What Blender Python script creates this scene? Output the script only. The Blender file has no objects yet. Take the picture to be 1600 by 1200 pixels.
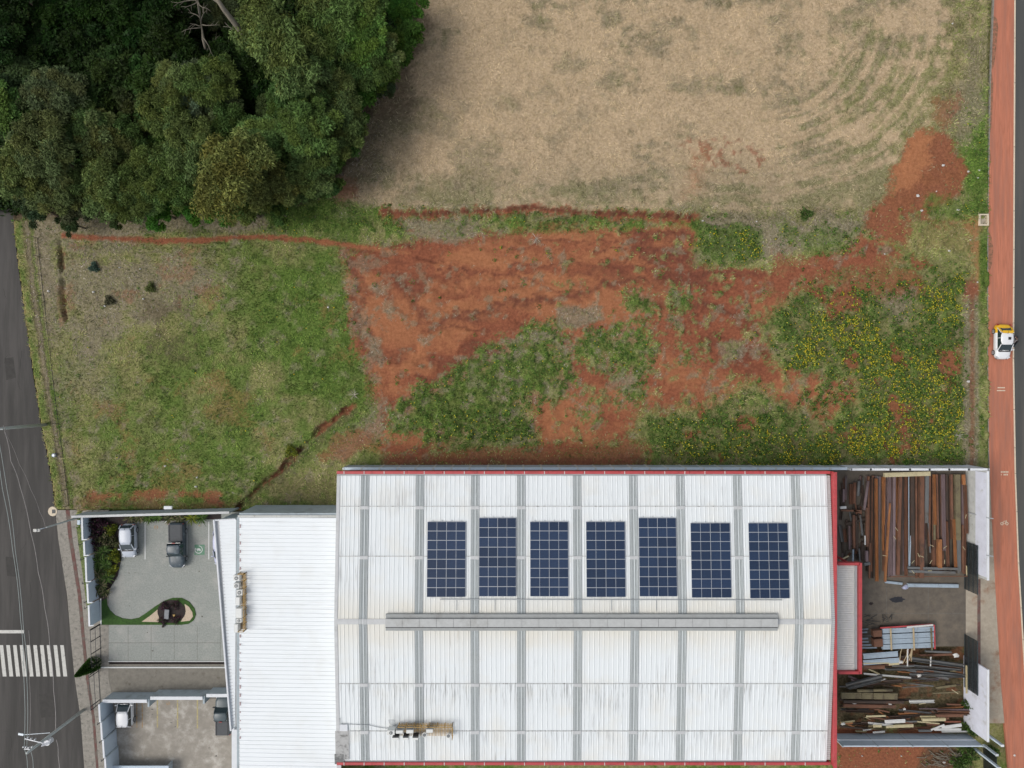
import bpy, math, random
import numpy as np
random.seed(7); RNG = np.random.default_rng(11)
sc = bpy.context.scene; COL = sc.collection
R = math.radians
# ------------------------------------------------------------------ camera, sky, sun, exposure
H, F = 85.0, 1109.0                     # drone height (m), focal length in pixels of a 1600 px wide picture
cam_d = bpy.data.cameras.new('camera'); cam = bpy.data.objects.new('camera', cam_d); COL.objects.link(cam)
cam.location = (0, 0, H); cam.rotation_euler = (0, 0, 0)
cam_d.sensor_width = 36; cam_d.lens = 36*F/1600; cam_d.clip_start = 1; cam_d.clip_end = 3000
sc.camera = cam
SUN_EL, SUN_AZ = R(50), R(195)          # azimuth measured from +X, counter-clockwise: from the west, a little south
w = bpy.data.worlds.new('World'); sc.world = w; w.use_nodes = True
nt = w.node_tree; bg = nt.nodes['Background']
sky = nt.nodes.new('ShaderNodeTexSky'); sky.sky_type = 'NISHITA'; sky.sun_disc = False
sky.sun_elevation = SUN_EL; sky.sun_rotation = R(90)-SUN_AZ; sky.dust_density = 3.0; sky.air_density = 1.0
hs = nt.nodes.new('ShaderNodeHueSaturation'); hs.inputs['Saturation'].default_value = 0.38
nt.links.new(sky.outputs[0], hs.inputs['Color']); nt.links.new(hs.outputs[0], bg.inputs[0]); bg.inputs[1].default_value = 0.15; BG = 0.15
ld = bpy.data.lights.new('sun', 'SUN'); ld.energy = 1.2; ld.angle = R(28); ld.color = (1, .95, .88)
lo = bpy.data.objects.new('sun', ld); COL.objects.link(lo)
lo.rotation_euler = (0, R(90)-SUN_EL, SUN_AZ)
sc.view_settings.view_transform = 'Standard'; sc.view_settings.look = 'None'
sc.view_settings.gamma = 1; sc.view_settings.use_curve_mapping = False
sc.view_settings.exposure = 0.05

# ------------------------------------------------------------------ helpers
def P(px, py, h=0.0):
    """point at height h that stands over pixel px, py of the 1600x1200 survey picture"""
    k = (H-h)/F
    return ((px-800)*k, -(py-600)*k, h)
def XY(px, py, h=0.0): return P(px, py, h)[:2]
def tag(o, label=None, cat=None, group=None, kind=None):
    if label: o['label'] = label
    if cat: o['category'] = cat
    if group: o['group'] = group
    if kind: o['kind'] = kind
    return o
def empty(name, loc, rz=0.0, label=None, cat=None, group=None):
    o = bpy.data.objects.new(name, None); COL.objects.link(o); o.empty_display_size = .3
    o.location = loc; o.rotation_euler = (0, 0, rz); return tag(o, label, cat, group)
def copy_tree(o, parent=None):
    c = o.copy(); COL.objects.link(c)
    if parent is not None: c.parent = parent
    for ch in o.children: copy_tree(ch, c)
    return c
class MB:
    def __init__(s): s.v = []; s.f = []; s.m = []; s.sm = []
    def face(s, pts, mi=0, smooth=False):
        n = len(s.v); s.v += [tuple(p) for p in pts]; s.f.append(tuple(range(n, n+len(pts)))); s.m.append(mi); s.sm.append(smooth)
    def raw(s, vs, fs, mi=0, smooth=False):
        n = len(s.v); s.v += [tuple(p) for p in vs]
        for f in fs: s.f.append(tuple(i+n for i in f)); s.m.append(mi); s.sm.append(smooth)
    def box(s, c, d, rz=0, mi=0, rx=0):
        x, y, z = d[0]/2, d[1]/2, d[2]/2; vs = []
        for sx, sy, sz in ((-1,-1,-1),(1,-1,-1),(1,1,-1),(-1,1,-1),(-1,-1,1),(1,-1,1),(1,1,1),(-1,1,1)):
            a, b, e = sx*x, sy*y, sz*z
            if rx: b, e = b*math.cos(rx)-e*math.sin(rx), b*math.sin(rx)+e*math.cos(rx)
            vs.append((c[0]+a*math.cos(rz)-b*math.sin(rz), c[1]+a*math.sin(rz)+b*math.cos(rz), c[2]+e))
        s.raw(vs, [(0,3,2,1),(4,5,6,7),(0,1,5,4),(1,2,6,5),(2,3,7,6),(3,0,4,7)], mi)
    def bar(s, p, q, wd, ht, mi=0):
        """box beam from p to q"""
        p = np.array(p, float); q = np.array(q, float); d = q-p; L = np.linalg.norm(d); d /= L
        up = np.array((0, 0, 1.)) if abs(d[2]) < .95 else np.array((1., 0, 0))
        a = np.cross(up, d); a /= np.linalg.norm(a); b = np.cross(d, a)
        vs = [e+a*sa*wd/2+b*sb*ht/2 for e in (p, q) for sa, sb in ((-1,-1),(1,-1),(1,1),(-1,1))]
        s.raw(vs, [(0,3,2,1),(4,5,6,7),(0,1,5,4),(1,2,6,5),(2,3,7,6),(3,0,4,7)], mi)
    def tube(s, pts, r, n=6, mi=0, caps=True):
        pts = [np.array(p, float) for p in pts]; rr = r if hasattr(r, '__len__') else [r]*len(pts); vs = []; fs = []
        for i, p in enumerate(pts):
            d = pts[min(i+1, len(pts)-1)]-pts[max(i-1, 0)]; d /= (np.linalg.norm(d)+1e-9)
            up = np.array((0, 0, 1.)) if abs(d[2]) < .9 else np.array((1., 0, 0))
            a = np.cross(up, d); a /= np.linalg.norm(a); b = np.cross(d, a)
            for k in range(n):
                t = 2*math.pi*k/n; vs.append(p+(a*math.cos(t)+b*math.sin(t))*rr[i])
        for i in range(len(pts)-1):
            for k in range(n):
                fs.append((i*n+k, i*n+(k+1) % n, (i+1)*n+(k+1) % n, (i+1)*n+k))
        if caps: fs.append(tuple(range(n))[::-1]); fs.append(tuple((len(pts)-1)*n+k for k in range(n)))
        s.raw(vs, fs, mi, True)
    def cyl(s, c, r, h, n=16, mi=0, r2=None):
        r2 = r if r2 is None else r2
        vs = [(c[0]+r*math.cos(2*math.pi*k/n), c[1]+r*math.sin(2*math.pi*k/n), c[2]) for k in range(n)]
        vs += [(c[0]+r2*math.cos(2*math.pi*k/n), c[1]+r2*math.sin(2*math.pi*k/n), c[2]+h) for k in range(n)]
        s.raw(vs, [(k, (k+1) % n, n+(k+1) % n, n+k) for k in range(n)]+[tuple(range(n))[::-1], tuple(range(n, 2*n))], mi)
    def sheet(s, pts, z, mi=0):
        a = sum(pts[i][0]*pts[(i+1) % len(pts)][1]-pts[(i+1) % len(pts)][0]*pts[i][1] for i in range(len(pts)))
        if a < 0: pts = pts[::-1]
        s.face([(p[0], p[1], z) for p in pts], mi)
    def prism(s, pts, z0, z1, mi=0):
        a = sum(pts[i][0]*pts[(i+1) % len(pts)][1]-pts[(i+1) % len(pts)][0]*pts[i][1] for i in range(len(pts)))
        if a < 0: pts = pts[::-1]
        n = len(pts); vs = [(p[0], p[1], z0) for p in pts]+[(p[0], p[1], z1) for p in pts]
        s.raw(vs, [tuple(range(n))[::-1], tuple(range(n, 2*n))]+[(k, (k+1) % n, n+(k+1) % n, n+k) for k in range(n)], mi)
    def build(s, name, mats, parent=None, loc=None):
        me = bpy.data.meshes.new(name); me.from_pydata(s.v, [], s.f)
        for m in (mats if isinstance(mats, (list, tuple)) else [mats]): me.materials.append(m)
        me.polygons.foreach_set('material_index', s.m); me.polygons.foreach_set('use_smooth', s.sm); me.update()
        o = bpy.data.objects.new(name, me); COL.objects.link(o)
        if parent is not None: o.parent = parent
        if loc is not None: o.location = loc
        return o
def np_mesh(name, V, nper, mats, col=None, mi=None, parent=None, smooth=False):
    """V: (faces, nper, 3) loose polygons; col: (faces, 3) tint per face"""
    nf = len(V); me = bpy.data.meshes.new(name)
    me.vertices.add(nf*nper); me.vertices.foreach_set('co', V.reshape(-1).astype(np.float32))
    me.loops.add(nf*nper); me.loops.foreach_set('vertex_index', np.arange(nf*nper, dtype=np.int32))
    me.polygons.add(nf); me.polygons.foreach_set('loop_start', np.arange(nf, dtype=np.int32)*nper)
    try: me.polygons.foreach_set('loop_total', np.full(nf, nper, dtype=np.int32))
    except Exception: pass
    for m in mats: me.materials.append(m)
    if mi is not None: me.polygons.foreach_set('material_index', mi.astype(np.int32))
    if col is not None:
        a = me.color_attributes.new('tint', 'FLOAT_COLOR', 'POINT')
        c = np.ones((nf, nper, 4), np.float32); c[:, :, :3] = col[:, None, :]; a.data.foreach_set('color', c.reshape(-1))
    me.update(calc_edges=True)
    o = bpy.data.objects.new(name, me); COL.objects.link(o)
    if parent is not None: o.parent = parent
    return o
# ---- noise
_LAT = RNG.random((32, 256, 256)).astype(np.float32)
def vnoise(x, y, seed=0):
    x = np.asarray(x, np.float32); y = np.asarray(y, np.float32)
    xi = np.floor(x).astype(np.int64); yi = np.floor(y).astype(np.int64); fx = x-xi; fy = y-yi
    fx = fx*fx*(3-2*fx); fy = fy*fy*(3-2*fy); L = _LAT[seed % 32]
    a = L[yi & 255, xi & 255]; b = L[yi & 255, (xi+1) & 255]; c = L[(yi+1) & 255, xi & 255]; d = L[(yi+1) & 255, (xi+1) & 255]
    return (a*(1-fx)+b*fx)*(1-fy)+(c*(1-fx)+d*fx)*fy
def fbm(x, y, s, oc=4, seed=0, g=.5):
    t = 0; amp = 1; tot = 0
    for i in range(oc):
        t = t+amp*vnoise(x/s*2**i+17.3*i+seed*3.1, y/s*2**i+9.1*i, seed+i); tot += amp; amp *= g
    return (t/tot-.5)*2*1.35       # about -1..1
def sstep(a, b, x):
    t = np.clip((x-a)/(b-a), 0, 1); return t*t*(3-2*t)
def sd_poly(x, y, poly):
    """signed distance, positive inside"""
    d = np.full(x.shape, 1e9, np.float32); ins = np.zeros(x.shape, bool); n = len(poly)
    for i in range(n):
        ax, ay = poly[i]; bx, by = poly[(i+1) % n]; ex, ey = bx-ax, by-ay
        t = np.clip(((x-ax)*ex+(y-ay)*ey)/(ex*ex+ey*ey+1e-9), 0, 1)
        d = np.minimum(d, (x-ax-t*ex)**2+(y-ay-t*ey)**2)
        if ay != by:
            c = ((ay > y) != (by > y)) & (x < (bx-ax)*(y-ay)/(by-ay)+ax); ins ^= c
    d = np.sqrt(d); return np.where(ins, d, -d)
def d_line(x, y, pl):
    d = np.full(x.shape, 1e9, np.float32)
    for (ax, ay), (bx, by) in zip(pl[:-1], pl[1:]):
        ex, ey = bx-ax, by-ay; t = np.clip(((x-ax)*ex+(y-ay)*ey)/(ex*ex+ey*ey+1e-9), 0, 1)
        d = np.minimum(d, (x-ax-t*ex)**2+(y-ay-t*ey)**2)
    return np.sqrt(d)
# ---- materials
def newmat(name):
    m = bpy.data.materials.new(name); m.use_nodes = True; n = m.node_tree; b = n.nodes['Principled BSDF']; return m, n, b
def N(n, t, **k):
    o = n.nodes.new(t)
    for a, v in k.items():
        if a in o.inputs: o.inputs[a].default_value = v
        else: setattr(o, a, v)
    return o
def mat(name, col, rough=.75, var=.12, scale=2.0, metal=0.0, bump=0.0, col2=None, thr=(.45, .65), scale2=1.2, stretch=(1, 1, 1), coord='Position', spec=None):
    """base colour with fine variation and, if col2 is given, irregular patches of a second colour (stains, rust, wear)"""
    m, n, b = newmat(name); L = n.links.new
    if coord == 'Position': src = N(n, 'ShaderNodeNewGeometry').outputs['Position']
    else: src = N(n, 'ShaderNodeTexCoord').outputs['Object']
    mp = N(n, 'ShaderNodeVectorMath', operation='MULTIPLY'); mp.inputs[1].default_value = stretch; L(src, mp.inputs[0])
    nz = N(n, 'ShaderNodeTexNoise', Scale=scale, Detail=6.0, Roughness=.65); L(mp.outputs[0], nz.inputs['Vector'])
    base = N(n, 'ShaderNodeMix', data_type='RGBA'); r = N(n, 'ShaderNodeMapRange'); r.inputs[1].default_value = .3; r.inputs[2].default_value = .7
    L(nz.outputs[0], r.inputs[0]); L(r.outputs[0], base.inputs[0])
    base.inputs[6].default_value = (*[c*(1-var) for c in col], 1); base.inputs[7].default_value = (*[min(1, c*(1+var)) for c in col], 1)
    out = base.outputs[2]
    if col2:
        n2 = N(n, 'ShaderNodeTexNoise', Scale=scale2, Detail=8.0, Roughness=.7); L(mp.outputs[0], n2.inputs['Vector'])
        r2 = N(n, 'ShaderNodeMapRange', interpolation_type='SMOOTHSTEP'); r2.inputs[1].default_value = thr[0]; r2.inputs[2].default_value = thr[1]; L(n2.outputs[0], r2.inputs[0])
        mx = N(n, 'ShaderNodeMix', data_type='RGBA'); L(r2.outputs[0], mx.inputs[0]); L(out, mx.inputs[6]); mx.inputs[7].default_value = (*col2, 1); out = mx.outputs[2]
    L(out, b.inputs['Base Color']); b.inputs['Roughness'].default_value = rough; b.inputs['Metallic'].default_value = metal
    if spec is not None: b.inputs['Specular IOR Level'].default_value = spec
    if bump:
        bp = N(n, 'ShaderNodeBump', Strength=bump, Distance=.05); L(nz.outputs[0], bp.inputs['Height']); L(bp.outputs[0], b.inputs['Normal'])
    return m
def leafmat(name, rough=.6, objcol=False, trans=.25):
    m, n, b = newmat(name); L = n.links.new
    a = N(n, 'ShaderNodeAttribute', attribute_name='tint'); out = a.outputs['Color']
    if objcol:
        oi = N(n, 'ShaderNodeObjectInfo'); mx = N(n, 'ShaderNodeMix', data_type='RGBA', blend_type='MULTIPLY'); mx.inputs[0].default_value = 1
        L(out, mx.inputs[6]); L(oi.outputs['Color'], mx.inputs[7]); out = mx.outputs[2]
    L(out, b.inputs['Base Color']); b.inputs['Roughness'].default_value = rough; b.inputs['Specular IOR Level'].default_value = .10
    if trans:
        tr = N(n, 'ShaderNodeBsdfTranslucent'); ms = N(n, 'ShaderNodeMixShader'); ms.inputs[0].default_value = trans
        L(out, tr.inputs[0]); L(b.outputs[0], ms.inputs[1]); L(tr.outputs[0], ms.inputs[2]); L(ms.outputs[0], n.nodes['Material Output'].inputs[0])
    return m
M = {}
M['asphalt'] = mat('asphalt', (.050, .047, .043), .9, .16, 1.3, bump=.15, col2=(.080, .074, .068), thr=(.42, .66), scale2=.55, stretch=(1, .08, 1))
M['asphalt_east'] = mat('asphalt_east', (.07, .072, .068), .9, .14, 1.5, bump=.15, col2=(.095, .09, .08), thr=(.42, .66), scale2=.9, stretch=(1, .06, 1))
M['paint'] = mat('road_paint', (.55, .54, .50), .8, .1, 4, col2=(.12, .11, .10), thr=(.58, .72), scale2=3.0)
M['white_line'] = mat('white_line', (.6, .61, .59), .8, .08, 4)
M['yellow_line'] = mat('yellow_line', (.42, .36, .17), .8, .2, 3, col2=(.3, .27, .2), thr=(.5, .62), scale2=4)
M['orange_line'] = mat('orange_line', (.36, .22, .09), .8, .2, 3, col2=(.3, .27, .22), thr=(.45, .6), scale2=4)
M['kerb'] = mat('kerb_concrete', (.62, .53, .40), .85, .12, 3, bump=.1, col2=(.3, .22, .16), thr=(.6, .75), scale2=1.5)
M['red_path'] = mat('red_painted_asphalt', (.46, .165, .095), .85, .24, 2.0, bump=.08, stretch=(3, .22, 1), col2=(.29, .13, .09), thr=(.42, .72), scale2=.5)
M['concrete_walk'] = mat('concrete_walk', (.27, .25, .215), .9, .2, 2.5, bump=.15, col2=(.15, .14, .12), thr=(.5, .68), scale2=2.2)
M['pavers'] = mat('grey_pavers', (.275, .29, .265), .85, .2, 6, bump=.2, col2=(.38, .37, .34), thr=(.45, .75), scale2=.35)
M['lane'] = mat('brown_concrete', (.2, .185, .155), .9, .18, 2.0, bump=.1, col2=(.11, .095, .075), thr=(.55, .75), scale2=.9)
M['lot'] = mat('worn_concrete', (.29, .265, .225), .9, .14, 1.2, bump=.1, col2=(.50, .47, .42), thr=(.45, .72), scale2=.55)
M['yard'] = mat('yard_concrete', (.115, .098, .078), .9, .2, 1.5, bump=.1, col2=(.17, .14, .105), thr=(.45, .7), scale2=.3)
M['drive'] = mat('drive_concrete', (.36, .31, .24), .9, .15, 2, bump=.1, col2=(.24, .125, .07), thr=(.52, .72), scale2=.3)
M['red_strip'] = mat('red_tactile_strip', (.14, .065, .055), .9, .2, 3, col2=(.14, .115, .095), thr=(.45, .6), scale2=.8)
M['white_paint'] = mat('white_render', (.68, .70, .72), .8, .06, 1.5, col2=(.42, .43, .42), thr=(.6, .85), scale2=.8)
M['blue_wall'] = mat('pale_blue_wall', (.50, .58, .65), .8, .06, 1.5, col2=(.40, .46, .52), thr=(.55, .8), scale2=.6)
M['grey_wall'] = mat('grey_blue_wall', (.38, .44, .47), .8, .10, 1.0, col2=(.26, .29, .30), thr=(.5, .7), scale2=.7)
M['lav_wall'] = mat('lavender_wall', (.68, .70, .78), .8, .08, 1.0, col2=(.46, .46, .45), thr=(.52, .75), scale2=.7)
M['dirty_wall'] = mat('stained_wall', (.52, .53, .50), .85, .15, 2.0, col2=(.22, .21, .15), thr=(.55, .7), scale2=1.0)
M['red_metal'] = mat('red_painted_metal', (.46, .065, .07), .5, .12, 2, col2=(.30, .05, .05), thr=(.5, .75), scale2=1.5)
M['grey_metal'] = mat('grey_sheet_metal', (.36, .38, .39), .55, .1, 2, col2=(.25, .26, .25), thr=(.55, .8), scale2=.7)
M['lt_metal'] = mat('light_sheet_metal', (.52, .53, .53), .55, .08, 2, col2=(.38, .38, .36), thr=(.55, .8), scale2=.7)
M['galv'] = mat('galvanised_steel', (.40, .45, .50), .4, .15, 2, metal=.3, coord='Object', col2=(.28, .30, .32), thr=(.5, .7), scale2=1)
M['black'] = mat('black_metal', (.012, .016, .018), .5, .2, 3)
M['ochre'] = mat('ochre_paint', (.42, .26, .07), .6, .2, 4, col2=(.28, .17, .07), thr=(.5, .7), scale2=3)
M['ac_white'] = mat('ac_casing', (.68, .69, .66), .5, .06, 4, col2=(.45, .45, .4), thr=(.6, .8), scale2=3)
M['fan_grey'] = mat('fan_grille', (.18, .19, .19), .5, .1, 5)
M['frame_alu'] = mat('panel_frame', (.62, .64, .66), .35, .05, 4, metal=.3)
M['glass'] = mat('car_glass', (.02, .035, .04), .06, .1, 2, coord='Object', spec=.8)
M['tyre'] = mat('tyre', (.015, .015, .016), .85, .1, 8, coord='Object')
M['rim'] = mat('rim', (.4, .41, .42), .35, .1, 8, metal=.6, coord='Object')
M['lamp_red'] = mat('tail_lamp', (.3, .01, .01), .3, .1, 8, coord='Object')
M['lamp_clear'] = mat('head_lamp', (.55, .57, .6), .15, .05, 8, coord='Object')
M['silver'] = mat('silver_car_paint', (.46, .50, .56), .3, .03, 3, coord='Object')
M['whitecar'] = mat('white_car_paint', (.74, .75, .76), .3, .02, 3, coord='Object')
M['darkcar'] = mat('charcoal_car_paint', (.055, .075, .09), .35, .1, 3, coord='Object', col2=(.15, .18, .20), thr=(.5, .7), scale2=1.2)
M['greencar'] = mat('grey_green_car_paint', (.075, .10, .11), .35, .08, 3, coord='Object')
M['bluecar'] = mat('pale_blue_car_paint', (.42, .44, .58), .35, .04, 3, coord='Object')
M['yellowcar'] = mat('yellow_car_paint', (.72, .42, .02), .35, .05, 3, coord='Object')
M['plastic'] = mat('black_plastic', (.02, .02, .022), .6, .1, 5, coord='Object')
M['tarp'] = mat('grey_bed_cover', (.075, .08, .085), .75, .1, 5, coord='Object')
M['bark'] = mat('bark', (.16, .13, .10), .9, .3, 3, coord='Object', bump=.5)
M['pale_bark'] = mat('pale_bark', (.17, .15, .115), .9, .25, 3, coord='Object', bump=.4)
M['pole'] = mat('concrete_pole', (.42, .45, .43), .85, .1, 3)
M['wire'] = mat('cable', (.30, .34, .33), .6, .05, 2)
M['wire_dim'] = mat('aged_cable', (.26, .24, .23), .6, .2, 2)
M['timber'] = mat('raw_timber', (.42, .33, .20), .85, .2, 3, coord='Object', stretch=(1, 6, 6))
M['stone'] = mat('stone_slab', (.22, .23, .24), .8, .1, 5)
M['mulch'] = mat('dark_mulch', (.030, .023, .021), .95, .35, 6, bump=.5, col2=(.05, .02, .02), thr=(.5, .7), scale2=2)
M['pebble'] = mat('beige_pebbles', (.52, .42, .31), .9, .25, 12, bump=.6)
M['lawn'] = mat('lawn_turf', (.035, .085, .014), .95, .35, 4, bump=.5)
M['green_paint'] = mat('green_paint', (.13, .26, .17), .85, .15, 3, col2=(.2, .24, .21), thr=(.5, .7), scale2=3)
M['white_scrap'] = mat('white_scrap', (.58, .57, .54), .8, .1, 6, coord='Object')
M['old_stain'] = mat('old_stain', (.13, .12, .10), .8, .3, 3)
M['skin'] = mat('skin', (.30, .17, .11), .6, .05, 8, coord='Object')
M['hair'] = mat('hair', (.012, .01, .01), .6, .1, 8, coord='Object')
M['shirt'] = mat('shirt', (.035, .03, .04), .8, .1, 8, coord='Object')
M['jeans'] = mat('jeans', (.04, .05, .09), .8, .1, 8, coord='Object')
RUST = {
 'orange': mat('orange_rust', (.30, .125, .045), .85, .25, 3, coord='Object', col2=(.17, .075, .035), thr=(.5, .65), scale2=1.2, stretch=(1, .3, 1)),
 'brown': mat('brown_rust', (.155, .072, .042), .85, .25, 3, coord='Object', col2=(.08, .045, .03), thr=(.5, .65), scale2=1.2, stretch=(1, .3, 1)),
 'dark': mat('dark_rust', (.05, .035, .026), .85, .3, 3, coord='Object', col2=(.09, .045, .03), thr=(.5, .7), scale2=1.2, stretch=(1, .3, 1)),
 'mauve': mat('primer_mauve', (.185, .135, .14), .8, .15, 3, coord='Object', col2=(.13, .09, .08), thr=(.5, .7), scale2=1.2, stretch=(1, .3, 1)),
 'grey': mat('dull_grey_steel', (.13, .135, .135), .7, .2, 3, coord='Object', col2=(.09, .07, .05), thr=(.5, .7), scale2=1.5, stretch=(1, .3, 1)),
 'silver': mat('silver_steel', (.33, .40, .46), .5, .12, 3, coord='Object', col2=(.22, .25, .27), thr=(.55, .7), scale2=1.5),
 'red': mat('red_rust_plate', (.22, .075, .045), .85, .2, 3, coord='Object', col2=(.20, .065, .035), thr=(.5, .65), scale2=1.0),
 'cream': mat('cream_sheet', (.50, .44, .27), .8, .12, 3, coord='Object', col2=(.35, .29, .17), thr=(.55, .7), scale2=1.5),
 'white': mat('white_sheet', (.62, .62, .60), .7, .08, 3, coord='Object', col2=(.40, .38, .34), thr=(.6, .75), scale2=1.5),
 'olive': mat('olive_block', (.16, .135, .075), .9, .2, 3, coord='Object', col2=(.10, .08, .05), thr=(.5, .65), scale2=1.5),
}
# roof sheet: white paint with run-off streaks down the slope and yellowed dust
SEAM_Y = []
def roofmat(name, col, streak=(.38, .38, .37), amt=1.0, sx=2.2, sy=.10, dust=(.70, .66, .56), seams=None):
    m, n, b = newmat(name); L = n.links.new
    g = N(n, 'ShaderNodeNewGeometry'); mp = N(n, 'ShaderNodeVectorMath', operation='MULTIPLY'); mp.inputs[1].default_value = (sx, sy, 0); L(g.outputs['Position'], mp.inputs[0])
    n1 = N(n, 'ShaderNodeTexNoise', Scale=1.4, Detail=5.0, Roughness=.75); L(mp.outputs[0], n1.inputs['Vector'])
    n2 = N(n, 'ShaderNodeTexNoise', Scale=.16, Detail=3.0); L(g.outputs['Position'], n2.inputs['Vector'])
    md = N(n, 'ShaderNodeMath', operation='MULTIPLY_ADD'); md.inputs[1].default_value = .5; L(n2.outputs[0], md.inputs[0]); L(n1.outputs[0], md.inputs[2])
    r = N(n, 'ShaderNodeMapRange', interpolation_type='SMOOTHSTEP'); r.inputs[1].default_value = .80; r.inputs[2].default_value = 1.05; r.inputs[4].default_value = .75*amt; L(md.outputs[0], r.inputs[0])
    n3 = N(n, 'ShaderNodeTexNoise', Scale=.35, Detail=5.0); L(g.outputs['Position'], n3.inputs['Vector'])
    r3 = N(n, 'ShaderNodeMapRange'); r3.inputs[1].default_value = .5; r3.inputs[2].default_value = .8; r3.inputs[4].default_value = .45; L(n3.outputs[0], r3.inputs[0])
    m0 = N(n, 'ShaderNodeMix', data_type='RGBA'); L(r3.outputs[0], m0.inputs[0]); m0.inputs[6].default_value = (*col, 1); m0.inputs[7].default_value = (*dust, 1)
    m1 = N(n, 'ShaderNodeMix', data_type='RGBA'); L(r.outputs[0], m1.inputs[0]); L(m0.outputs[2], m1.inputs[6]); m1.inputs[7].default_value = (*streak, 1)
    last = m1.outputs[2]
    if seams:            # grime runs down the slope from each sheet overlap
        sp = N(n, 'ShaderNodeSeparateXYZ'); L(g.outputs['Position'], sp.inputs[0])
        mq = N(n, 'ShaderNodeVectorMath', operation='MULTIPLY'); mq.inputs[1].default_value = (7.0, .25, 0); L(g.outputs['Position'], mq.inputs[0])
        nq = N(n, 'ShaderNodeTexNoise', Scale=1.0, Detail=3.0, Roughness=.7); L(mq.outputs[0], nq.inputs['Vector'])
        rq = N(n, 'ShaderNodeMapRange', interpolation_type='SMOOTHSTEP'); rq.inputs[1].default_value = .50; rq.inputs[2].default_value = .66; L(nq.outputs[0], rq.inputs[0])
        for ys_, ye_, st in seams:
            ra = N(n, 'ShaderNodeMapRange'); ra.inputs[1].default_value = ye_; ra.inputs[2].default_value = ys_; ra.inputs[4].default_value = st; L(sp.outputs[1], ra.inputs[0])
            cut = N(n, 'ShaderNodeMath', operation='LESS_THAN' if ye_ < ys_ else 'GREATER_THAN'); cut.inputs[1].default_value = ys_; L(sp.outputs[1], cut.inputs[0])
            m_a = N(n, 'ShaderNodeMath', operation='MULTIPLY'); L(ra.outputs[0], m_a.inputs[0]); L(cut.outputs[0], m_a.inputs[1])
            m_b = N(n, 'ShaderNodeMath', operation='MULTIPLY'); L(m_a.outputs[0], m_b.inputs[0]); L(rq.outputs[0], m_b.inputs[1])
            mz = N(n, 'ShaderNodeMix', data_type='RGBA'); L(m_b.outputs[0], mz.inputs[0]); L(last, mz.inputs[6]); mz.inputs[7].default_value = (.17, .17, .16, 1); last = mz.outputs[2]
        rw = N(n, 'ShaderNodeMapRange', interpolation_type='SMOOTHSTEP'); ab = N(n, 'ShaderNodeMath', operation='ADD'); ab.inputs[1].default_value = 25.55; L(sp.outputs[1], ab.inputs[0])
        aa = N(n, 'ShaderNodeMath', operation='ABSOLUTE'); L(ab.outputs[0], aa.inputs[0]); rw.inputs[1].default_value = 4.5; rw.inputs[2].default_value = .6; rw.inputs[4].default_value = .38; L(aa.outputs[0], rw.inputs[0])
        mz = N(n, 'ShaderNodeMix', data_type='RGBA'); L(rw.outputs[0], mz.inputs[0]); L(last, mz.inputs[6]); mz.inputs[7].default_value = (.66, .58, .42, 1); last = mz.outputs[2]
    L(last, b.inputs['Base Color']); b.inputs['Roughness'].default_value = .6
    return m
M['roof'] = roofmat('white_roof_sheet', (.735, .77, .775), amt=1.25, sx=3.4, seams=[(-32.3, -36.0, .75), (-37.6, -40.5, .55), (-18.6, -14.8, .25), (-13.2, -11.0, .3)])
M['annex_roof'] = roofmat('annex_roof_sheet', (.77, .805, .82), sx=.10, sy=2.2, amt=.4, dust=(.68, .69, .66))
M['skylight'] = roofmat('grey_skylight_sheet', (.60, .64, .64), streak=(.42, .45, .43), dust=(.54, .56, .52))
M['seam'] = mat('seam_grime', (.50, .51, .50), .8, .2, 3, col2=(.16, .15, .14), thr=(.52, .66), scale2=2.5, stretch=(1.5, .5, 1))
M['seam_dark'] = mat('skylight_joint', (.24, .26, .26), .8, .25, 3)
M['vent'] = mat('ridge_vent_metal', (.33, .345, .34), .6, .08, 2, col2=(.24, .24, .23), thr=(.5, .75), scale2=.6)
M['vent_lt'] = mat('ridge_vent_top', (.45, .46, .45), .6, .08, 2, col2=(.34, .34, .32), thr=(.5, .75), scale2=.6)
# solar cells
m, n, b = newmat('solar_cells'); L = n.links.new
tc = N(n, 'ShaderNodeTexCoord'); br = N(n, 'ShaderNodeTexBrick'); br.offset = 0; br.squash = 1
br.inputs['Color1'].default_value = (.012, .026, .062, 1); br.inputs['Color2'].default_value = (.016, .034, .075, 1); br.inputs['Mortar'].default_value = (.035, .055, .10, 1)
br.inputs['Scale'].default_value = 1; br.inputs['Mortar Size'].default_value = .006; br.inputs['Brick Width'].default_value = .17; br.inputs['Row Height'].default_value = .085
L(tc.outputs['Object'], br.inputs['Vector'])
oi = N(n, 'ShaderNodeObjectInfo'); mr = N(n, 'ShaderNodeMapRange'); mr.inputs[3].default_value = .9; mr.inputs[4].default_value = 1.25; L(oi.outputs['Random'], mr.inputs[0])
mx = N(n, 'ShaderNodeMix', data_type='RGBA', blend_type='MULTIPLY'); mx.inputs[0].default_value = 1; L(br.outputs[0], mx.inputs[6]); L(mr.outputs[0], mx.inputs[7])
L(mx.outputs[2], b.inputs['Base Color']); b.inputs['Roughness'].default_value = .25; M['cells'] = m

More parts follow.
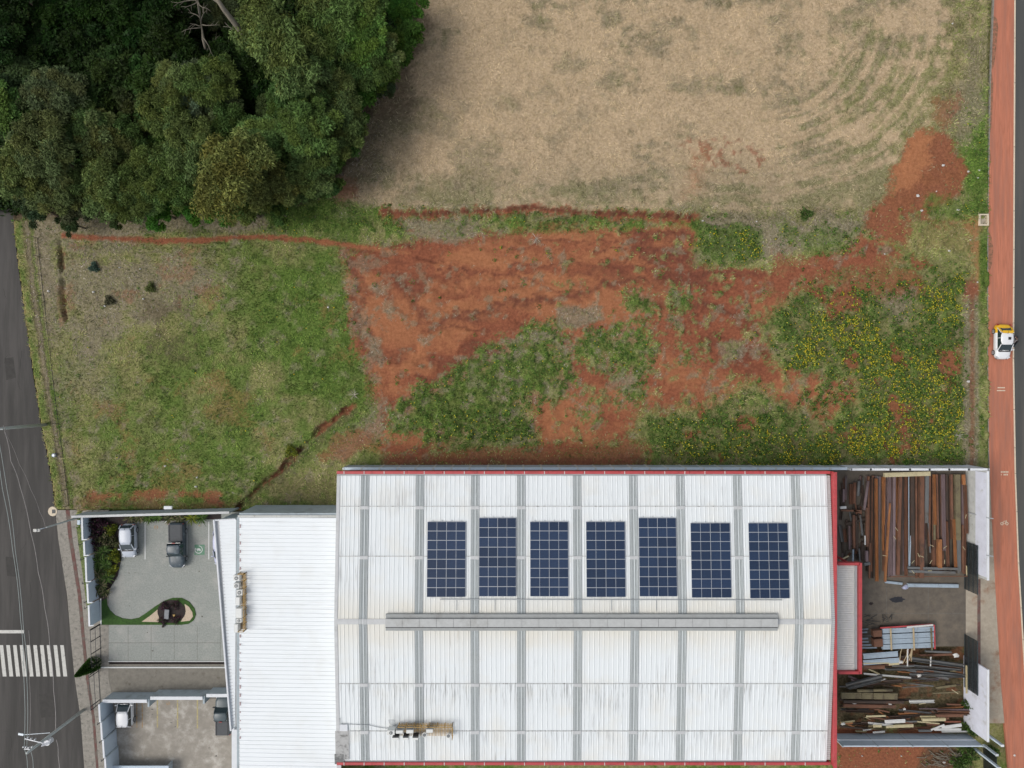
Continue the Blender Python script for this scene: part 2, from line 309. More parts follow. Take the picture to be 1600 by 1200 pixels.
# ================================================================== GROUND
K0 = H/F
def axis(lo, hi, st, far):
    core = np.arange(lo, hi+st*.5, st); g = []; s = st; v = 0
    while v < far: s *= 1.45; v += s; g.append(v)
    g = np.array(g); return np.concatenate([lo-g[::-1], core, hi+g])
gx = axis(-64.5, 64.5, .18, 700); gy = axis(-49, 49, .18, 700)
GX, GY = np.meshgrid(gx, gy); PX = (GX/K0+800).astype(np.float32); PY = (-GY/K0+600).astype(np.float32)
NC = 8   # lush, olive, straw, thatch, red soil, orange soil, dark soil, litter
Wt = np.zeros((NC,)+PX.shape, np.float32)
nA = fbm(PX, PY, 34, 5, 1); nB = fbm(PX, PY, 10, 4, 5); nC = fbm(PX, PY, 80, 4, 9); nF = fbm(PX, PY, 3.2, 3, 13)
nS = fbm(PX*.22, PY, 16, 5, 3)                       # long east-west bands (erosion)
nD = fbm(PX+PY, PX-PY, 22, 4, 21)
nE = fbm(PX, PY, 5.5, 3, 23)
nW = (RNG.random(PX.shape).astype(np.float32)-.5)*2
def over(cls, w):
    w = np.clip(w, 0, 1); Wt[:] *= (1-w); Wt[cls] += w
def poly(cls, pts, soft=6, amp=14, st=1.0, mod=None, dith=None):
    sd = sd_poly(PX, PY, pts); w = sstep(-soft, soft, sd+nA*amp+nB*amp*.5+nF*amp*.3+nW*(dith or min(amp*.3, 5)))*st
    if mod is not None: w = w*mod
    over(cls, w); return w
def band(cls, pts, half, soft=3, amp=3, st=1.0, mod=None):
    w = (1-sstep(half-soft, half+soft, d_line(PX, PY, pts)+nB*amp+nA*amp*.7+nW*min(amp*.3, 2)))*st
    if mod is not None: w = w*mod
    over(cls, w); return w
Wt[1] = 1
over(0, sstep(-.1, .35, nC+nB*.6)); over(3, sstep(.15, .6, nD+nF*.3)*.6)
# west plot
plot = [(70, 370), (560, 370), (575, 640), (520, 680), (370, 800), (115, 800)]
poly(1, plot, 8, 6, 1)
over(0, sstep(-.45, .35, nA+nB*.5+nC*.4+.25*sstep(250, 420, PX))*.75*(sd_poly(PX, PY, plot) > 0))
poly(0, [(430, 400), (545, 395), (565, 500), (575, 640), (500, 660), (450, 600), (395, 520), (410, 440)], 40, 30, .9)
poly(0, [(120, 640), (330, 600), (420, 640), (400, 760), (140, 770)], 40, 40, .55)
poly(3, [(80, 375), (330, 380), (350, 440), (260, 500), (140, 560), (100, 520)], 30, 50, .85)
poly(7, [(215, 480), (290, 480), (290, 550), (230, 550)], 20, 40, .6)
poly(3, [(90, 520), (180, 560), (170, 640), (100, 640)], 20, 30, .5)
over(3, sstep(.3, .7, nD+nB*.4)*.45*(sd_poly(PX, PY, plot) > 0))
over(4, sstep(.42, .62, fbm(PX, PY, 46, 4, 17)+nF*.3+.10*sstep(200, 330, PX))*.35*(sd_poly(PX, PY, plot) > 8))
over(3, sstep(.38, .6, fbm(PX, PY, 14, 4, 25)+nF*.25)*.55*(sd_poly(PX, PY, plot) > 4)*(PY > 640))
band(4, [(150, 775), (230, 770), (310, 776), (345, 780)], 6, 4, 9, .8)
band(6, [(118, 790), (370, 790)], 8, 5, 8, .55)
band(7, [(93, 378), (97, 440), (102, 500)], 3, 3, 8, .8, sstep(-.5, .2, nD)); band(6, [(96, 384), (99, 440), (102, 490)], 1.2, 1.5, 7, .7, sstep(-.3, .3, nE))  # narrow gully, its dark brown shade painted into the ground colour
# scrub north of the path and the forest floor
poly(3, [(60, 330), (430, 325), (440, 362), (70, 372)], 8, 10, .9)
poly(0, [(380, 300), (600, 315), (610, 360), (520, 372), (420, 362)], 10, 16, .85)
poly(7, [(-200, -200), (668, -200), (668, 60), (600, 130), (575, 250), (520, 310), (380, 330), (0, 345), (-200, 345)], 10, 8, 1)
# upper straw field
fld = [(640, -300), (1800, -300), (1800, -100), (1552, -60), (1545, 120), (1490, 180), (1420, 225), (1388, 300), (1345, 332), (1080, 334), (830, 328), (600, 328), (505, 302), (560, 250), (600, 130), (655, 40)]
wf = poly(2, fld, 5, 7, 1)
inF = sd_poly(PX, PY, fld) > -6
ang = np.arctan2(PY-60, PX-1250); rad = np.hypot(PX-1230, (PY-40)*1.25)
arc = np.sin(rad/13+nC*3.0)*.5+fbm(rad*.9, ang*60, 12, 3, 27)
col_st = fbm(PX, PY*.4, 20, 4, 29)
nG = fbm(PX*.55+nA*14, PY*.9, 30, 5, 15)
th = np.arctan2(PY-50, PX-1170); rn = np.hypot((PX-1170)/1.32, PY-50)+nA*5
rmask = sstep(-.25, .25, th)*(1-sstep(1.9, 2.4, th))*sstep(90, 150, rn)*(1-sstep(262, 285, rn))
rings = (np.sin(rn*2*np.pi/21)*.6+np.sin(rn*2*np.pi/8.5+1)*.4)*rmask*(.6+.8*vnoise(PX/40, PY/40, 12))
over(3, sstep(-.18, .5, nG*.7+nB*.26+nE*.22+nC*.25-rings*.32+.08*np.abs(nW)-.02)*.85*inF)
over(1, sstep(.15, .8, nG*.35+nD*.3+nB*.22+nE*.22-rings*.24+.62*sstep(1150, 1500, PX)*sstep(-50, 150, PY)+.42*sstep(240, 325, PY))*.8*inF)
over(7, sstep(.35, .8, nG*.3+nD*.45+nE*.3+.12*sstep(250, 330, PY))*.4*inF)
over(2, sstep(.1, .6, rings)*.3*inF)
over(1, sstep(.15, .5, sstep(1380, 1500, PX+(PY-100)*.35)*.8+nB*.35-.25)*.75*inF)
poly(3, [(900, 255), (1390, 250), (1380, 335), (600, 330), (650, 285)], 25, 25, .35)
poly(2, [(1010, 165), (1200, 180), (1200, 230), (1060, 225)], 25, 40, .4)
poly(2, [(640, 60), (900, 60), (960, 260), (620, 280), (600, 200)], 30, 40, .3)
band(2, [(1280, 40), (1330, 25), (1390, 30), (1425, 55)], 5, 5, 4, .45, inF); band(2, [(1180, 225), (1290, 205), (1370, 190)], 4, 5, 4, .4, inF); band(2, [(1230, 262), (1290, 275), (1370, 255)], 4, 5, 4, .4, inF)
poly(4, [(1075, 225), (1200, 228), (1195, 250), (1100, 262)], 10, 20, .65, sstep(-.1, .3, nB))
poly(5, [(1080, 245), (1110, 245), (1085, 310), (1065, 310)], 14, 14, .4)
# brown litter along the trees, with their shade painted into its colour
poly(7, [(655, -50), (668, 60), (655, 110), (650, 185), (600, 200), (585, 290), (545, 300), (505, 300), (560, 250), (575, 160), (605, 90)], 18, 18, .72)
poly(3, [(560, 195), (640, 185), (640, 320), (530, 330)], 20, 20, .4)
poly(4, [(520, 285), (565, 290), (560, 312), (520, 315)], 8, 12, .55)
# north-east corner: rubble, green strip, orange soil
poly(0, [(1505, 150), (1548, 120), (1548, 345), (1505, 330), (1500, 240)], 8, 12, .95)
poly(3, [(1508, 50), (1540, 60), (1540, 160), (1520, 230), (1490, 240), (1480, 180), (1505, 120)], 10, 16, .8)
poly(4, [(1432, 205), (1478, 205), (1502, 225), (1505, 300), (1460, 335), (1535, 345), (1540, 400), (1390, 385), (1345, 372), (1352, 335), (1390, 305), (1395, 262), (1410, 235)], 6, 12, .92)
poly(5, [(1432, 210), (1458, 212), (1452, 262), (1432, 295), (1398, 300), (1398, 268), (1415, 240)], 7, 14, .95)
poly(4, [(1465, 160), (1500, 150), (1495, 200), (1465, 205)], 6, 14, .6)
poly(1, [(1430, 340), (1545, 340), (1545, 440), (1480, 430), (1420, 385)], 10, 22, .8)
poly(0, [(1440, 315), (1520, 310), (1530, 345), (1450, 350)], 8, 18, .7)
# scrub bank and red clearing
poly(3, [(1095, 335), (1345, 332), (1350, 372), (1260, 395), (1190, 412), (1095, 412)], 8, 14, .95)
poly(0, [(1090, 352), (1130, 350), (1190, 358), (1195, 405), (1140, 412), (1088, 408)], 6, 10, .75)
poly(0, [(1200, 345), (1345, 355), (1330, 400), (1270, 410)], 8, 18, .5)
# the clearing
red = [(530, 392), (600, 385), (655, 372), (700, 378), (745, 358), (860, 362), (1075, 352), (1090, 372), (1088, 412), (1200, 418), (1300, 395), (1352, 365), (1400, 385), (1420, 412), (1360, 430), (1262, 440), (1205, 500), (1210, 560), (1255, 575), (1340, 590), (1345, 625), (1300, 655), (1225, 640), (1180, 600), (1110, 640), (1010, 645), (970, 690), (840, 700), (822, 640), (700, 700), (620, 720), (560, 700), (585, 650), (575, 560), (548, 500), (540, 440)]
wr = poly(4, red, 7, 15, 1, dith=8)
poly(4, [(600, 705), (1010, 690), (1010, 727), (600, 727)], 5, 14, .8)
inR = sstep(-6, 6, sd_poly(PX, PY, red))
wx, wy = PX+nA*26+nB*8, PY+nA*10+nB*5          # warped coordinates: the run-off bands meander
nL = fbm(wx*.30, wy, 34, 4, 3); nM = fbm(wx*.22, wy, 15, 4, 8)
over(5, sstep(-.25, .5, nL+nB*.15+nF*.10)*.75*inR*(1-sstep(1080, 1260, PX)*.6))
over(6, sstep(.18, .6, nM*.7-nL*.35+nB*.12)*.6*inR*sstep(360, 400, PX))
def wband(cls, pts, half, soft, st):
    d_ = d_line(wx, wy, pts)+nF*1.5+nW*.8; over(cls, (1-sstep(half-soft-1, half+soft+1.5, d_))*st*inR*(.55+.45*sstep(-.5, .3, nE+nB)))
for pl, hw in (([(690, 412), (800, 402), (980, 398)], 11), ([(660, 452), (760, 440), (900, 432)], 10), ([(740, 380), (900, 372), (970, 372)], 8), ([(660, 545), (720, 520)], 16), ([(700, 478), (790, 466), (880, 452)], 5), ([(600, 600), (640, 560)], 16), ([(1010, 560), (1100, 600), (1180, 620)], 22), ([(850, 660), (900, 665)], 18), ([(1220, 600), (1300, 620)], 18)): wband(5, pl, hw, 7, .7)
for pl, hw in (([(670, 502), (730, 494), (800, 482), (880, 466), (950, 447), (1040, 436), (1110, 430)], 6), ([(1000, 392), (1085, 405)], 14), ([(1040, 428), (1130, 424), (1195, 430)], 5), ([(880, 424), (960, 420), (1040, 412)], 4), ([(545, 405), (560, 470), (575, 540)], 7), ([(620, 440), (640, 470), (650, 500)], 9), ([(980, 372), (1075, 366)], 8), ([(1000, 480), (1090, 470), (1180, 500)], 6)): wband(6, pl, hw, 4, .8)
for pl in ([(790, 386), (850, 384), (900, 376), (960, 382), (1010, 374), (1060, 380)], [(790, 414), (850, 412), (885, 404), (930, 416), (985, 404), (1065, 400)], [(800, 430), (840, 440), (868, 456), (905, 450)], [(700, 490), (770, 480), (830, 472), (880, 474)], [(940, 450), (1000, 440), (1060, 438), (1110, 446)], [(690, 425), (760, 428), (830, 424)], [(1030, 470), (1080, 500), (1110, 520)], [(930, 395), (1000, 386), (1050, 392)], [(660, 515), (700, 508), (760, 512)]):
    wband(6, pl, 1.2, .8, .85)
over(3, sstep(.40, .6, nB*.6+nD*.5+nW*.06)*.35*inR)
band(4, [(100, 369), (200, 374), (300, 376), (400, 369), (470, 374), (525, 380), (600, 392), (680, 402)], 4.5, 2, 2.5, .95)
band(1, [(240, 369), (420, 364)], 2, 1.5, 2, .6)
band(5, [(500, 378), (560, 386), (640, 396)], 2, 2, 2, .6)
band(4, [(602, 332), (660, 338), (740, 333), (830, 327), (900, 335), (1000, 338), (1085, 341)], 6, 3.5, 9, .95, sstep(-.9, -.1, nE+nB))
band(6, [(602, 331), (660, 336), (740, 331), (830, 325), (900, 333), (1000, 336), (1075, 340)], 2.2, 1.5, 3, .8)
poly(3, [(630, 345), (720, 342), (760, 352), (740, 375), (690, 372), (640, 368)], 6, 9, .85)
poly(0, [(690, 345), (960, 342), (940, 356), (700, 366)], 5, 9, .65, sstep(-.3, .3, nB))
over(4, sstep(.25, .55, nB+nF*.3)*.5*(sd_poly(PX, PY, [(600, 345), (1080, 345), (1080, 362), (600, 362)]) > 0))
# vegetation islands in the clearing
isl = [[(608, 650), (640, 612), (700, 582), (752, 553), (795, 527), (855, 505), (880, 530), (905, 600), (862, 618), (822, 645), (838, 690), (700, 692), (620, 682)],
       [(888, 540), (930, 505), (1000, 515), (1025, 545), (1020, 590), (1000, 640), (975, 635), (972, 590), (930, 570), (900, 565)],
       [(905, 595), (930, 625), (930, 660), (905, 655)], [(1045, 450), (1085, 455), (1080, 490), (1055, 492)], [(1066, 545), (1090, 548), (1088, 566), (1068, 565)],
       [(985, 460), (1015, 462), (1014, 483), (988, 480)]]
nI = nD*.5+nB*.6+nE*.45
for q in isl: poly(3, q, 10, 16, .5, dith=12)
for q in isl: poly(1, q, 9, 14, .6, mod=sstep(-.6, 0, nI), dith=11)
for q in isl: poly(0, q, 8, 14, .95, mod=np.maximum(sstep(-.35, .05, nI), sstep(12, 34, sd_poly(PX, PY, q))*.85), dith=9)
poly(3, [(872, 485), (930, 472), (945, 500), (905, 512), (878, 505)], 5, 8, .8)
over(3, sstep(.05, .45, nD+nB*.4)*.7*(sd_poly(PX, PY, isl[0]) > -4)*(PX > 780)); over(3, sstep(.1, .45, nB+nA*.3)*.6*(sd_poly(PX, PY, isl[1]) > -4))
over(3, sstep(.3, .7, nD+nB*.4)*.5*(sd_poly(PX, PY, isl[0]) > -4))
for q in ([(1050, 455), (1070, 450), (1060, 480)], [(1180, 530), (1200, 545), (1170, 560)], [(960, 590), (1000, 585), (990, 605), (955, 600)], [(560, 450), (610, 440), (605, 465)], [(590, 485), (620, 480), (618, 500)], [(570, 520), (600, 530), (590, 560)], [(1125, 540), (1160, 530), (1165, 560), (1130, 565)], [(1100, 590), (1120, 590), (1115, 610)]):
    poly(3, q, 5, 10, .65)
poly(3, [(570, 640), (600, 620), (590, 690), (520, 720), (530, 690)], 8, 16, .7)
poly(0, [(520, 640), (575, 600), (580, 640), (540, 690), (470, 730), (400, 790), (540, 790), (560, 700), (590, 690), (600, 730), (540, 740), (525, 800), (380, 800), (440, 720)], 8, 14, .5)
growA = (nD*.5+nB*.6+nE*.4); inR2 = (sd_poly(PX, PY, red) > -8)
over(1, sstep(.30, .62, growA+.28*sstep(960, 1250, PX)*sstep(400, 480, PY)+.15*sstep(560, 640, PY)+nW*.12)*.7*inR2*(PX > 860))
over(3, sstep(.42, .62, fbm(PX, PY, 13, 4, 22)+.12*sstep(960, 1200, PX)+nW*.1)*.55*inR2)
over(3, sstep(.2, .5, fbm(PX, PY, 18, 4, 24)+nW*.12)*.45*(sd_poly(PX, PY, [(530, 385), (700, 380), (650, 480), (600, 640), (550, 560)]) > 0))
# east flower patch
east = [(1010, 655), (1110, 640), (1170, 600), (1220, 640), (1300, 658), (1345, 628), (1340, 590), (1255, 572), (1212, 560), (1205, 500), (1262, 442), (1360, 430), (1420, 405), (1480, 425), (1506, 440), (1506, 728), (1010, 728)]
poly(1, east, 14, 26, .75, dith=14); over(7, sstep(-14, 14, sd_poly(PX, PY, east)+nB*16+nW*10)*.3)
inE = sstep(-16, 12, sd_poly(PX, PY, east)+nB*14+nW*10)
over(0, sstep(-.35, .25, nB+nA*.4+nW*.2)*.7*inE)
over(4, sstep(.12, .45, fbm(PX, PY, 40, 5, 19)+nB*.35-.2*sstep(560, 690, PY)-.15*sstep(1400, 1500, PX))*.9*inE)
over(7, sstep(.3, .6, nD-nA*.3)*.3*inE)
poly(4, [(1330, 410), (1440, 430), (1450, 460), (1380, 475), (1340, 450)], 6, 16, .75)
poly(3, [(1375, 465), (1430, 460), (1425, 510), (1385, 510)], 10, 16, .75)
poly(4, [(1205, 395), (1310, 395), (1280, 440), (1200, 470)], 8, 20, .7)
poly(5, [(1432, 212), (1458, 214), (1450, 262), (1432, 297), (1396, 302), (1398, 268), (1415, 240)], 6, 10, .95, dith=5); poly(5, [(1505, 345), (1542, 350), (1542, 440), (1520, 430)], 6, 12, .6)
# foot of the wall, gully to the south-west
band(6, [(600, 722), (1000, 722)], 6, 5, 6, .7); band(7, [(1000, 724), (1506, 724)], 4, 4, 4, .5)
band(7, [(545, 645), (505, 674), (480, 696), (440, 740), (400, 770), (372, 795)], 9, 6, 8, .6); band(6, [(545, 638), (505, 668), (480, 690), (440, 735), (400, 765), (372, 792)], 3.6, 3, 6, .9, sstep(-.7, .1, nE+nB))
band(4, [(552, 635), (515, 660), (490, 685)], 3, 2, 4, .6)
poly(4, [(520, 690), (560, 672), (580, 690), (540, 715), (505, 715)], 6, 12, .6)
poly(7, [(440, 745), (525, 745), (525, 800), (390, 800)], 8, 14, .5)
# verges
edgeW = lambda y: np.interp(y, [-200, 370, 490, 590, 660, 760, 840, 930, 1000, 1060, 1120, 1200, 1400], [5, 22, 38, 52, 63, 82, 90, 104, 110, 116, 125, 131, 150])
dW = PX-edgeW(PY)
yv = (PY < 800)*(PY > 345)
vw = sstep(-2, 1, dW)*(1-sstep(24, 28, dW+nB*3))*yv
over(3, vw*.55); over(1, vw*.35)
over(7, (1-sstep(4, 8, np.abs(dW-20+nB*2)))*.7*yv)
over(1, sstep(-1, 2, dW)*(1-sstep(9, 14, dW+nB*4))*yv); over(0, sstep(-1, 2, dW)*(1-sstep(9, 16, dW))*sstep(-.1, .4, nB)*.7*yv)
over(0, (1-sstep(1, 4, np.abs(dW-27+nB*3)))*.5*yv); over(3, (1-sstep(1.5, 4, np.abs(dW-20+nB*1.5)))*.75*yv)
over(3, sstep(27, 31, dW+nB*2)*(1-sstep(44, 62, dW+nB*10))*yv*(1-sstep(470, 560, PY+nA*40))*.9)
over(3, sstep(28, 31, dW)*(1-sstep(36, 46, dW+nB*8))*sstep(-.1, .3, nD)*yv*.7)
over(5, (1-sstep(1, 3, np.abs(dW-0+nF*1.5)))*.3*yv)
ve = sstep(1501, 1507, PX)*(1-sstep(1548, 1550, PX))*sstep(430, 450, PY)*(PY < 760)
over(3, ve*.8); over(7, ve*(sstep(.0, .5, nB+.5*np.cos((PX-1518)/3.2)))*.5)
over(4, ve*(1-sstep(450, 480, PY+nB*12))*.9); over(4, ve*(1-sstep(2.5, 4.5, np.abs(PX-1519+nB*2)))*.45)
over(0, sstep(1527, 1532, PX+nB*3)*(1-sstep(1548, 1550, PX))*sstep(345, 380, PY)*(PY < 760)*.95); over(1, sstep(1529, 1533, PX)*(1-sstep(1548, 1550, PX))*sstep(445, 460, PY)*(PY < 760)*sstep(-.5, 0, nB)*.9)
# strip behind the yard's south wall and east yard floor
poly(4, [(1305, 1140), (1480, 1140), (1500, 1230), (1305, 1230)], 4, 6, .95); poly(7, [(1440, 1150), (1525, 1150), (1530, 1230), (1430, 1230)], 6, 14, .7)
poly(7, [(1290, 1000), (1512, 1000), (1512, 1140), (1290, 1140)], 5, 5, .9); over(4, sstep(.1, .5, nB+nA*.3)*.5*(sd_poly(PX, PY, [(1290, 1000), (1512, 1000), (1512, 1140), (1290, 1140)]) > 0))
# outside the picture: plain grass
# ---- heights
bumpy = fbm(PX, PY, 26, 4, 2)*.10+nB*.05+nF*.025
Z = bumpy.copy()
scarp = np.interp(PX, [560, 602, 660, 740, 830, 900, 1000, 1085, 1180, 1350], [325, 331, 336, 331, 325, 333, 336, 340, 338, 335])
Z += .8*(1-sstep(-4, 3.5, PY-scarp+nB*5))*sstep(560, 640, PX)*(1-sstep(1060, 1250, PX))*sstep(120, 300, PY)
Z -= .16*sstep(.1, .6, nM)*inR; Z -= .10*np.clip(Wt[6], 0, 1)*inR
dg = d_line(PX, PY, [(545, 638), (505, 668), (480, 690), (440, 735), (400, 765), (372, 792)])+nB*4; Z -= .6*(1-sstep(.5, 6, dg))
dg = d_line(PX, PY, [(93, 378), (97, 440), (102, 500)])+nB*4; Z -= .45*(1-sstep(1, 5, dg))
Z += .22*sstep(-.1, .5, nB+nA*.4)*sstep(.4, .9, Wt[0]+Wt[1])*(PX > 560)*(PY > 330)
paved = np.zeros(PX.shape, bool)
paved |= ((dW < 0) & (PX > -172)) | ((dW < 34) & (PX > -172) & (PY > 797)) | ((PX > 1544) & (PX < 1725))
paved |= sd_poly(PX, PY, [(128, 798), (380, 796), (535, 790), (535, 732), (1300, 730), (1512, 730), (1560, 730), (1560, 1330), (100, 1330), (118, 1000)]) > 0
strip = sd_poly(PX, PY, [(1290, 1146), (1512, 1146), (1530, 1300), (1290, 1300)]) > 0
Z = np.where(paved, np.where(strip, Z*.5, -.6), Z)
far = (np.abs(GX) > 66) | (np.abs(GY) > 51); Z = np.where(far, np.where(paved, -.6, 0), Z)
ny, nx = PX.shape
me = bpy.data.meshes.new('ground'); V = np.stack([GX, GY, Z], -1).reshape(-1, 3).astype(np.float32)
me.vertices.add(len(V)); me.vertices.foreach_set('co', V.reshape(-1))
ii = (np.arange(ny-1)[:, None]*nx+np.arange(nx-1)[None]).reshape(-1)
Q = np.stack([ii, ii+1, ii+nx+1, ii+nx], -1).astype(np.int32)
me.loops.add(Q.size); me.loops.foreach_set('vertex_index', Q.reshape(-1)); me.polygons.add(len(Q)); me.polygons.foreach_set('loop_start', np.arange(len(Q), dtype=np.int32)*4)
try: me.polygons.foreach_set('loop_total', np.full(len(Q), 4, dtype=np.int32))
except Exception: pass
me.polygons.foreach_set('use_smooth', np.ones(len(Q), bool))
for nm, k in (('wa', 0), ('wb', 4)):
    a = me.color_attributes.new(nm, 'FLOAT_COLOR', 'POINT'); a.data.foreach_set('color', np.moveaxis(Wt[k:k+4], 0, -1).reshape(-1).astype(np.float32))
m, n, b = newmat('ground_cover'); L = n.links.new
pairs = [((.070, .125, .022), (.145, .215, .048)), ((.16, .17, .055), (.28, .27, .115)), ((.37, .275, .165), (.53, .40, .26)), ((.165, .14, .085), (.29, .245, .165)),
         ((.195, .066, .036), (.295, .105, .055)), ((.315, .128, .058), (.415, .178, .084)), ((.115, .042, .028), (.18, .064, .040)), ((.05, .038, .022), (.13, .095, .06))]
g = N(n, 'ShaderNodeNewGeometry'); n1 = N(n, 'ShaderNodeTexNoise', Scale=3.2, Detail=6.0, Roughness=.75); L(g.outputs['Position'], n1.inputs['Vector'])
r1 = N(n, 'ShaderNodeMapRange'); r1.inputs[1].default_value = .39; r1.inputs[2].default_value = .61; L(n1.outputs[0], r1.inputs[0])
acc = None
for ai, nm in enumerate(('wa', 'wb')):
    a = N(n, 'ShaderNodeAttribute', attribute_name=nm); s = N(n, 'ShaderNodeSeparateColor'); L(a.outputs['Color'], s.inputs[0])
    for k, sock in enumerate((s.outputs[0], s.outputs[1], s.outputs[2], a.outputs['Alpha'])):
        c1, c2 = pairs[ai*4+k]
        mx = N(n, 'ShaderNodeMix', data_type='RGBA'); L(r1.outputs[0], mx.inputs[0]); mx.inputs[6].default_value = (*c1, 1); mx.inputs[7].default_value = (*c2, 1)
        sc_ = N(n, 'ShaderNodeVectorMath', operation='SCALE'); L(mx.outputs[2], sc_.inputs[0]); L(sock, sc_.inputs['Scale'])
        if acc is None: acc = sc_.outputs[0]
        else:
            ad = N(n, 'ShaderNodeVectorMath', operation='ADD'); L(acc, ad.inputs[0]); L(sc_.outputs[0], ad.inputs[1]); acc = ad.outputs[0]
L(acc, b.inputs['Base Color']); b.inputs['Roughness'].default_value = .95; b.inputs['Specular IOR Level'].default_value = .15
n2 = N(n, 'ShaderNodeTexNoise', Scale=5.0, Detail=7.0, Roughness=.75); L(g.outputs['Position'], n2.inputs['Vector'])
bp = N(n, 'ShaderNodeBump', Strength=.7, Distance=.12); L(n2.outputs[0], bp.inputs['Height']); L(bp.outputs[0], b.inputs['Normal'])
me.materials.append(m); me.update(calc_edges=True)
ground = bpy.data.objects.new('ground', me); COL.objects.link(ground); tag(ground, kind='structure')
# samplers on the fine grid
i0x = int(np.searchsorted(gx, -64.49)); i0y = int(np.searchsorted(gy, -48.99))
def samp(A, x, y):
    jx = np.clip(np.searchsorted(gx, x), 1, nx-1); jy = np.clip(np.searchsorted(gy, y), 1, ny-1)
    jx = np.where(x-gx[jx-1] < gx[jx]-x, jx-1, jx); jy = np.where(y-gy[jy-1] < gy[jy]-y, jy-1, jy); return A[jy, jx]
def gz(x, y): return float(samp(Z, np.array([x]), np.array([y]))[0])
def scatter(nn, dens, x0=-62.5, x1=62.5, y0=-47, y1=47):
    x = RNG.uniform(x0, x1, nn); y = RNG.uniform(y0, y1, nn); k = RNG.random(nn) < samp(dens, x, y); return x[k], y[k]
free = (~paved) | strip
def blades(name, x, y, c, length, width, lift, label, group=None, nb=1, spread=.1, z=None, mats=None, cvar=.45):
    """thin leaning leaf blades growing from points x, y"""
    n_ = len(x)*nb; x = np.repeat(x, nb)+RNG.normal(0, spread, n_); y = np.repeat(y, nb)+RNG.normal(0, spread, n_); c = np.repeat(c, nb, 0)*RNG.uniform(.7, 1.3, (n_, 1))
    z = samp(Z, x, y) if z is None else np.repeat(z, nb)
    c = c*(1+cvar*np.clip(fbm(x, y, .9, 2, 18)+fbm(x, y, 3.0, 2, 7)*.6, -1, 1))[:, None]
    a = fbm(x, y, 5.0, 3, 30)*7+RNG.normal(0, .75, n_); ln = length*RNG.uniform(.5, 1.5, n_); wd = width*RNG.uniform(.6, 1.4, n_); lf = lift*RNG.uniform(.3, 1.4, n_)
    dx, dy = np.cos(a), np.sin(a); px_, py_ = -dy*wd/2, dx*wd/2
    Vv = np.zeros((n_, 3, 3), np.float32)
    Vv[:, 0] = np.stack([x+px_, y+py_, z+.01], -1); Vv[:, 1] = np.stack([x-px_, y-py_, z+.01], -1); Vv[:, 2] = np.stack([x+dx*ln, y+dy*ln, z+lf], -1)
    o = np_mesh(name, Vv, 3, mats or [M['grass_leaf']], col=c); tag(o, label, None, group, 'stuff'); return o
M['grass_leaf'] = leafmat('grass_blade', .8, trans=.15); M['leaf'] = leafmat('leaf', .55, objcol=True, trans=.22); M['weed_leaf'] = leafmat('weed_leaf', .6, trans=.2)
def cpick(cols, n_): return np.array(cols)[RNG.integers(0, len(cols), n_)]
fr = free.astype(np.float32)
x, y = scatter(300000, (.55*Wt[2]+Wt[3]*(PY < 345)+Wt[1]*(PY < 345))*fr*(PX > 560))
w2 = np.clip(samp(Wt[2], x, y)*1.2, 0, 1)[:, None]
c = cpick([(.56, .44, .27), (.50, .39, .23), (.42, .33, .19), (.58, .46, .30)], len(x))*w2+cpick([(.42, .36, .22), (.25, .22, .12), (.18, .175, .075), (.32, .28, .17), (.14, .12, .065)], len(x))*(1-w2)
o = blades('dry_grass', x, y, c, .42, .06, .10, 'straw coloured mown grass covering the upper field', cvar=.25); o['category'] = 'grass'
x, y = scatter(480000, np.clip(Wt[0]+Wt[1]*.9, 0, 1)*fr*((PY > 325) | (PX < 560) | (PX > 1480)))
lush = samp(Wt[0], x, y)[:, None]
c = cpick([(.11, .19, .032), (.15, .245, .045), (.08, .145, .026), (.20, .265, .06)], len(x))*lush+cpick([(.24, .265, .085), (.31, .30, .12), (.19, .235, .06), (.34, .29, .16)], len(x))*(1-lush)
o = blades('green_grass', x, y, c, .24, .085, .20, 'rough green grass growing over the vacant plots'); o['category'] = 'grass'
x, y = scatter(200000, Wt[3]*fr*((PY > 320) | (PX < 600)))
o = blades('withered_grass', x, y, cpick([(.33, .29, .23), (.26, .22, .17), (.40, .36, .30), (.14, .12, .09), (.09, .12, .04)], len(x)), .32, .05, .10, 'grey withered grass in patches between the green and the red soil'); o['category'] = 'grass'
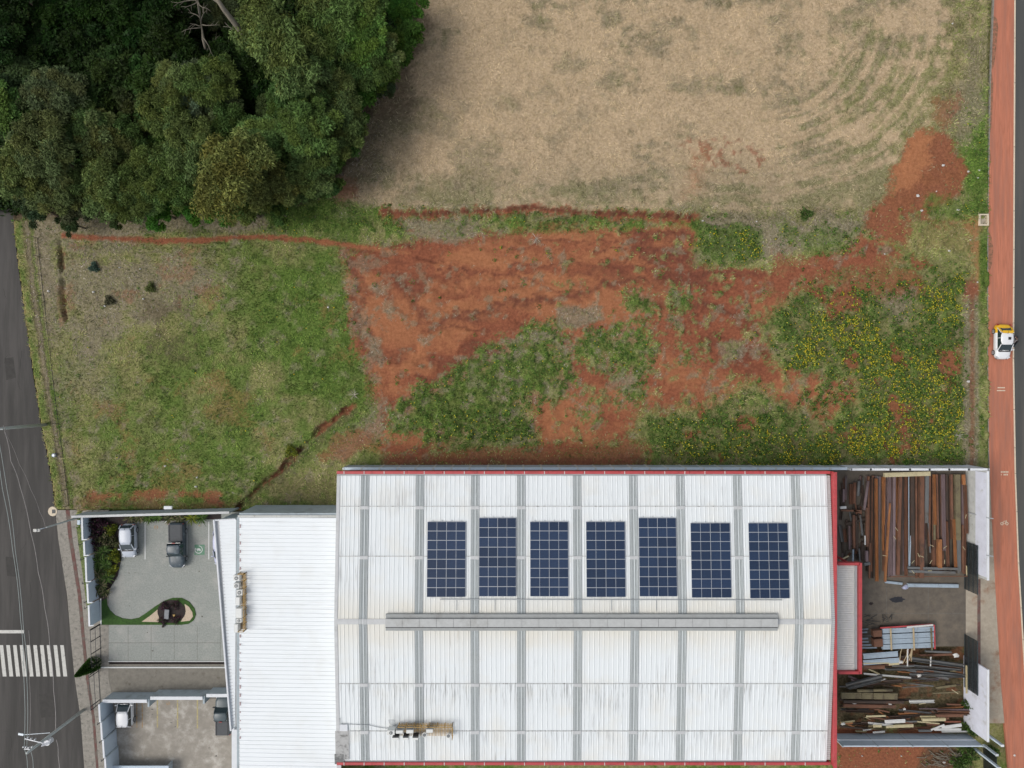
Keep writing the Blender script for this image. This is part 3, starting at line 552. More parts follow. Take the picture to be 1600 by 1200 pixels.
# leafy weeds, with yellow flowers on the east side
def weeds(name, x, y, size, nl, hgt, cols, label, flower=0, fcols=None, leaf=(.16, .10)):
    n_ = len(x); rep = RNG.integers(int(nl*.6), int(nl*1.4)+1, n_); sz = np.repeat(size*RNG.uniform(.5, 1.5, n_), rep); cx = np.repeat(x, rep); cy = np.repeat(y, rep); N_ = len(cx)
    tint = np.repeat(RNG.uniform(.7, 1.35, n_), rep)[:, None]*cpick(cols, N_)*RNG.uniform(.75, 1.25, (N_, 1))
    a = RNG.uniform(0, 2*np.pi, N_); rr = sz*np.sqrt(RNG.random(N_)); h = hgt*(sz/size)*(1-(rr/sz)**2*.7)*RNG.uniform(.35, 1, N_)
    px_, py_ = cx+rr*np.cos(a), cy+rr*np.sin(a); pz = samp(Z, cx, cy)+h+.03; ori = RNG.uniform(0, 2*np.pi, N_)
    lx = leaf[0]*RNG.uniform(.6, 1.4, N_); lw = leaf[1]*RNG.uniform(.6, 1.4, N_); tx, ty = RNG.normal(0, .35, N_), RNG.normal(0, .35, N_)
    d = np.stack([np.cos(ori), np.sin(ori), tx], -1); s = np.stack([-np.sin(ori), np.cos(ori), ty], -1); cc = np.stack([px_, py_, pz], -1)
    Vv = np.stack([cc-d*lx[:, None]*.5, cc+s*lw[:, None]*.5, cc+d*lx[:, None]*.5, cc-s*lw[:, None]*.5], 1); C_ = tint
    if flower:
        k = RNG.random(N_) < (flower(cx, cy) if callable(flower) else flower); fc = cc[k]; fc[:, 2] += .06; q = .062*RNG.uniform(.6, 1.4, k.sum())[:, None]
        t = RNG.uniform(0, 1.5, k.sum()); d2 = np.stack([np.cos(t), np.sin(t), 0*t], -1); s2 = np.stack([-np.sin(t), np.cos(t), 0*t], -1)
        V2 = np.stack([fc-d2*q, fc+s2*q, fc+d2*q, fc-s2*q], 1); Vv = np.concatenate([Vv, V2]); C_ = np.concatenate([C_, cpick(fcols, k.sum())])
    o = np_mesh(name, Vv, 4, [M['weed_leaf']], col=C_); tag(o, label, 'weeds', None, 'stuff'); return o
GREENS = [(.065, .14, .022), (.095, .19, .034), (.045, .095, .018), (.13, .21, .045)]
DR = np.zeros(PX.shape, np.float32)          # drifts where the flowers stand thickest
for q in ([(1275, 480), (1330, 460), (1380, 540), (1460, 560), (1500, 620), (1500, 700), (1330, 726), (1180, 726), (1260, 690), (1370, 640), (1300, 570), (1230, 580), (1240, 540)], [(1440, 440), (1500, 430), (1500, 500), (1430, 490)], [(1150, 362), (1192, 362), (1190, 402), (1158, 402)], [(1040, 690), (1200, 670), (1300, 690), (1300, 727), (1060, 727)]):
    DR = np.maximum(DR, (.45 if q[0][0] == 1040 else 1)*sstep(-6, 10, sd_poly(PX, PY, q)+nB*16+nE*5)*sstep(-.5, .1, nD*.6+nE*.5+.1))
FD = np.zeros(PX.shape, np.float32)
for q, st in (([(1205, 505), (1265, 440), (1360, 470), (1300, 560), (1340, 590), (1330, 640), (1240, 640), (1290, 560)], .55), ([(1280, 460), (1505, 420), (1505, 726), (1180, 726), (1350, 640), (1350, 590), (1290, 540)], .9), ([(1010, 660), (1180, 645), (1300, 665), (1300, 727), (1060, 727)], .6), ([(1092, 358), (1192, 362), (1190, 405), (1096, 406)], .5), ([(660, 640), (850, 640), (845, 690), (680, 688)], .4), ([(1190, 355), (1345, 360), (1330, 400), (1230, 405)], .2)):
    FD = np.maximum(FD, st*sstep(-4, 6, sd_poly(PX, PY, q)+nB*10)*sstep(-.6, .05, nB+nA*.6))
FD = np.maximum(FD, DR*.95); FD *= fr*(1-Wt[4]*.8)*(1-sstep(1502, 1507, PX)); FD *= 1-.8*sstep(-8, 8, sd_poly(PX, PY, [(1375, 465), (1430, 460), (1425, 510), (1385, 510)]))
x, y = scatter(90000, FD)
weeds('flowering_weeds', x, y, .26, 12, .5, GREENS+[(.16, .20, .05), (.025, .055, .012)], 'leafy weeds dotted with yellow flowers in the east of the red clearing', lambda x_, y_: .05+.42*np.clip(samp(DR, x_, y_)*(.7+.6*fbm(x_, y_, 2.0, 2, 14)), 0, 1), [(.66, .54, .03), (.62, .42, .02), (.72, .64, .09), (.36, .38, .04)], (.17, .12))
GD = np.zeros(PX.shape, np.float32)
for q in isl[:2]: GD = np.maximum(GD, .6*sstep(-2, 6, sd_poly(PX, PY, q)+nB*6)*(1-Wt[3]))
GD = np.maximum(GD, .5*Wt[0]*(PX > 1000)*(PY > 330)*(PX < 1300)); GD = np.maximum(GD, .22*Wt[0]*(PX < 600)*(PY > 380)*sstep(0, .4, nB+nA*.4)); GD = np.maximum(GD, .5*Wt[0]*(PY > 310)*(PY < 365)); GD = np.maximum(GD, .4*Wt[0]*(PY > 690)*(PX > 590)*(PX < 1500))
GD = np.maximum(GD, .3*Wt[0]*(PX > 1500)*(PX < 1541)); GD = np.maximum(GD, .5*inE*(1-Wt[4])); GD = np.maximum(GD, .10*sstep(.1, .5, growA+.2*sstep(960, 1200, PX))*inR2); GD = np.maximum(GD, .35*sstep(.2, .5, nB)*Wt[7]*(PY > 640)*(PX > 400))
x, y = scatter(62000, GD*fr)
weeds('broadleaf_weeds', x, y, .26, 13, .28, GREENS+[(.13, .15, .06)], 'low broadleaf weeds without many flowers scattered through the grass', .012, [(.6, .45, .03)], (.15, .10))

# ================================================================== ROADS, PATHS, PAVED YARDS
def surf(name, pts_px, z, material, thick=None, kind='structure'):
    mb = MB(); q = [XY(*p) for p in pts_px]
    if thick: mb.prism(q, z-thick, z)
    else: mb.sheet(q, z)
    o = mb.build(name, material); return tag(o, kind=kind)
def edge_pts(fn, ys): return [(fn(y), y) for y in ys]
ys = [-700, 100, 370, 430, 490, 540, 590, 630, 660, 700, 760, 800, 840, 880, 930, 970, 1000, 1060, 1120, 1200, 1500, 2200]
eW = lambda y: float(edgeW(y)) if y > -200 else 5+(y+200)*.02
surf('road_west', [(-170, -700)]+edge_pts(lambda y: eW(y)+random.uniform(-1, 1), ys)+[(-170, 2200)], -.10, M['asphalt'], .2)
eL = lambda y: float(np.interp(y, [-700, 0, 130, 330, 560, 700, 800, 950, 1070, 1200, 2000], [1556, 1553, 1548, 1544, 1543.5, 1545, 1549, 1557, 1564, 1576, 1650]))
eR = lambda y: float(np.interp(y, [-700, 0, 330, 560, 740, 880, 1000, 1100, 1200, 2000], [1590, 1584.5, 1583, 1582, 1585, 1590, 1597, 1603, 1611, 1680]))
ye = [-700, 0, 60, 130, 230, 330, 450, 560, 640, 700, 740, 800, 880, 950, 1000, 1070, 1100, 1200, 1500, 2000]
surf('cycle_path', edge_pts(eL, ye)+edge_pts(eR, ye)[::-1], .02, M['red_path'], .3)
surf('road_east', edge_pts(lambda y: eR(y)+2.2, ye)+[(1760, 2000), (1720, -700)], -.10, M['asphalt_east'], .2)
g8 = random.Random(8); mb = MB()
for k in range(16):
    px_c, py_c = (g8.uniform(5, 90), g8.uniform(860, 1190)) if k % 2 else (g8.uniform(2, 45), g8.uniform(430, 860)); a_ = g8.uniform(0, 6.28)
    for j_ in range(g8.randint(5, 11)):
        a_ += g8.uniform(-.7, .7); qx, qy = px_c+3.6*math.cos(a_)*.6, py_c+3.6*math.sin(a_); w_ = .16
        if qx < eW(qy)-3: mb.sheet([XY(px_c-w_, py_c), XY(px_c+w_, py_c), XY(qx+w_, qy), XY(qx-w_, qy)], -.0955)
        px_c, py_c = qx, qy
tag(mb.build('road_cracks', mat('crack_dirt', (.022, .02, .018), .95, .2, 3)), kind='structure')
mb = MB()
for q in ([(8, 870), (26, 872), (28, 902), (10, 900)], [(60, 1085), (84, 1083), (88, 1120), (63, 1122)], [(6, 560), (20, 558), (24, 590), (9, 594)], [(30, 1000), (36, 1000), (37, 1007), (30, 1007)]): mb.sheet([XY(*p) for p in q], -.0965)
tag(mb.build('road_patch', mat('patch_asphalt', (.046, .043, .039), .9, .2, 2, bump=.1)), kind='structure')
mb = MB()
for a, b_ in zip(ye[:-1], ye[1:]):
    k = max(1, int((b_-a)/52))
    for i in range(k):
        y0, y1 = a+(b_-a)*i/k, a+(b_-a)*(i+1)/k-.8
        mb.prism([XY(eR(y0)+.1, y0), XY(eR(y0)+2.2, y0), XY(eR(y1)+2.2, y1), XY(eR(y1)+.1, y1)], -.3, .045)
tag(mb.build('kerb_east', M['kerb']), kind='structure')
mb = MB()
for a, b_ in zip(ye[:-1], ye[1:]):
    if b_ <= 760: mb.prism([XY(eL(a)-.9, a), XY(eL(a)-.05, a), XY(eL(b_)-.05, b_), XY(eL(b_)-.9, b_)], -.3, .05)
tag(mb.build('path_edging', M['concrete_walk']), kind='structure')
yw = [797, 840, 880, 930, 1000, 1060, 1120, 1200, 1500]
surf('sidewalk_west', [(eW(y)+1, y) for y in yw]+[(eW(y)+17+(y-797)*.006, y) for y in yw[::-1]], .03, M['concrete_walk'], .3)
surf('tactile_strip', [(eW(y)+17.2+(y-797)*.006, y) for y in yw]+[(eW(y)+23, y) for y in yw[::-1]], .032, M['red_strip'], .3)
surf('sidewalk_inner', [(eW(y)+23.2, y) for y in yw]+[(170 if y < 1100 else 182, y) for y in yw[::-1]], .02, M['concrete_walk'], .3)
surf('grass_verge', [(120, 825), (130, 825), (134, 850), (141, 900), (146, 972), (139, 972), (130, 900), (123, 850)], .06, mat('verge_grass', (.14, .17, .06), .95, .35, 4, bump=.5, col2=(.07, .10, .03), thr=(.48, .6), scale2=3), .2)
# paved lots
surf('lane', [(150, 1038), (345, 1038), (400, 1100), (400, 1088), (152, 1088)][:2]+[(420, 1038), (420, 1092), (150, 1092)], 0.0, M['lane'], .4)
surf('parking_lot', [(150, 800), (420, 800), (420, 1033), (153, 1033)], .012, M['pavers'], .4)
surf('lower_lot', [(170, 1092), (420, 1092), (420, 1400), (182, 1400)], .006, M['lot'], .4)
surf('planting_strip', [(155, 1033.5), (420, 1033.5), (420, 1041.5), (155, 1041.5)], -.15, M['mulch'], .3)
mb = MB()
for y0, y1, x0 in ((1032.6, 1033.6, 170), (1041.5, 1043.4, 154)): mb.prism([XY(x0, y0), XY(420, y0), XY(420, y1), XY(x0, y1)], -.2, .12)
mb.prism([XY(157.2, 935), XY(159, 935), XY(159.5, 975), XY(157.7, 975)], -.2, .12); tag(mb.build('white_kerbs', M['white_line']), kind='structure')
bed = [(140, 803), (345, 800), (345, 811), (215, 815), (190, 822), (187, 850), (190, 872), (184, 900), (173, 918), (167, 935), (158, 940), (145, 940)]
surf('planting_bed', bed, .09, M['mulch'], .3)
lawn = [(158.5, 935), (167, 935), (168, 945), (172, 953), (180, 961), (192, 966), (205, 967.5), (217, 965), (228, 958), (243, 947), (258, 938), (270, 934), (284, 934), (296, 940), (304, 950), (306.5, 960), (303, 969), (295, 974.5), (284, 976), (159, 976)]
surf('garden_lawn', lawn, .075, M['lawn'], .3)
surf('pebble_bed', [(222, 971), (236, 961), (248, 951), (249, 971.5)], .105, M['pebble'], .1)
surf('pebble_bed', [(289, 943), (296, 948), (301, 956), (302, 963), (297, 969.5), (283, 971), (288, 962), (291, 955)], .105, M['pebble'], .1)
surf('mulch_bed', [(268.5+22*math.cos(t*math.pi/14), 955+18*math.sin(t*math.pi/14)) for t in range(28)], .11, M['mulch'], .1)
surf('yard_floor', [(1300, 733), (1509, 733), (1509, 1010), (1290, 1010)], .012, M['yard'], .3)
surf('driveway', [(1509, 733)]+[(eL(y)-.1, y) for y in (733, 800, 880, 950, 1000, 1070, 1130)]+[(1509, 1130)], .008, M['drive'], .3)
surf('brown_strip', [(1527, 905), (1532, 905), (1532, 1050), (1527, 1050)], .0125, M['red_strip'])
m_oil = mat('oil_stain', (.018, .018, .022), .5, .3, 4)
def blob(name, cx, cy, rx, ry, z, m_, jag=.35, n_=26):
    surf(name, [(cx+rx*math.cos(2*math.pi*k/n_)*random.uniform(1-jag, 1+jag*.4), cy+ry*math.sin(2*math.pi*k/n_)*random.uniform(1-jag, 1+jag*.4)) for k in range(n_)], z, m_)
blob('oil_stain', 1402, 937, 12, 5.5, .0165, m_oil); blob('oil_stain', 1361, 943, 4, 2.4, .0165, M['mulch'])
for q in ([(1552.6, 25), (1558, 32), (1560, 45), (1558, 62), (1556, 80), (1553, 104), (1549.5, 110)], [(1549, 110), (1551.5, 130), (1550.5, 165), (1549, 200), (1546.5, 215), (1546.8, 160)], [(1544.8, 360), (1549, 372), (1552, 390), (1550, 410), (1546, 422), (1544.2, 420)], [(1546, 230), (1548.5, 245), (1547, 262), (1545.6, 262)]):
    jq = [(a_+random.uniform(-.4, .4), b_+random.uniform(-2, 2)) for a_, b_ in q]; surf('soil_spill', jq, .0285, mat('spilled_soil', (.20, .105, .06), .95, .3, 3, bump=.3, col2=(.36, .15, .09), thr=(.45, .6), scale2=2.5))
mb = MB()
for x_ in range(200, 345, 36): mb.sheet([XY(x_, 979), XY(x_+.5, 979), XY(x_+.5, 1031), XY(x_, 1031)], .0165)
mb.sheet([XY(160, 1004), XY(345, 1004), XY(345, 1004.6), XY(160, 1004.6)], .0165)
for x_ in (1385, 1450): mb.sheet([XY(x_, 905), XY(x_+.6, 905), XY(x_+.6, 1008), XY(x_, 1008)], .0165)
mb.sheet([XY(1350, 958), XY(1508, 958), XY(1508, 958.6), XY(1350, 958.6)], .0165)
tag(mb.build('slab_joints', mat('joint_dirt', (.14, .135, .12), .95, .3, 3)), kind='structure')
g9 = random.Random(4)
for k in range(26):           # oil drips and tyre scuffs
    zx, zy, z_ = ((g9.uniform(175, 330), g9.uniform(880, 1025), .0165) if k % 3 == 0 else (g9.uniform(190, 355), g9.uniform(1100, 1185), .0105) if k % 3 == 1 else (g9.uniform(1350, 1500), g9.uniform(900, 1000), .0165))
    if k % 3 == 0 and 215 < zx < 310 and zy < 985: continue
    blob('oil_stain', zx, zy, g9.uniform(.5, 2.2), g9.uniform(.4, 1.4), z_, M['old_stain'], n_=12)
# painted markings
def marks(name, quads, z, m_):
    mb = MB()
    for q in quads: mb.sheet([XY(*p) for p in q], z)
    return tag(mb.build(name, m_), kind='structure')
marks('crosswalk', [[(x, 1008.5), (x+5.6, 1008.5), (x+11, 1057.5), (x+5.0, 1057.5)] for x in [-65+10.55*i for i in range(16)]]+[[(-60, 985), (37, 985), (37, 990), (-60, 990)]], -.096, M['paint'])
Lw = 1.6
marks('parking_lines', [[(x, 815), (x+Lw, 815), (x+Lw, y1), (x, y1)] for x, y1 in ((226, 874), (291.5, 876), (325.5, 874))]+[[(258.5, 812), (260, 812), (260, 818), (258.5, 818)]], .0165, M['white_line'])
marks('parking_lines', [[(x, 1088), (x+Lw+.4, 1088), (x+Lw+.4, y1), (x, y1)] for x, y1 in ((245, 1137), (276.5, 1138), (307.5, 1138))], .0105, M['yellow_line'])
marks('parking_lines', [[(x, 1095), (x+1.7, 1095), (x+1.7, 1137), (x, 1137)] for x in (213, 221.5)], .0105, M['orange_line'])
surf('charging_bay_patch', [(304, 851), (320, 851), (320, 867), (304, 867)], .0165, M['green_paint'])
def ring(cx, cy, r0, r1, a0=0, a1=360, n_=24):
    o = []
    for k in range(n_):
        t0, t1 = R(a0+(a1-a0)*k/n_), R(a0+(a1-a0)*(k+1)/n_)
        o.append([(cx+r*math.cos(t), cy+r*math.sin(t)) for r, t in ((r0, t0), (r1, t0), (r1, t1), (r0, t1))])
    return o
ev = ring(310.4, 858.6, 5.2, 6.3, -85, 185)
ev += [[(307.5, 860), (308, 858), (309, 856.6), (312, 856.6), (313.2, 858), (314, 860)], [(304.2, 857), (307, 857), (307, 858.8), (304.2, 858.8)], [(305, 856), (306, 856), (306, 857), (305, 857)], [(308.5, 860), (309.7, 860), (309.7, 861.2), (308.5, 861.2)], [(312, 860), (313.2, 860), (313.2, 861.2), (312, 861.2)]]
marks('charging_bay_symbol', ev, .0205, M['white_line'])
marks('bay_numbers', ring(244, 824, 2.2, 3.2)+[[(243, 823), (245, 823), (245, 825), (243, 825)]]+[[(310, 821), (313, 821), (313, 822), (310, 822)]], .0165, M['orange_line'])
marks('bay_numbers', ring(263, 1099, 2.0, 2.9)+[[(262.3, 1098), (263.7, 1098), (263.7, 1100), (262.3, 1100)]], .0105, M['orange_line'])
pm = [[(1558.5, 605), (1570, 605), (1570, 606.6), (1558.5, 606.6)], [(1557.5, 609.5), (1570.5, 609.5), (1570.5, 611), (1557.5, 611)]]
for k in range(5): pm.append([(1563.6+k*2.5, 736.2), (1565.4+k*2.5, 736.2), (1565.4+k*2.5, 738.6), (1563.6+k*2.5, 738.6)])
pm.append([(1563.8, 740.4), (1564.8, 740.4), (1564.8, 742.6), (1563.8, 742.6)])
for k in range(3): pm.append([(1568+k*2.4, 740.4), (1569.7+k*2.4, 740.4), (1569.7+k*2.4, 742.8), (1568+k*2.4, 742.8)])
for cx in (1565.5, 1573): pm += ring(cx, 818, 1.6, 2.5)
pm += [[(1565.2, 817.8), (1568.2, 814), (1569, 814.4), (1566, 818.2)], [(1568, 814), (1572, 813.6), (1572, 814.4), (1568.4, 814.9)], [(1569, 818.3), (1572, 814), (1572.8, 814.4), (1569.8, 818.8)], [(1571.6, 812.6), (1572.4, 812.6), (1573.4, 818), (1572.6, 818)]]
marks('path_markings', pm, .0245, M['kerb'])

# ================================================================== WAREHOUSE
EAVE, RIDGE = 7.6, 8.8
YN, YS = -(743-600)*(H-EAVE)/F, -(1188-600)*(H-EAVE)/F; YM = (YN+YS)/2
XL, XR = (526.5-800)*(H-EAVE)/F, 34.72
def roofz(y): return EAVE+(RIDGE-EAVE)*(1-abs(y-YM)/((YN-YS)/2))
def on_roof(px, py, off=0.0):
    h = 8.2
    for _ in range(6): x, y, _z = P(px, py, h); h = roofz(y)+off
    return (x, y, h)
wh = empty('warehouse', ((XL+XR)/2, YM, 0), 0, 'large white gable roofed warehouse with seven solar arrays, grey skylight strips and red fascia', 'warehouse')
wo = (-(XL+XR)/2, -YM, 0)
def wpart(mb, name, mats, parent=wh): return mb.build(name, mats, parent, wo if parent is wh else None)
def corr(mb, x0, x1, y0, y1, zf, pitch=.5, rh=.035, rw=.07, dz=0, mi=0, base=True):
    """ribbed metal sheet, ribs run along y"""
    k = max(1, round((x1-x0)/pitch)); pitch = (x1-x0)/k; prof = []
    for i in range(k):
        a = x0+i*pitch; prof += [(a, 0), (a+pitch*.5-rw*.8, 0), (a+pitch*.5-rw*.35, rh), (a+pitch*.5+rw*.35, rh), (a+pitch*.5+rw*.8, 0)]
    prof.append((x1, 0)); n_ = len(prof)
    vs = [(x, y, zf(y)+h+dz) for y in (y0, y1) for x, h in prof]
    mb.raw(vs, [(i, i+1, n_+i+1, n_+i) if y1 > y0 else (i+1, i, n_+i, n_+i+1) for i in range(n_-1)], mi)
SK = [567, 654, 741.5, 814.5, 903, 992, 1066.5, 1157, 1249]     # skylight strip centres along the ridge row
skx = [((p-800)*(H-RIDGE)/F-.45, (p-800)*(H-RIDGE)/F+.45) for p in SK]
XE = 34.30
mb = MB(); cur = XL+.35
for a, b_ in skx+[(XE, XE)]:
    corr(mb, cur, a, YS, YM, roofz); corr(mb, cur, a, YM, YN, roofz); cur = b_
wpart(mb, 'roof', M['roof'])
for a, b_ in skx:
    mb = MB()
    for y0, y1 in ((YS, YM), (YM, YN)):
        corr(mb, a, b_, y0, y1, roofz, .15, .05, .03, .012)
        for t in (.04, .22, .36, .64, .78, .96):
            xx = a+(b_-a)*t; mb.bar((xx, y0, roofz(y0)+.045), (xx, y1, roofz(y1)+.045), .05, .03, 1)
        for q in (791, 869, 1068, 1142):
            yy = on_roof(800, q)[1]
            if y0 < yy < y1: mb.box(((a+b_)/2, yy-.15, roofz(yy)+.06), (b_-a-.02, .35, .05), mi=2)
    wpart(mb, 'skylight_strip', [M['skylight'], M['seam_dark'], M['lt_metal']])
mb = MB()                                      # gutter-like grey strips down both gable ends
for x0, x1 in ((XL, XL+.35),):
    for y0, y1 in ((YS, YM), (YM, YN)): mb.raw([(x0, y0, roofz(y0)+.05), (x1, y0, roofz(y0)+.05), (x1, y1, roofz(y1)+.05), (x0, y1, roofz(y1)+.05)], [(0, 1, 2, 3)])
wpart(mb, 'gable_flashing', M['lt_metal'])
mb = MB()
for k in range(int((YN-YS)/.22)):
    y = YS+.11+k*.22; mb.box(((XE+XR)/2, y, roofz(y)-.10), (XR-XE, .13, .05))
mb.raw([(XE, YS, roofz(YS)-.16), (XR, YS, roofz(YS)-.16), (XR, YM, RIDGE-.16), (XE, YM, RIDGE-.16)], [(0, 1, 2, 3)]); mb.raw([(XE, YM, RIDGE-.16), (XR, YM, RIDGE-.16), (XR, YN, roofz(YN)-.16), (XE, YN, roofz(YN)-.16)], [(0, 1, 2, 3)])
wpart(mb, 'verge_sheet', M['lt_metal'])
mb = MB()
for x0, x1 in ((XL+.4, XE),):
    for row in (791, 869, 1068, 1142):
        yy = on_roof(800, row)[1]; k = int((x1-x0)/2.4)
        for i in range(k):
            a = x0+(x1-x0)*i/k; b2 = x0+(x1-x0)*(i+1)/k-.02; mb.box(((a+b2)/2, yy, roofz(yy)+.045), (b2-a, .07, .03))
        wpart(mb, 'sheet_seam', M['seam']); mb = MB()
mb = MB()                                      # ridge capping
for s in (-1, 1):
    yy = YM+s*.28; mb.raw([(XL+.35, YM, RIDGE+.06), (XE, YM, RIDGE+.06), (XE, yy, roofz(yy)+.06), (XL+.35, yy, roofz(yy)+.06)], [(0, 1, 2, 3) if s < 0 else (3, 2, 1, 0)])
wpart(mb, 'ridge_cap', M['lt_metal'])
vx0, vx1 = (602-800)*(H-RIDGE-.5)/F, (1216-800)*(H-RIDGE-.5)/F
rv = MB(); rv.box(((vx0+vx1)/2, YM, RIDGE+.16), (vx1-vx0, 1.75, .28)); rv = wpart(rv, 'ridge_vent', M['vent'])
mb = MB(); k = 23
for i in range(k): a = vx0+(vx1-vx0)*i/k; b2 = vx0+(vx1-vx0)*(i+1)/k-.03; mb.box(((a+b2)/2, YM+.02, RIDGE+.47), (b2-a, .86, .12))
o = mb.build('vent_cap', M['vent_lt'], rv)
mb = MB()
mb.box(((vx0+vx1)/2, YM-.50, RIDGE+.33), (vx1-vx0, .07, .10))
mb.build('vent_lip', M['black'], rv)
# fascia and eaves gutter in red
mb = MB(); x_w, x_e = XL, XR+.0
for y0, sgn in ((YN, 1), (YS, -1)):
    k = 14
    for i in range(k):
        a = x_w+(x_e-x_w)*i/k; b2 = x_w+(x_e-x_w)*(i+1)/k-.03
        mb.box(((a+b2)/2, y0+sgn*.33, EAVE-.28+(.0 if i % 2 else .01)), (b2-a, .30, .75)); 
mb.bar((XR+.16, YS-.47, 8.35), (XR+.16, YN+.47, 8.35), .30, .30); mb.bar((XR+.16, YS-.47, 7.9), (XR+.16, YN+.47, 7.9), .12, .9)
wpart(mb, 'fascia', M['red_metal'])
mb = MB()
for y0, sgn in ((YN, 1), (YS, -1)):
    mb = MB(); mb.box(((XL+XE)/2, y0+sgn*.09, EAVE-.10), (XE-XL, .17, .1)); 
    for i in range(24): mb.box((XL+.8+i*(XE-XL-1)/24, y0+sgn*.33, EAVE+.12), (.07, .32, .04), mi=1)
    wpart(mb, 'gutter', [M['grey_metal'], M['white_line']])
mb = MB(); mb.box(((XL+XR)/2, YN-.15, EAVE/2-.3), (XR-XL, .2, EAVE)); mb.box(((XL+XR)/2, YS+.15, EAVE/2-.3), (XR-XL, .2, EAVE))
for xx in (XL+.1, XR-.1):
    mb.raw([(xx-.1, YS+.25, -.3), (xx+.1, YS+.25, -.3), (xx+.1, YN-.25, -.3), (xx-.1, YN-.25, -.3), (xx-.1, YS+.25, EAVE-.3), (xx+.1, YS+.25, EAVE-.3), (xx+.1, YN-.25, EAVE-.3), (xx-.1, YN-.25, EAVE-.3), (xx-.1, YM, RIDGE-.3), (xx+.1, YM, RIDGE-.3)],
           [(0, 3, 7, 8, 4), (1, 5, 9, 6, 2), (4, 8, 9, 5), (8, 7, 6, 9)])
wpart(mb, 'wall', M['white_paint'])
# worn patch and old sheets at the south-west corner
mb = MB()
for (a, b2, c, d, mi) in ((524.5, 545, 1142, 1187, 0), (523, 537, 1178, 1194, 1)):
    p0, p1 = on_roof(a, d, .07+.02*mi), on_roof(b2, c, .07+.02*mi); mb.raw([(p0[0], p0[1], p0[2]), (p1[0], p0[1], p0[2]), (p1[0], p1[1], p1[2]), (p0[0], p1[1], p1[2])], [(0, 1, 2, 3)], mi)
wpart(mb, 'patch_sheet', [mat('bleached_grime', (.42, .42, .41), .8, .1, 3, col2=(.2, .2, .19), thr=(.5, .7), scale2=2), mat('dark_grime', (.16, .165, .16), .8, .2, 3, col2=(.34, .34, .33), thr=(.45, .65), scale2=1.5)])
mb = MB(); p = on_roof(537, 1137, .12); mb.box(p, (.85, .7, .1)); wpart(mb, 'roof_hatch', M['white_paint'])
# ---- solar arrays
ARR = [(668, 728, 815, 666.5, 727, 933), (748.5, 806, 809, 748.5, 807, 932), (828, 887, 815, 828.5, 889, 932), (915, 975.5, 815, 917, 978.5, 933), (997, 1055, 809, 1000, 1059.5, 932), (1078, 1139.5, 817, 1081.5, 1144, 934), (1168.5, 1230, 817, 1172.5, 1234.5, 935)]
names = ['westernmost solar array, blue panels in eight rows of two on the white roof', 'second solar array from the west, its top edge higher than its neighbours', 'third solar array from the west, blue panels right of the second skylight gap',
         'middle one of the seven rooftop solar arrays', 'fifth solar array from the west, reaching higher than the arrays beside it', 'sixth solar array from the west, blue panels between skylight strips', 'easternmost solar array, nearest the red gable fascia']
slope = math.atan2(RIDGE-EAVE, (YN-YS)/2)
def solar_module(wd, hd):
    f = MB(); f.box((0, 0, 0), (wd-.012, hd-.012, .04)); fr_ = f.build('solar_panel', M['frame_alu'])
    c = MB()
    for s in (-1, 1): c.raw([(s*wd/4-wd/4+.024-.008*(s > 0), -hd/2+.028, .024), (s*wd/4+wd/4-.024+.008*(s < 0), -hd/2+.028, .024), (s*wd/4+wd/4-.024+.008*(s < 0), hd/2-.028, .024), (s*wd/4-wd/4+.024-.008*(s > 0), hd/2-.028, .024)], [(0, 1, 2, 3)])
    c.build('cell_sheet', M['cells'], fr_); return fr_
mod = None
for i, (xa, xb, ya, xc, xd, yb) in enumerate(ARR):
    A, B = on_roof(xa, ya, .14), on_roof(xb, ya, .14); C_, D = on_roof(xc, yb, .14), on_roof(xd, yb, .14)
    cx = (A[0]+B[0]+C_[0]+D[0])/4; cy = (A[1]+C_[1])/2; wd = (B[0]-A[0]+D[0]-C_[0])/4; hl = math.hypot(A[1]-C_[1], A[2]-C_[2])/8
    root = empty('solar_array', (cx, cy, roofz(cy)+.02), 0, names[i], 'solar array', 'solar arrays on the warehouse roof')
    mb = MB()
    for k in (-1, 1):
        for e in (-.5, .5): mb.bar((k*wd/2+e*wd*.5, -4*hl-.12, 4*hl*math.sin(slope)+.06), (k*wd/2+e*wd*.5, 4*hl+.14, -4*hl*math.sin(slope)+.06), .05, .05)
    mb.build('mounting_rail', M['frame_alu'], root)
    if mod is None: mod = solar_module(wd, hl); wd0, hl0 = wd, hl
    first = i == 0
    for r_ in range(8):
        for c2 in range(2):
            if first: o = mod if (r_ == 0 and c2 == 0) else None
            else: o = None
            if o is None: o = mod.copy(); COL.objects.link(o); ch = mod.children[0].copy(); COL.objects.link(ch); ch.parent = o
            o.parent = root; yy = (r_-3.5)*hl
            o.location = ((c2-.5)*wd, yy*math.cos(slope), -yy*math.sin(slope)+.12); o.rotation_euler = (-slope, 0, 0); o.scale = (wd/wd0, hl/hl0, 1)
# cable tray below the arrays
mb = MB(); a, b2 = on_roof(688, 936.5, .12), on_roof(1222, 937.5, .12); mb.bar(a, b2, .07, .07)
for xx in (688, 748, 930, 1000): p = on_roof(xx+25, 936.8, .1); mb.bar(p, (p[0], p[1]-1.2, roofz(p[1]-1.2)+.1), .04, .04)
tag(mb.build('cable_tray', M['grey_metal']), 'thin grey cable tray running along the foot of the solar arrays', 'cable tray')
mb = MB(); mb.tube([on_roof(*q, .12) for q in ((531, 1122), (532, 1131), (553, 1132), (577, 1133), (590, 1136), (604, 1138), (608, 1137))], .035, 5)
tag(mb.build('conduit', M['grey_metal']), 'thin grey conduit snaking across the roof to the ochre service platform', 'conduit')
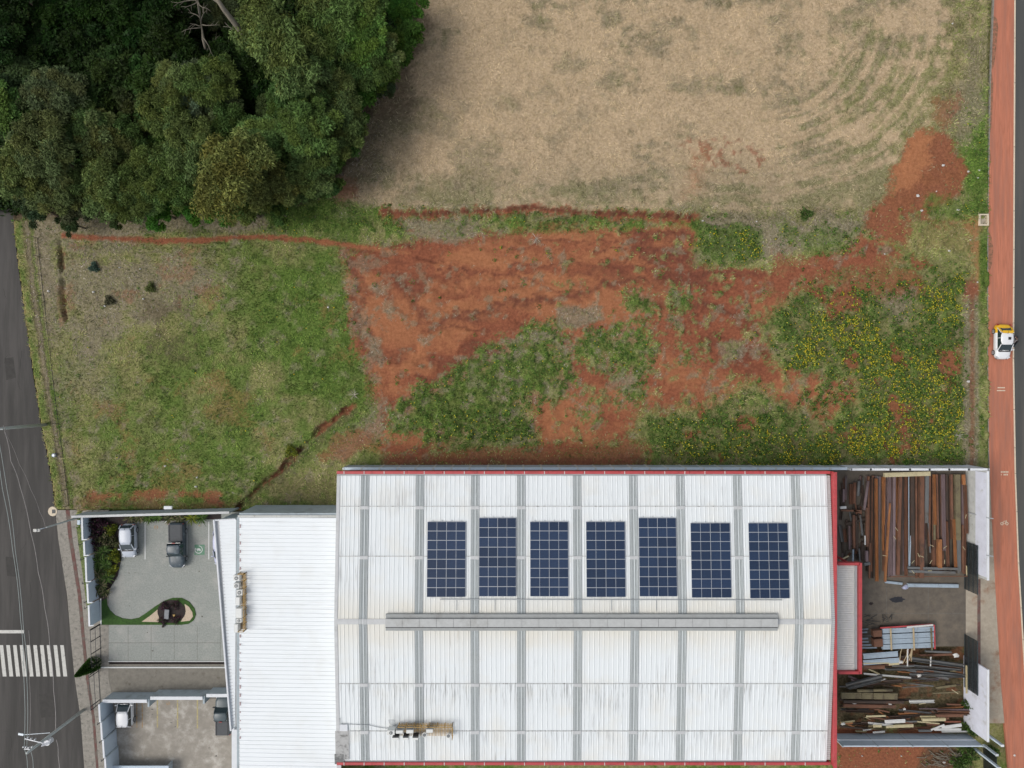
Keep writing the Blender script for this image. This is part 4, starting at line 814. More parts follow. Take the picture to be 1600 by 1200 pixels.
# ---- service platforms and condensers
def platform(px0, px1, py0, py1, zf, label, rails, gap=.5):
    x0, y0, _ = zf(px0, py1); x1, y1, _ = zf(px1, py0); zc = max(zf(px0, py0)[2], zf(px0, py1)[2])
    root = empty('service_platform', ((x0+x1)/2, (y0+y1)/2, zc), 0, label, 'platform')
    w_, d_ = x1-x0, y1-y0; mb = MB(); n_ = int(max(w_, d_)/.16)
    for k in range(n_):
        if w_ > d_: mb.box((-w_/2+.05+k*w_/n_, 0, 0), (.06, d_, .05))
        else: mb.box((0, -d_/2+.05+k*d_/n_, 0), (w_, .06, .05))
    mb.build('grating', M['ochre'], root)
    mb = MB()
    for (a, b_, c, d) in rails(w_, d_):
        for hz in (.45, .9): mb.bar((a, b_, hz), (c, d, hz), .06, .06)
        L_ = math.hypot(c-a, d-b_); k = int(L_/.9)+1
        for i in range(k+1): t = i/k; mb.bar((a+(c-a)*t, b_+(d-b_)*t, -.15), (a+(c-a)*t, b_+(d-b_)*t, .93), .06, .06)
    mb.build('guard_rail', M['ochre'], root); return root
platform(624, 707.5, 1130, 1149, lambda a, b_: on_roof(a, b_, .25), 'ochre grating platform carrying air conditioners on the large white roof', lambda w_, d_: [(-w_/2, d_/2, w_/2, d_/2), (w_/2, -d_/2, w_/2, d_/2)])
AH = 5.2
def on_annex(px, py, off=0.0): return P(px, py, AH+off)
platform(376, 385, 894, 983, lambda a, b_: on_annex(a, b_, .15), 'narrow ochre walkway with condensers on the annex roof edge', lambda w_, d_: [(w_/2, -d_/2, w_/2, d_/2), (-w_/2, d_/2, w_/2, d_/2), (-w_/2, -d_/2, w_/2, -d_/2)])
def condenser(pos, w_, d_, h, label, fan='top', grp='air conditioners on the platforms', dark=False):
    root = empty('air_conditioner', pos, 0, label, 'air conditioner', grp)
    mb = MB(); mb.box((0, 0, h/2), (w_, d_, h)); mb.box((0, 0, h+.015), (w_*.94, d_*.94, .03)); mb.build('casing', M['ac_white'], root)
    mb = MB()
    if fan == 'top': mb.cyl((0, 0, h+.03), min(w_, d_)*.36, .04, 14); mb.cyl((0, 0, h+.07), min(w_, d_)*.1, .02, 8, 1)
    elif fan == 'north': mb.box((0, d_/2+.05, h*.5), (w_*.9, .1, h*.8)); mb.box((0, d_/2-.02, h+.04), (w_*.96, .10, .03))
    else: mb.box((-w_/2-.03, 0, h*.5), (.05, d_*.8, h*.7))
    mb.build('fan_grille', M['plastic'] if dark else [M['fan_grey'], M['ac_white']], root)
    mb = MB()
    for sx in (-1, 1): mb.box((sx*w_*.35, 0, -.05), (.08, d_*1.1, .1))
    mb.build('foot', M['black'], root); return root
for q, w_, d_, h, lab, fan, dk in (((613, 1138.5), .8, .5, .9, 'white air conditioner at the west end of the upper row on the ochre roof platform', 'top', 0), ((626, 1137.5), .75, .42, .8, 'second white air conditioner of the upper row on the ochre roof platform', 'north', 0), ((642, 1137), .75, .45, .8, 'third white air conditioner of the upper row, left of the gap on the ochre platform', 'north', 0),
        ((672.5, 1136), .72, .45, .8, 'white air conditioner standing alone in the upper row on the ochre platform', 'north', 0), ((620, 1148), .72, .32, .8, 'dark fronted white air conditioner at the west end of the lower row', 'north', 1), ((635.6, 1148), .62, .32, .8, 'dark fronted white air conditioner in the middle of the lower row', 'north', 1), ((650.6, 1148), .62, .32, .8, 'dark fronted white air conditioner at the east end of the lower row', 'north', 1)):
    condenser(on_roof(q[0], q[1], .35), w_, d_, h, lab, fan, dark=bool(dk))
for q, lab in (((663.7, 1146), 'small round exhaust fan beside the lower row of air conditioners'), ((701, 1147.5), 'small round exhaust fan at the east end of the ochre platform')):
    p = on_roof(*q, .35); root = empty('exhaust_fan', p, 0, lab, 'fan'); mb = MB(); mb.cyl((0, 0, 0), .22, .35, 12, 0, .26); mb.build('housing', M['ac_white'], root); mb = MB(); mb.cyl((0, 0, .35), .18, .03, 12); mb.build('fan_grille', M['fan_grey'], root)
p = on_roof(613.5, 1128, .2); root = empty('roof_ladder', p, 0, 'small grey ladder frame standing up beside the ochre roof platform', 'ladder'); mb = MB()
for s in (-1, 1): mb.bar((s*.28, -.3, 0), (s*.28, .6, .8), .04, .04)
mb.build('side_rail', M['grey_metal'], root); mb = MB()
for t in (0.05, .3, .55, .8, 1): mb.bar((-.28, -.3+.9*t, .8*t), (.28, -.3+.9*t, .8*t), .03, .03)
mb.build('rung', M['grey_metal'], root)
for q, w_, d_, h, lab, fan in (((372.7, 901), .7, .6, .6, 'white fan unit at the north end of the annex walkway', 'top'), ((372.4, 913), .6, .55, .6, 'second white fan unit from the north end of the annex walkway', 'top'), ((377.3, 923.5), .65, .6, .6, 'third fan unit from the north, standing on the ochre walkway', 'top'),
        ((375, 936.5), .45, .9, .7, 'narrow beige air conditioner fourth from the north on the annex walkway', 'west'), ((377.3, 954.5), .68, 1.05, .8, 'largest white air conditioner on the annex walkway', 'west'), ((376.7, 967), .58, .45, .6, 'small grey air conditioner just south of the largest one on the annex walkway', 'top'), ((373, 978), .42, .92, .8, 'pale blue grey air conditioner at the south end of the annex walkway', 'west')):
    condenser(on_annex(q[0], q[1], .2), w_, d_, h, lab, fan)

# ================================================================== ANNEX (lower roof to the west)
ax0, ax1 = (374-800)*(H-AH)/F, XL-.02; ay0, ay1 = -(1420-600)*(H-AH)/F, -(808-600)*(H-AH)/F
an = empty('annex_building', ((ax0+ax1)/2, (ay0+ay1)/2, 0), 0, 'lower white roofed annex between the car park and the large warehouse', 'building'); ao = (-(ax0+ax1)/2, -(ay0+ay1)/2, 0)
mb = MB(); k = int((ay1-ay0)/.46); prof = []
for i in range(k):
    a = ay0+(ay1-ay0)*i/k; pt = (ay1-ay0)/k; prof += [(a, 0), (a+pt*.55, 0), (a+pt*.65, .05), (a+pt*.85, .05), (a+pt*.95, 0)]
prof.append((ay1, 0)); n_ = len(prof)
mb.raw([(x, y, AH+h+(.35 if x > ax0 else 0)) for x in (ax0, ax1-.4) for y, h in prof], [(i, n_+i, n_+i+1, i+1) for i in range(n_-1)])
mb.build('roof', M['annex_roof'], an, ao)
mb = MB(); mb.box((ax1-.24, (ay0+ay1)/2, AH+.42), (.5, ay1-ay0, .1)); mb.build('valley_gutter', M['lt_metal'], an, ao)
mb = MB(); mb.box(((ax0+ax1)/2, ay1+.32, AH/2-.1), (ax1-ax0, .3, AH+.3)); mb.box((ax0-.22, (ay0+ay1)/2, AH/2-.15), (.25, ay1-ay0, AH-.1)); mb.build('wall', M['grey_wall'], an, ao)
mb = MB(); mb.box(((ax0+ax1)/2, ay1+.13, AH+.16), (ax1-ax0+.2, .24, .12)); mb.build('parapet_cap', M['dirty_wall'], an, ao)
mb = MB()
for i in range(26): mb.box((ax0+.12, ay1-1-i*.95, AH+.08), (.10, random.uniform(.1, .4), .04))
mb.build('roof_edge_trim', mat('faded_red_trim', (.42, .28, .28), .8, .2, 3), an, ao)
# street front parapet block with the narrow white roof
ch = 4.6
fr_out = [XY(334, 812, ch), XY(368.5, 810, ch), XY(366.5, 1138, ch), XY(360.5, 1141, ch)]
cb = empty('front_block', (fr_out[0][0], fr_out[0][1], 0), 0, 'long narrow tapering white roofed front block of the annex', 'building'); co = (-fr_out[0][0], -fr_out[0][1], 0)
mb = MB(); mb.prism([(fr_out[0][0]+.25, fr_out[0][1]-.2), (fr_out[1][0], fr_out[1][1]-.2), (fr_out[2][0], fr_out[2][1]+.3), (fr_out[3][0]+.25, fr_out[3][1]+.3)], -.3, ch-.3); mb.build('wall', M['grey_wall'], cb, co)
mb = MB(); k = 64
for i in range(k):
    t0, t1 = i/k, (i+.82)/k
    def lerp(a, b_, t): return (a[0]+(b_[0]-a[0])*t, a[1]+(b_[1]-a[1])*t)
    q = [lerp(fr_out[0], fr_out[3], t0), lerp(fr_out[1], fr_out[2], t0), lerp(fr_out[1], fr_out[2], t1), lerp(fr_out[0], fr_out[3], t1)]
    q[0] = lerp(q[0], q[1], .22); q[3] = lerp(q[3], q[2], .22)
    mb.prism([(p[0], p[1]) for p in q], ch-.14, ch-.10)
mb.prism([lerp(fr_out[0], fr_out[1], .2), fr_out[1], fr_out[2], lerp(fr_out[3], fr_out[2], .2)], ch-.3, ch-.135); mb.build('roof', M['annex_roof'], cb, co)
mb = MB(); a, d = fr_out[0], fr_out[3]; b_, c = fr_out[1], fr_out[2]
mb.bar((a[0]+.06, a[1], ch-.05), (d[0]+.06, d[1], ch-.05), .16, .5); mb.bar((a[0], a[1]-.06, ch-.05), (b_[0], b_[1]-.06, ch-.05), .14, .4); mb.bar((d[0]+.2, d[1]+.06, ch-.05), (c[0], c[1]+.06, ch-.05), .14, .4)
mb.build('parapet', M['white_paint'], cb, co)
mb = MB(); mb.bar((a[0]+.38, a[1]-.2, ch-.16), (d[0]+.38, d[1]+.2, ch-.16), .42, .06); mb.build('box_gutter', M['lt_metal'], cb, co)
mb = MB(); mb.bar((b_[0]+.18, b_[1]-.2, ch-.3), (c[0]+.12, c[1]-.1, ch-.3), .34, .3); mb.bar((b_[0]+.36, b_[1]-.2, ch-.2), (ax0-.38, -35.0, ch-.2), .08, .5); mb.build('side_gutter', M['grey_metal'], cb, co)
x0 = (362-800)*(H-3.4)/F; y0_, y1_ = -(1140-600)*(H-3.4)/F, -(1420-600)*(H-3.4)/F
mb = MB(); mb.box((x0+.3, (y0_+y1_)/2, 1.5), (.6, y0_-y1_, 3.8)); lw = mb.build('lot_side_wall', M['white_paint']); tag(lw, 'plain white wall closing the lower car park on its east side', 'wall')
# red framed side canopy on the yard side
sh = 5.0; cxa, cya = (1309-800)*(H-sh)/F, -(879-600)*(H-sh)/F; cxb, cyb = (1344.5-800)*(H-sh)/F, -(1052-600)*(H-sh)/F
cn = empty('side_canopy', ((cxa+cxb)/2, (cya+cyb)/2, 0), 0, 'red framed canopy with grey ribbed roof on the yard side of the warehouse', 'canopy'); cn_o = (-(cxa+cxb)/2, -(cya+cyb)/2, 0)
mb = MB(); k = 46
for i in range(k): y = cyb+.35+(cya-cyb-.7)*i/k; mb.box(((cxa+cxb-.6)/2, y+.08, sh-.2), (cxb-cxa-.7, .15, .06))
mb.box(((cxa+cxb-.6)/2, (cya+cyb)/2, sh-.26), (cxb-cxa-.4, cya-cyb-.3, .05)); mb.build('roof', mat('canopy_sheet', (.64, .63, .60), .7, .1, 3, col2=(.60, .60, .60), thr=(.5, .7), scale2=.4), cn, cn_o)
mb = MB(); mb.box((cxb-.1, (cya+cyb)/2, sh-.1), (.36, cya-cyb, .6)); mb.box(((cxa+cxb)/2-.1, cya-.12, sh-.1), (cxb-cxa-.2, .3, .6)); mb.box(((cxa+cxb)/2-.1, cyb+.12, sh-.1), (cxb-cxa-.2, .3, .6)); mb.build('fascia', M['red_metal'], cn, cn_o)
mb = MB(); mb.box((cxb-.45, (cya+cyb)/2, sh-.15), (.26, cya-cyb-.8, .1)); mb.build('gutter', M['grey_metal'], cn, cn_o)
for y in (cya-.6, (cya+cyb)/2, cyb+.6): mb = MB(); mb.box((cxb-.3, y, (sh-.4)/2), (.2, .2, sh-.4)); mb.build('post', M['red_metal'], cn, cn_o)

# ================================================================== WALLS, FENCES, GATES
def wall(name, base, h, t, label, mp, mpost=None, cap=None, npan=None, cat='boundary wall', posth=.15, postw=.22):
    """wall over a line of ground pixels: separate panels and posts"""
    a, b_ = base; A, B = np.array(XY(*a)), np.array(XY(*b_)); L_ = np.linalg.norm(B-A); n_ = npan or max(1, round(L_/2.6))
    root = empty(name, (A[0], A[1], 0), 0, label, cat); d = (B-A)/L_
    for i in range(n_):
        p, q = d*L_*i/n_, d*L_*(i+1)/n_; s = postw/2 if mpost else 0
        mb = MB(); mb.bar((p[0]+d[0]*s, p[1]+d[1]*s, (h-.4)/2), (q[0]-d[0]*s, q[1]-d[1]*s, (h-.4)/2), t, h+.4); mb.build('wall_panel', mp, root)
    if mpost:
        for i in range(n_+1): p = d*L_*i/n_; mb = MB(); mb.box((p[0], p[1], (h+posth-.4)/2), (postw, postw, h+posth+.4), math.atan2(d[1], d[0])); mb.build('post', mpost, root)
    if cap:
        cp, cw, ct, cz = cap; mb = MB(); e = d*L_; nn = np.array((-d[1], d[0])); mb.bar((0, 0, cz), (e[0], e[1], cz), cw, ct); mb.build('coping', cp, root)
    return root
wall('north_wall', ((546, 727.5), (1306, 727.5)), 3.0, .14, 'grey blue panel wall with white posts along the north side of the warehouse', M['grey_wall'], M['dirty_wall'], (M['blue_wall'], .3, .10, 3.05), 28)
wall('north_wall', ((1306, 727.5), (1511, 727.5)), 3.7, .14, 'pale panel wall closing the steel yard on its north side', M['lav_wall'], M['lt_metal'], (M['white_paint'], .24, .14, 3.78), 7)
r1_ = wall('east_wall', ((1510, 730), (1510, 893)), 3.8, .18, 'tall white wall with two grey braces between steel yard and red path, north of the gate opening', M['dirty_wall'], None, (M['white_paint'], .24, .1, 3.85), 4)
mb = MB(); mb.bar((.115-.23, -.2, 2.80), (.115-.23, -12.2, 2.80), .04, 1.9); mb.build('upper_render', M['lav_wall'], r1_)
for yy in (-5.3, -9.6): mb = MB(); mb.bar((-.2, yy, .1), (.05, yy-.05, 3.95), .12, .12); mb.bar((-.2, yy, 3.9), (.5, yy-.1, 4.0), .1, .1); mb.build('brace', M['grey_metal'], r1_)
wall('east_wall', ((1510, 1026), (1510, 1134)), 3.8, .18, 'tall white wall south of the gate opening, with climbing shrubs at its foot', M['lav_wall'], None, (M['white_paint'], .24, .1, 3.85), 3)
wall('south_wall', ((1300, 1148), (1512, 1148)), 2.7, .14, 'pale blue panel wall closing the steel yard on its south side', M['blue_wall'], M['grey_wall'], (M['white_paint'], .34, .10, 1.45), 4, postw=.13, posth=.1)
for i, (y0, y1, lab) in enumerate(((845, 920, 'black barred sliding gate parked against the white wall'), (990, 1073, 'black barred sliding gate on the south side of the yard opening'))):
    A = XY(1506.5, y0); B = XY(1506.5, y1); root = empty('sliding_gate', (A[0], A[1], 0), 0, lab, 'gate', 'gates of the steel yard'); L_ = A[1]-B[1]; hh = 2.45
    mb = MB(); k = int(L_/.12)
    for j in range(k): mb.box((0, -(j+.5)*L_/k, hh/2+.05), (.03, .085, hh-.05))
    mb.build('bar', M['black'], root); mb = MB()
    for z in (.1, .85, 1.65, hh): mb.box((0, -L_/2, z), (.07, L_, .07))
    mb.build('gate_frame', mat('gate_frame_metal', (.03, .045, .05), .5, .2, 3), root)
for (bx, by, h, lab) in ((1520, 1131, 5.1, 'tall pale concrete post leaning over the corner of the yard wall'), (1537, 1164, 2.3, 'short pale concrete post beside the black corner gate'), (1523, 1170, 4.3, 'pale concrete post at the bottom edge beside the corner gate')):
    p = XY(bx, by); root = empty('concrete_post', (p[0], p[1], 0), 0, lab, 'post', 'posts at the yard corner'); mb = MB(); mb.box((0, 0, h/2), (.3, .2, h)); mb.build('shaft', M['blue_wall'], root); mb = MB(); mb.box((0, 0, h+.03), (.34, .24, .08)); mb.build('cap', M['white_paint'], root)
A = XY(1536, 1168); root = empty('corner_gate', (A[0], A[1], 0), 0, 'black barred gate at the south-east corner, cut by the bottom of the picture', 'gate'); mb = MB()
for j in range(40): mb.box((0, -j*.12, 1.2), (.03, .085, 2.3))
mb.build('bar', M['black'], root); mb = MB(); mb.box((0, -2.4, 2.35), (.07, 4.9, .07)); mb.build('gate_frame', M['black'], root)
# car park walls
wall('lot_north_wall', ((133, 801), (372, 794.5)), 2.6, .15, 'low grey wall along the north side of the upper car park', M['grey_wall'], None, (M['lt_metal'], .26, .1, 2.62), 7)
steps = [((149, 806), (150, 841)), ((152, 843), (153, 865)), ((154.5, 867), (156, 905)), ((157, 907), (158.5, 937)), ((159, 940), (160.5, 972))]
root = None
mlab = M['blue_wall']
a = XY(*steps[0][0]); root = empty('lot_west_wall', (a[0], a[1], 0), 0, 'stepped pale blue wall between the planting bed and the sidewalk', 'boundary wall')
for (p, q) in steps:
    p2, q2 = np.array(XY(p[0]-4, p[1]-3))-a, np.array(XY(q[0]-4, q[1]-3))-a
    mb = MB(); mb.bar((p2[0], p2[1], .95), (q2[0], q2[1], .95), .14, 2.3); wp = mb.build('wall_panel', mlab, root)
    mb = MB(); mb.bar((p2[0], p2[1], 2.13), (q2[0], q2[1], 2.13), .2, .08); mb.bar((q2[0]-.05, q2[1]+.05, 2.13), (q2[0]+.5, q2[1]+.1, 2.13), .12, .09); mb.build('coping', M['white_paint'], wp)
a = XY(175, 1085); root = empty('lower_lot_wall', (a[0], a[1], 0), 0, 'tall blue grey panel wall on the street side of the lower car park', 'boundary wall')
seg = [((175, 1085), (176.5, 1112)), ((178, 1113), (179.5, 1139)), ((181, 1140), (182.5, 1166)), ((184, 1167), (186, 1200)), ((187.5, 1201), (189, 1240))]
for (p, q) in seg:
    p2, q2 = np.array(XY(*p))-a, np.array(XY(*q))-a
    mb = MB(); mb.bar((p2[0], p2[1], 1.2), (q2[0], q2[1], 1.2), .14, 2.8); wp = mb.build('wall_panel', mlab, root)
    mb = MB(); mb.bar((p2[0]-.02, p2[1], 2.62), (q2[0]-.02, q2[1], 2.62), .2, .07); mb.build('coping', M['white_paint'], wp)
    mb = MB(); mb.box((q2[0]+.1, q2[1], 1.25), (.22, .14, 2.7)); mb.build('pier', M['grey_wall'], wp)
for i, (p, q, h, lab) in enumerate((((176, 1083.5), (243, 1083.5), 2.0, 'west piece of the stepped white wall north of the lower car park'), ((248, 1079.5), (327, 1079.5), 1.9, 'middle piece of the stepped white wall north of the lower car park'), ((333, 1076), (366, 1076), 1.8, 'east piece of the stepped white wall by the annex front'))):
    A, B = XY(*p), XY(*q); rt = empty('lot_divider_wall', (A[0], A[1], 0), 0, lab, 'boundary wall', 'stepped walls of the lower car park'); L_ = B[0]-A[0]
    mb = MB(); mb.box((L_/2, 0, h/2-.2), (L_, .3, h+.4)); mb.build('wall_panel', M['grey_wall'], rt)
    mb = MB(); mb.box((L_/2, -.02, h+.02), (L_+.05, .38, .07)); mb.build('coping', M['white_paint'], rt)
    mb = MB(); mb.box((L_+.12, -.3, h/2-.1), (.2, .9, h)); mb.build('pier', M['grey_wall'], rt)
A, B = XY(182, 1182), XY(272, 1182); rt = empty('lean_to_roof', ((A[0]+B[0])/2, A[1]-2, 0), 0, 'blue grey lean-to roof at the bottom edge of the lower car park', 'roof'); mb = MB(); mb.box((0, 0, 1.3), (B[0]-A[0], 3.2, .15)); mb.build('roof_sheet', M['blue_wall'], rt)
mb = MB(); mb.box((1.4, .9, 1.42), (3.3, .8, .1)); mb.build('skylight', M['lav_wall'], rt)
for s in (-1, 1): mb = MB(); mb.box((s*3.2, 0, .6), (.15, 3.0, 1.25)); mb.build('side_wall', M['grey_wall'], rt)
# black street fences: posts and rails
def fence(name, base, h, posts, rails, label):
    A = np.array(XY(*base[0])); B = np.array(XY(*base[1])); rt = empty(name, (A[0], A[1], 0), 0, label, 'fence'); d = B-A
    for t in posts: mb = MB(); p = d*t; mb.box((p[0], p[1], h/2), (.07, .07, h)); mb.build('post', M['black'], rt)
    for z in rails: mb = MB(); mb.bar((0, 0, z), (d[0], d[1], z), .045, .045); mb.build('rail', M['black'], rt)
fence('street_gate', ((156, 975), (158, 1032)), 2.0, (0, .02, .33, .66, .98, 1), (.05, 1.0, 1.95), 'black railing gate of the upper car park facing the sidewalk')
fence('street_gate', ((154, 1045), (157, 1098)), 2.0, (0, .06, .9, 1), (.05, 1.0, 1.95), 'black railing gate of the brown concrete lane facing the sidewalk')
A = XY(141, 806)
for (bx, by) in ((136, 806), (138, 846), (141, 869), (144, 905), (146.5, 934), (147.5, 943), (167, 1120), (170, 1148), (173, 1176)):
    p = XY(bx, by); rt = empty('fence_post', (p[0], p[1], 0), 0, 'thin black steel post standing in the grass strip along the street wall', 'post', 'thin black posts along the street walls'); mb = MB(); mb.box((0, 0, 1.0), (.06, .06, 2.0)); mb.build('shaft', M['black'], rt); mb = MB(); mb.bar((0, 0, 1.95), (.0, .25, 1.95), .04, .04); mb.build('arm', M['black'], rt)
# wire fence of the vacant plot
A = [(59, 372), (66, 440), (75, 520), (84, 600), (93, 672), (101, 730), (108, 790)]
rt = empty('wire_fence', (*XY(*A[0]), 0), 0, 'low dark wire fence with thin posts along the west edge of the vacant plot', 'fence'); o0 = np.array(XY(*A[0]))
for p in [(np.interp(t, range(7), [q[0] for q in A]), np.interp(t, range(7), [q[1] for q in A])) for t in np.linspace(0, 6, 15)]:
    q = np.array(XY(*p))-o0; mb = MB(); mb.box((q[0], q[1], .6), (.05, .05, 1.2)); mb.build('post', M['bark'], rt)
for z in (.08, .5, 1.1):
    mb = MB(); mb.tube([(*(np.array(XY(*p))-o0), z) for p in A], .012 if z > .1 else .03, 4); mb.build('wire', M['black'], rt)
mb = MB(); mb.box((0, 0, 0), (.9, .35, .3)); sg = mb.build('wall_box', M['white_paint']); sg.location = P(263, 793, 2.7); tag(sg, 'small white box mounted on top of the grey car park wall', 'box')
mb = MB(); mb.box((0, 0, .25), (.25, .5, .5)); mb.box((0, 0, .52), (.3, .55, .05)); sg = mb.build('corner_cabinet', M['blue_wall']); sg.location = (*XY(127, 815), 0); mb = None; tag(sg, 'small pale blue cabinet on the sidewalk at the corner of the street wall', 'cabinet')
# manhole boxes
p = XY(1535.5, 344); rt = empty('inspection_box', (p[0], p[1], 0), 0, 'square concrete inspection box beside the red path', 'inspection box'); mb = MB()
for a, b_, c, d in ((0, .62, 1.15, .16), (0, -.62, 1.15, .16), (-.5, 0, .16, 1.1), (.5, 0, .16, 1.1)): mb.box((a, b_, .08), (c, d, .35))
mb.build('rim', M['kerb'], rt); mb = MB(); mb.box((0, 0, -.02), (.8, 1.0, .1)); mb.build('cover', M['drive'], rt)
p = XY(82.5, 799); rt = empty('storm_drain', (p[0], p[1], 0), 0, 'concrete storm drain inlet at the road edge', 'drain'); mb = MB(); mb.cyl((0, 0, -.1), .62, .16, 12, 0, .55); mb.build('collar', M['kerb'], rt); mb = MB(); mb.box((.15, 0, .05), (.4, .45, .06)); mb.build('grate', M['black'], rt)
p = XY(86.5, 711); rt = empty('ground_marker', (p[0], p[1], 0), 0, 'small round grey concrete marker in the roadside grass', 'marker'); mb = MB(); mb.cyl((0, 0, 0), .26, .35, 12); mb.build('base', M['stone'], rt); mb = MB(); mb.cyl((0, 0, .35), .15, .05, 10); mb.build('cover', M['galv'], rt)

# ================================================================== VEHICLES
def loft(mb, secs, mi=0, smooth=True, cap=True):
    n_ = len(secs[0]); vs = [p for s in secs for p in s]; fs = []
    for i in range(len(secs)-1):
        for k in range(n_-1): fs.append((i*n_+k, i*n_+k+1, (i+1)*n_+k+1, (i+1)*n_+k))
    if cap: fs.append(tuple(range(n_))[::-1]); fs.append(tuple((len(secs)-1)*n_+k for k in range(n_)))
    mb.raw(vs, fs, mi, smooth)
def car(name, label, px, py, ang, L_, W_, paint, kind='hatch', roofm=None, rear=None, z=.0):
    """front points to local +y"""
    x, y = XY(px, py); root = empty(name, (x, y, z), ang, label, 'pickup' if kind == 'pickup' else 'car')
    hw = W_/2; mb = MB(); secs = []; hl = L_/2
    if kind == 'pickup': top = lambda t: np.interp(t, [-1, -.97, -.2, .05, .42, .80, .95, 1], [.85, 1.02, 1.04, 1.02, 1.08, 1.0, .86, .62])
    else: top = lambda t: np.interp(t, [-1, -.95, -.8, .3, .50, .82, .95, 1], [.60, .88, .98, .96, .98, .84, .70, .50])
    for t in np.concatenate([[-1, -.985, -.95, -.88], np.linspace(-.75, .75, 13), [.86, .93, .97, .99, 1]]):
        k = abs(t); w_ = hw*(1-.42*max(0, (k-.70)/.30)**2.4-.03*k**2) if t > 0 else hw*(1-(.12 if kind == 'pickup' else .34)*max(0, (k-.78)/.22)**2.4-.02*k**2)
        zt = float(top(t)); yy = t*hl
        secs.append([(-w_*.90, yy, .22), (-w_*.985, yy, .34), (-w_, yy, zt*.62), (-w_*.975, yy, zt*.84), (-w_*.88, yy, zt-.035), (-w_*.6, yy, zt), (0, yy, zt+.025), (w_*.6, yy, zt), (w_*.88, yy, zt-.035), (w_*.975, yy, zt*.84), (w_, yy, zt*.62), (w_*.985, yy, .34), (w_*.90, yy, .22)])
    ns = len(secs)
    loft(mb, secs[::-1], 0)
    if rear:
        for i, m_ in enumerate(mb.m):
            ycen = sum(mb.v[j][1] for j in mb.f[i])/len(mb.f[i])
            if ycen < -hl*.52: mb.m[i] = 1
    mb.build('body', [paint]+([rear] if rear else []), root)
    # greenhouse
    if kind == 'pickup': yb0, yt0, yt1, yb1, rh = -.16*hl, -.08*hl, .28*hl, .50*hl, 1.72
    elif kind == 'taxi': yb0, yt0, yt1, yb1, rh = -.80*hl, -.50*hl, .16*hl, .52*hl, 1.50
    elif kind == 'sedan': yb0, yt0, yt1, yb1, rh = -.74*hl, -.42*hl, .10*hl, .46*hl, 1.46
    else: yb0, yt0, yt1, yb1, rh = -.95*hl, -.80*hl, .12*hl, .52*hl, 1.50
    wb, wt = hw*.93, hw*.80; zb = .93; g = MB()
    def fr(y0, w0, z0): return [(-w0, y0, z0), (w0, y0, z0)]
    bl, br_, tl, tr_ = (-wb, yb0, zb), (wb, yb0, zb), (-wt, yt0, rh-.04), (wt, yt0, rh-.04)
    fl, f_r, gl, gr = (-wb*.97, yb1, zb+.02), (wb*.97, yb1, zb+.02), (-wt, yt1, rh-.04), (wt, yt1, rh-.04)
    g.raw([bl, br_, tl, tr_, fl, f_r, gl, gr], [(0, 1, 3, 2), (5, 4, 6, 7), (4, 0, 2, 6), (1, 5, 7, 3)]); g.build('glass', M['glass'], root)
    rp = roofm or paint; mb = MB(); secs = []
    for t in np.linspace(0, 1, 7):
        yy = (yt0-.05)+(yt1-yt0+.10)*t; c = math.sin(math.pi*t)*.045; w_ = (wt+.015)*(1-.22*abs(2*t-1)**4)+.02*math.sin(math.pi*t)
        secs.append([(-w_, yy, rh-.07), (-w_, yy, rh-.03+c*.3), (-w_*.8, yy, rh+c*.7), (0, yy, rh+.015+c), (w_*.8, yy, rh+c*.7), (w_, yy, rh-.03+c*.3), (w_, yy, rh-.07)])
    loft(mb, secs[::-1])
    rf = mb.build('roof', rp, root)
    for s in (-1, 1):
        mb = MB(); mb.bar((s*wb*.97, yb1, zb+.02), (s*wt, yt1, rh-.03), .07, .06); mb.build('pillar', rp, root); mb = MB(); mb.bar((s*wb, yb0, zb), (s*wt, yt0, rh-.03), .12, .07)
        mb.build('pillar', rp, root); mb = MB(); ym = (yt0+yt1)/2-.05; mb.bar((s*wb*1.0, ym, zb), (s*wt*1.02, ym, rh-.05), .05, .09); mb.build('pillar', rp, root)
    for s in (-1, 1): mb = MB(); mb.box((s*(hw+.10), yb1-.12, 1.02), (.22, .11, .15)); mb.bar((s*(hw-.04), yb1-.1, .98), (s*(hw+.05), yb1-.1, 1.0), .06, .05); mb.build('wing_mirror', M['plastic'] if kind == 'pickup' else paint, root)
    for sx in (-1, 1):
        for ty in (-.60, .62):
            wc = (sx*(hw-.10), ty*hl, .32); mb = MB(); vs = []; n_ = 18
            for xx, r_ in ((-.12, .25), (-.10, .315), (.0, .325), (.10, .315), (.12, .25)):
                vs += [(wc[0]+sx*xx, wc[1]+r_*math.cos(2*math.pi*k/n_), wc[2]+r_*math.sin(2*math.pi*k/n_)) for k in range(n_)]
            fs = [(i*n_+k, i*n_+(k+1) % n_, (i+1)*n_+(k+1) % n_, (i+1)*n_+k) for i in range(4) for k in range(n_)]
            mb.raw(vs, fs, 0, True); wh_ = mb.build('wheel', M['tyre'], root)
            mb = MB(); xo = wc[0]+sx*.125; mb.raw([(xo, wc[1]+.235*math.cos(2*math.pi*k/n_), wc[2]+.235*math.sin(2*math.pi*k/n_)) for k in range(n_)], [tuple(range(n_))])
            for k in range(5): t = 2*math.pi*k/5; mb.bar((xo+sx*.01, wc[1], wc[2]), (xo+sx*.01, wc[1]+.22*math.cos(t), wc[2]+.22*math.sin(t)), .03, .06)
            mb.build('rim', M['rim'], wh_)
    for s in (-1, 1):
        mb = MB(); mb.bar((s*hw*.58, hl*.955, .66), (s*hw*.90, hl*.86, .74), .16, .14); mb.build('headlight', M['lamp_clear'], root)
        mb = MB(); mb.box((s*hw*.80, -hl*.955, .80), (.20, .10, .22)); mb.build('tail_light', M['lamp_red'], root)
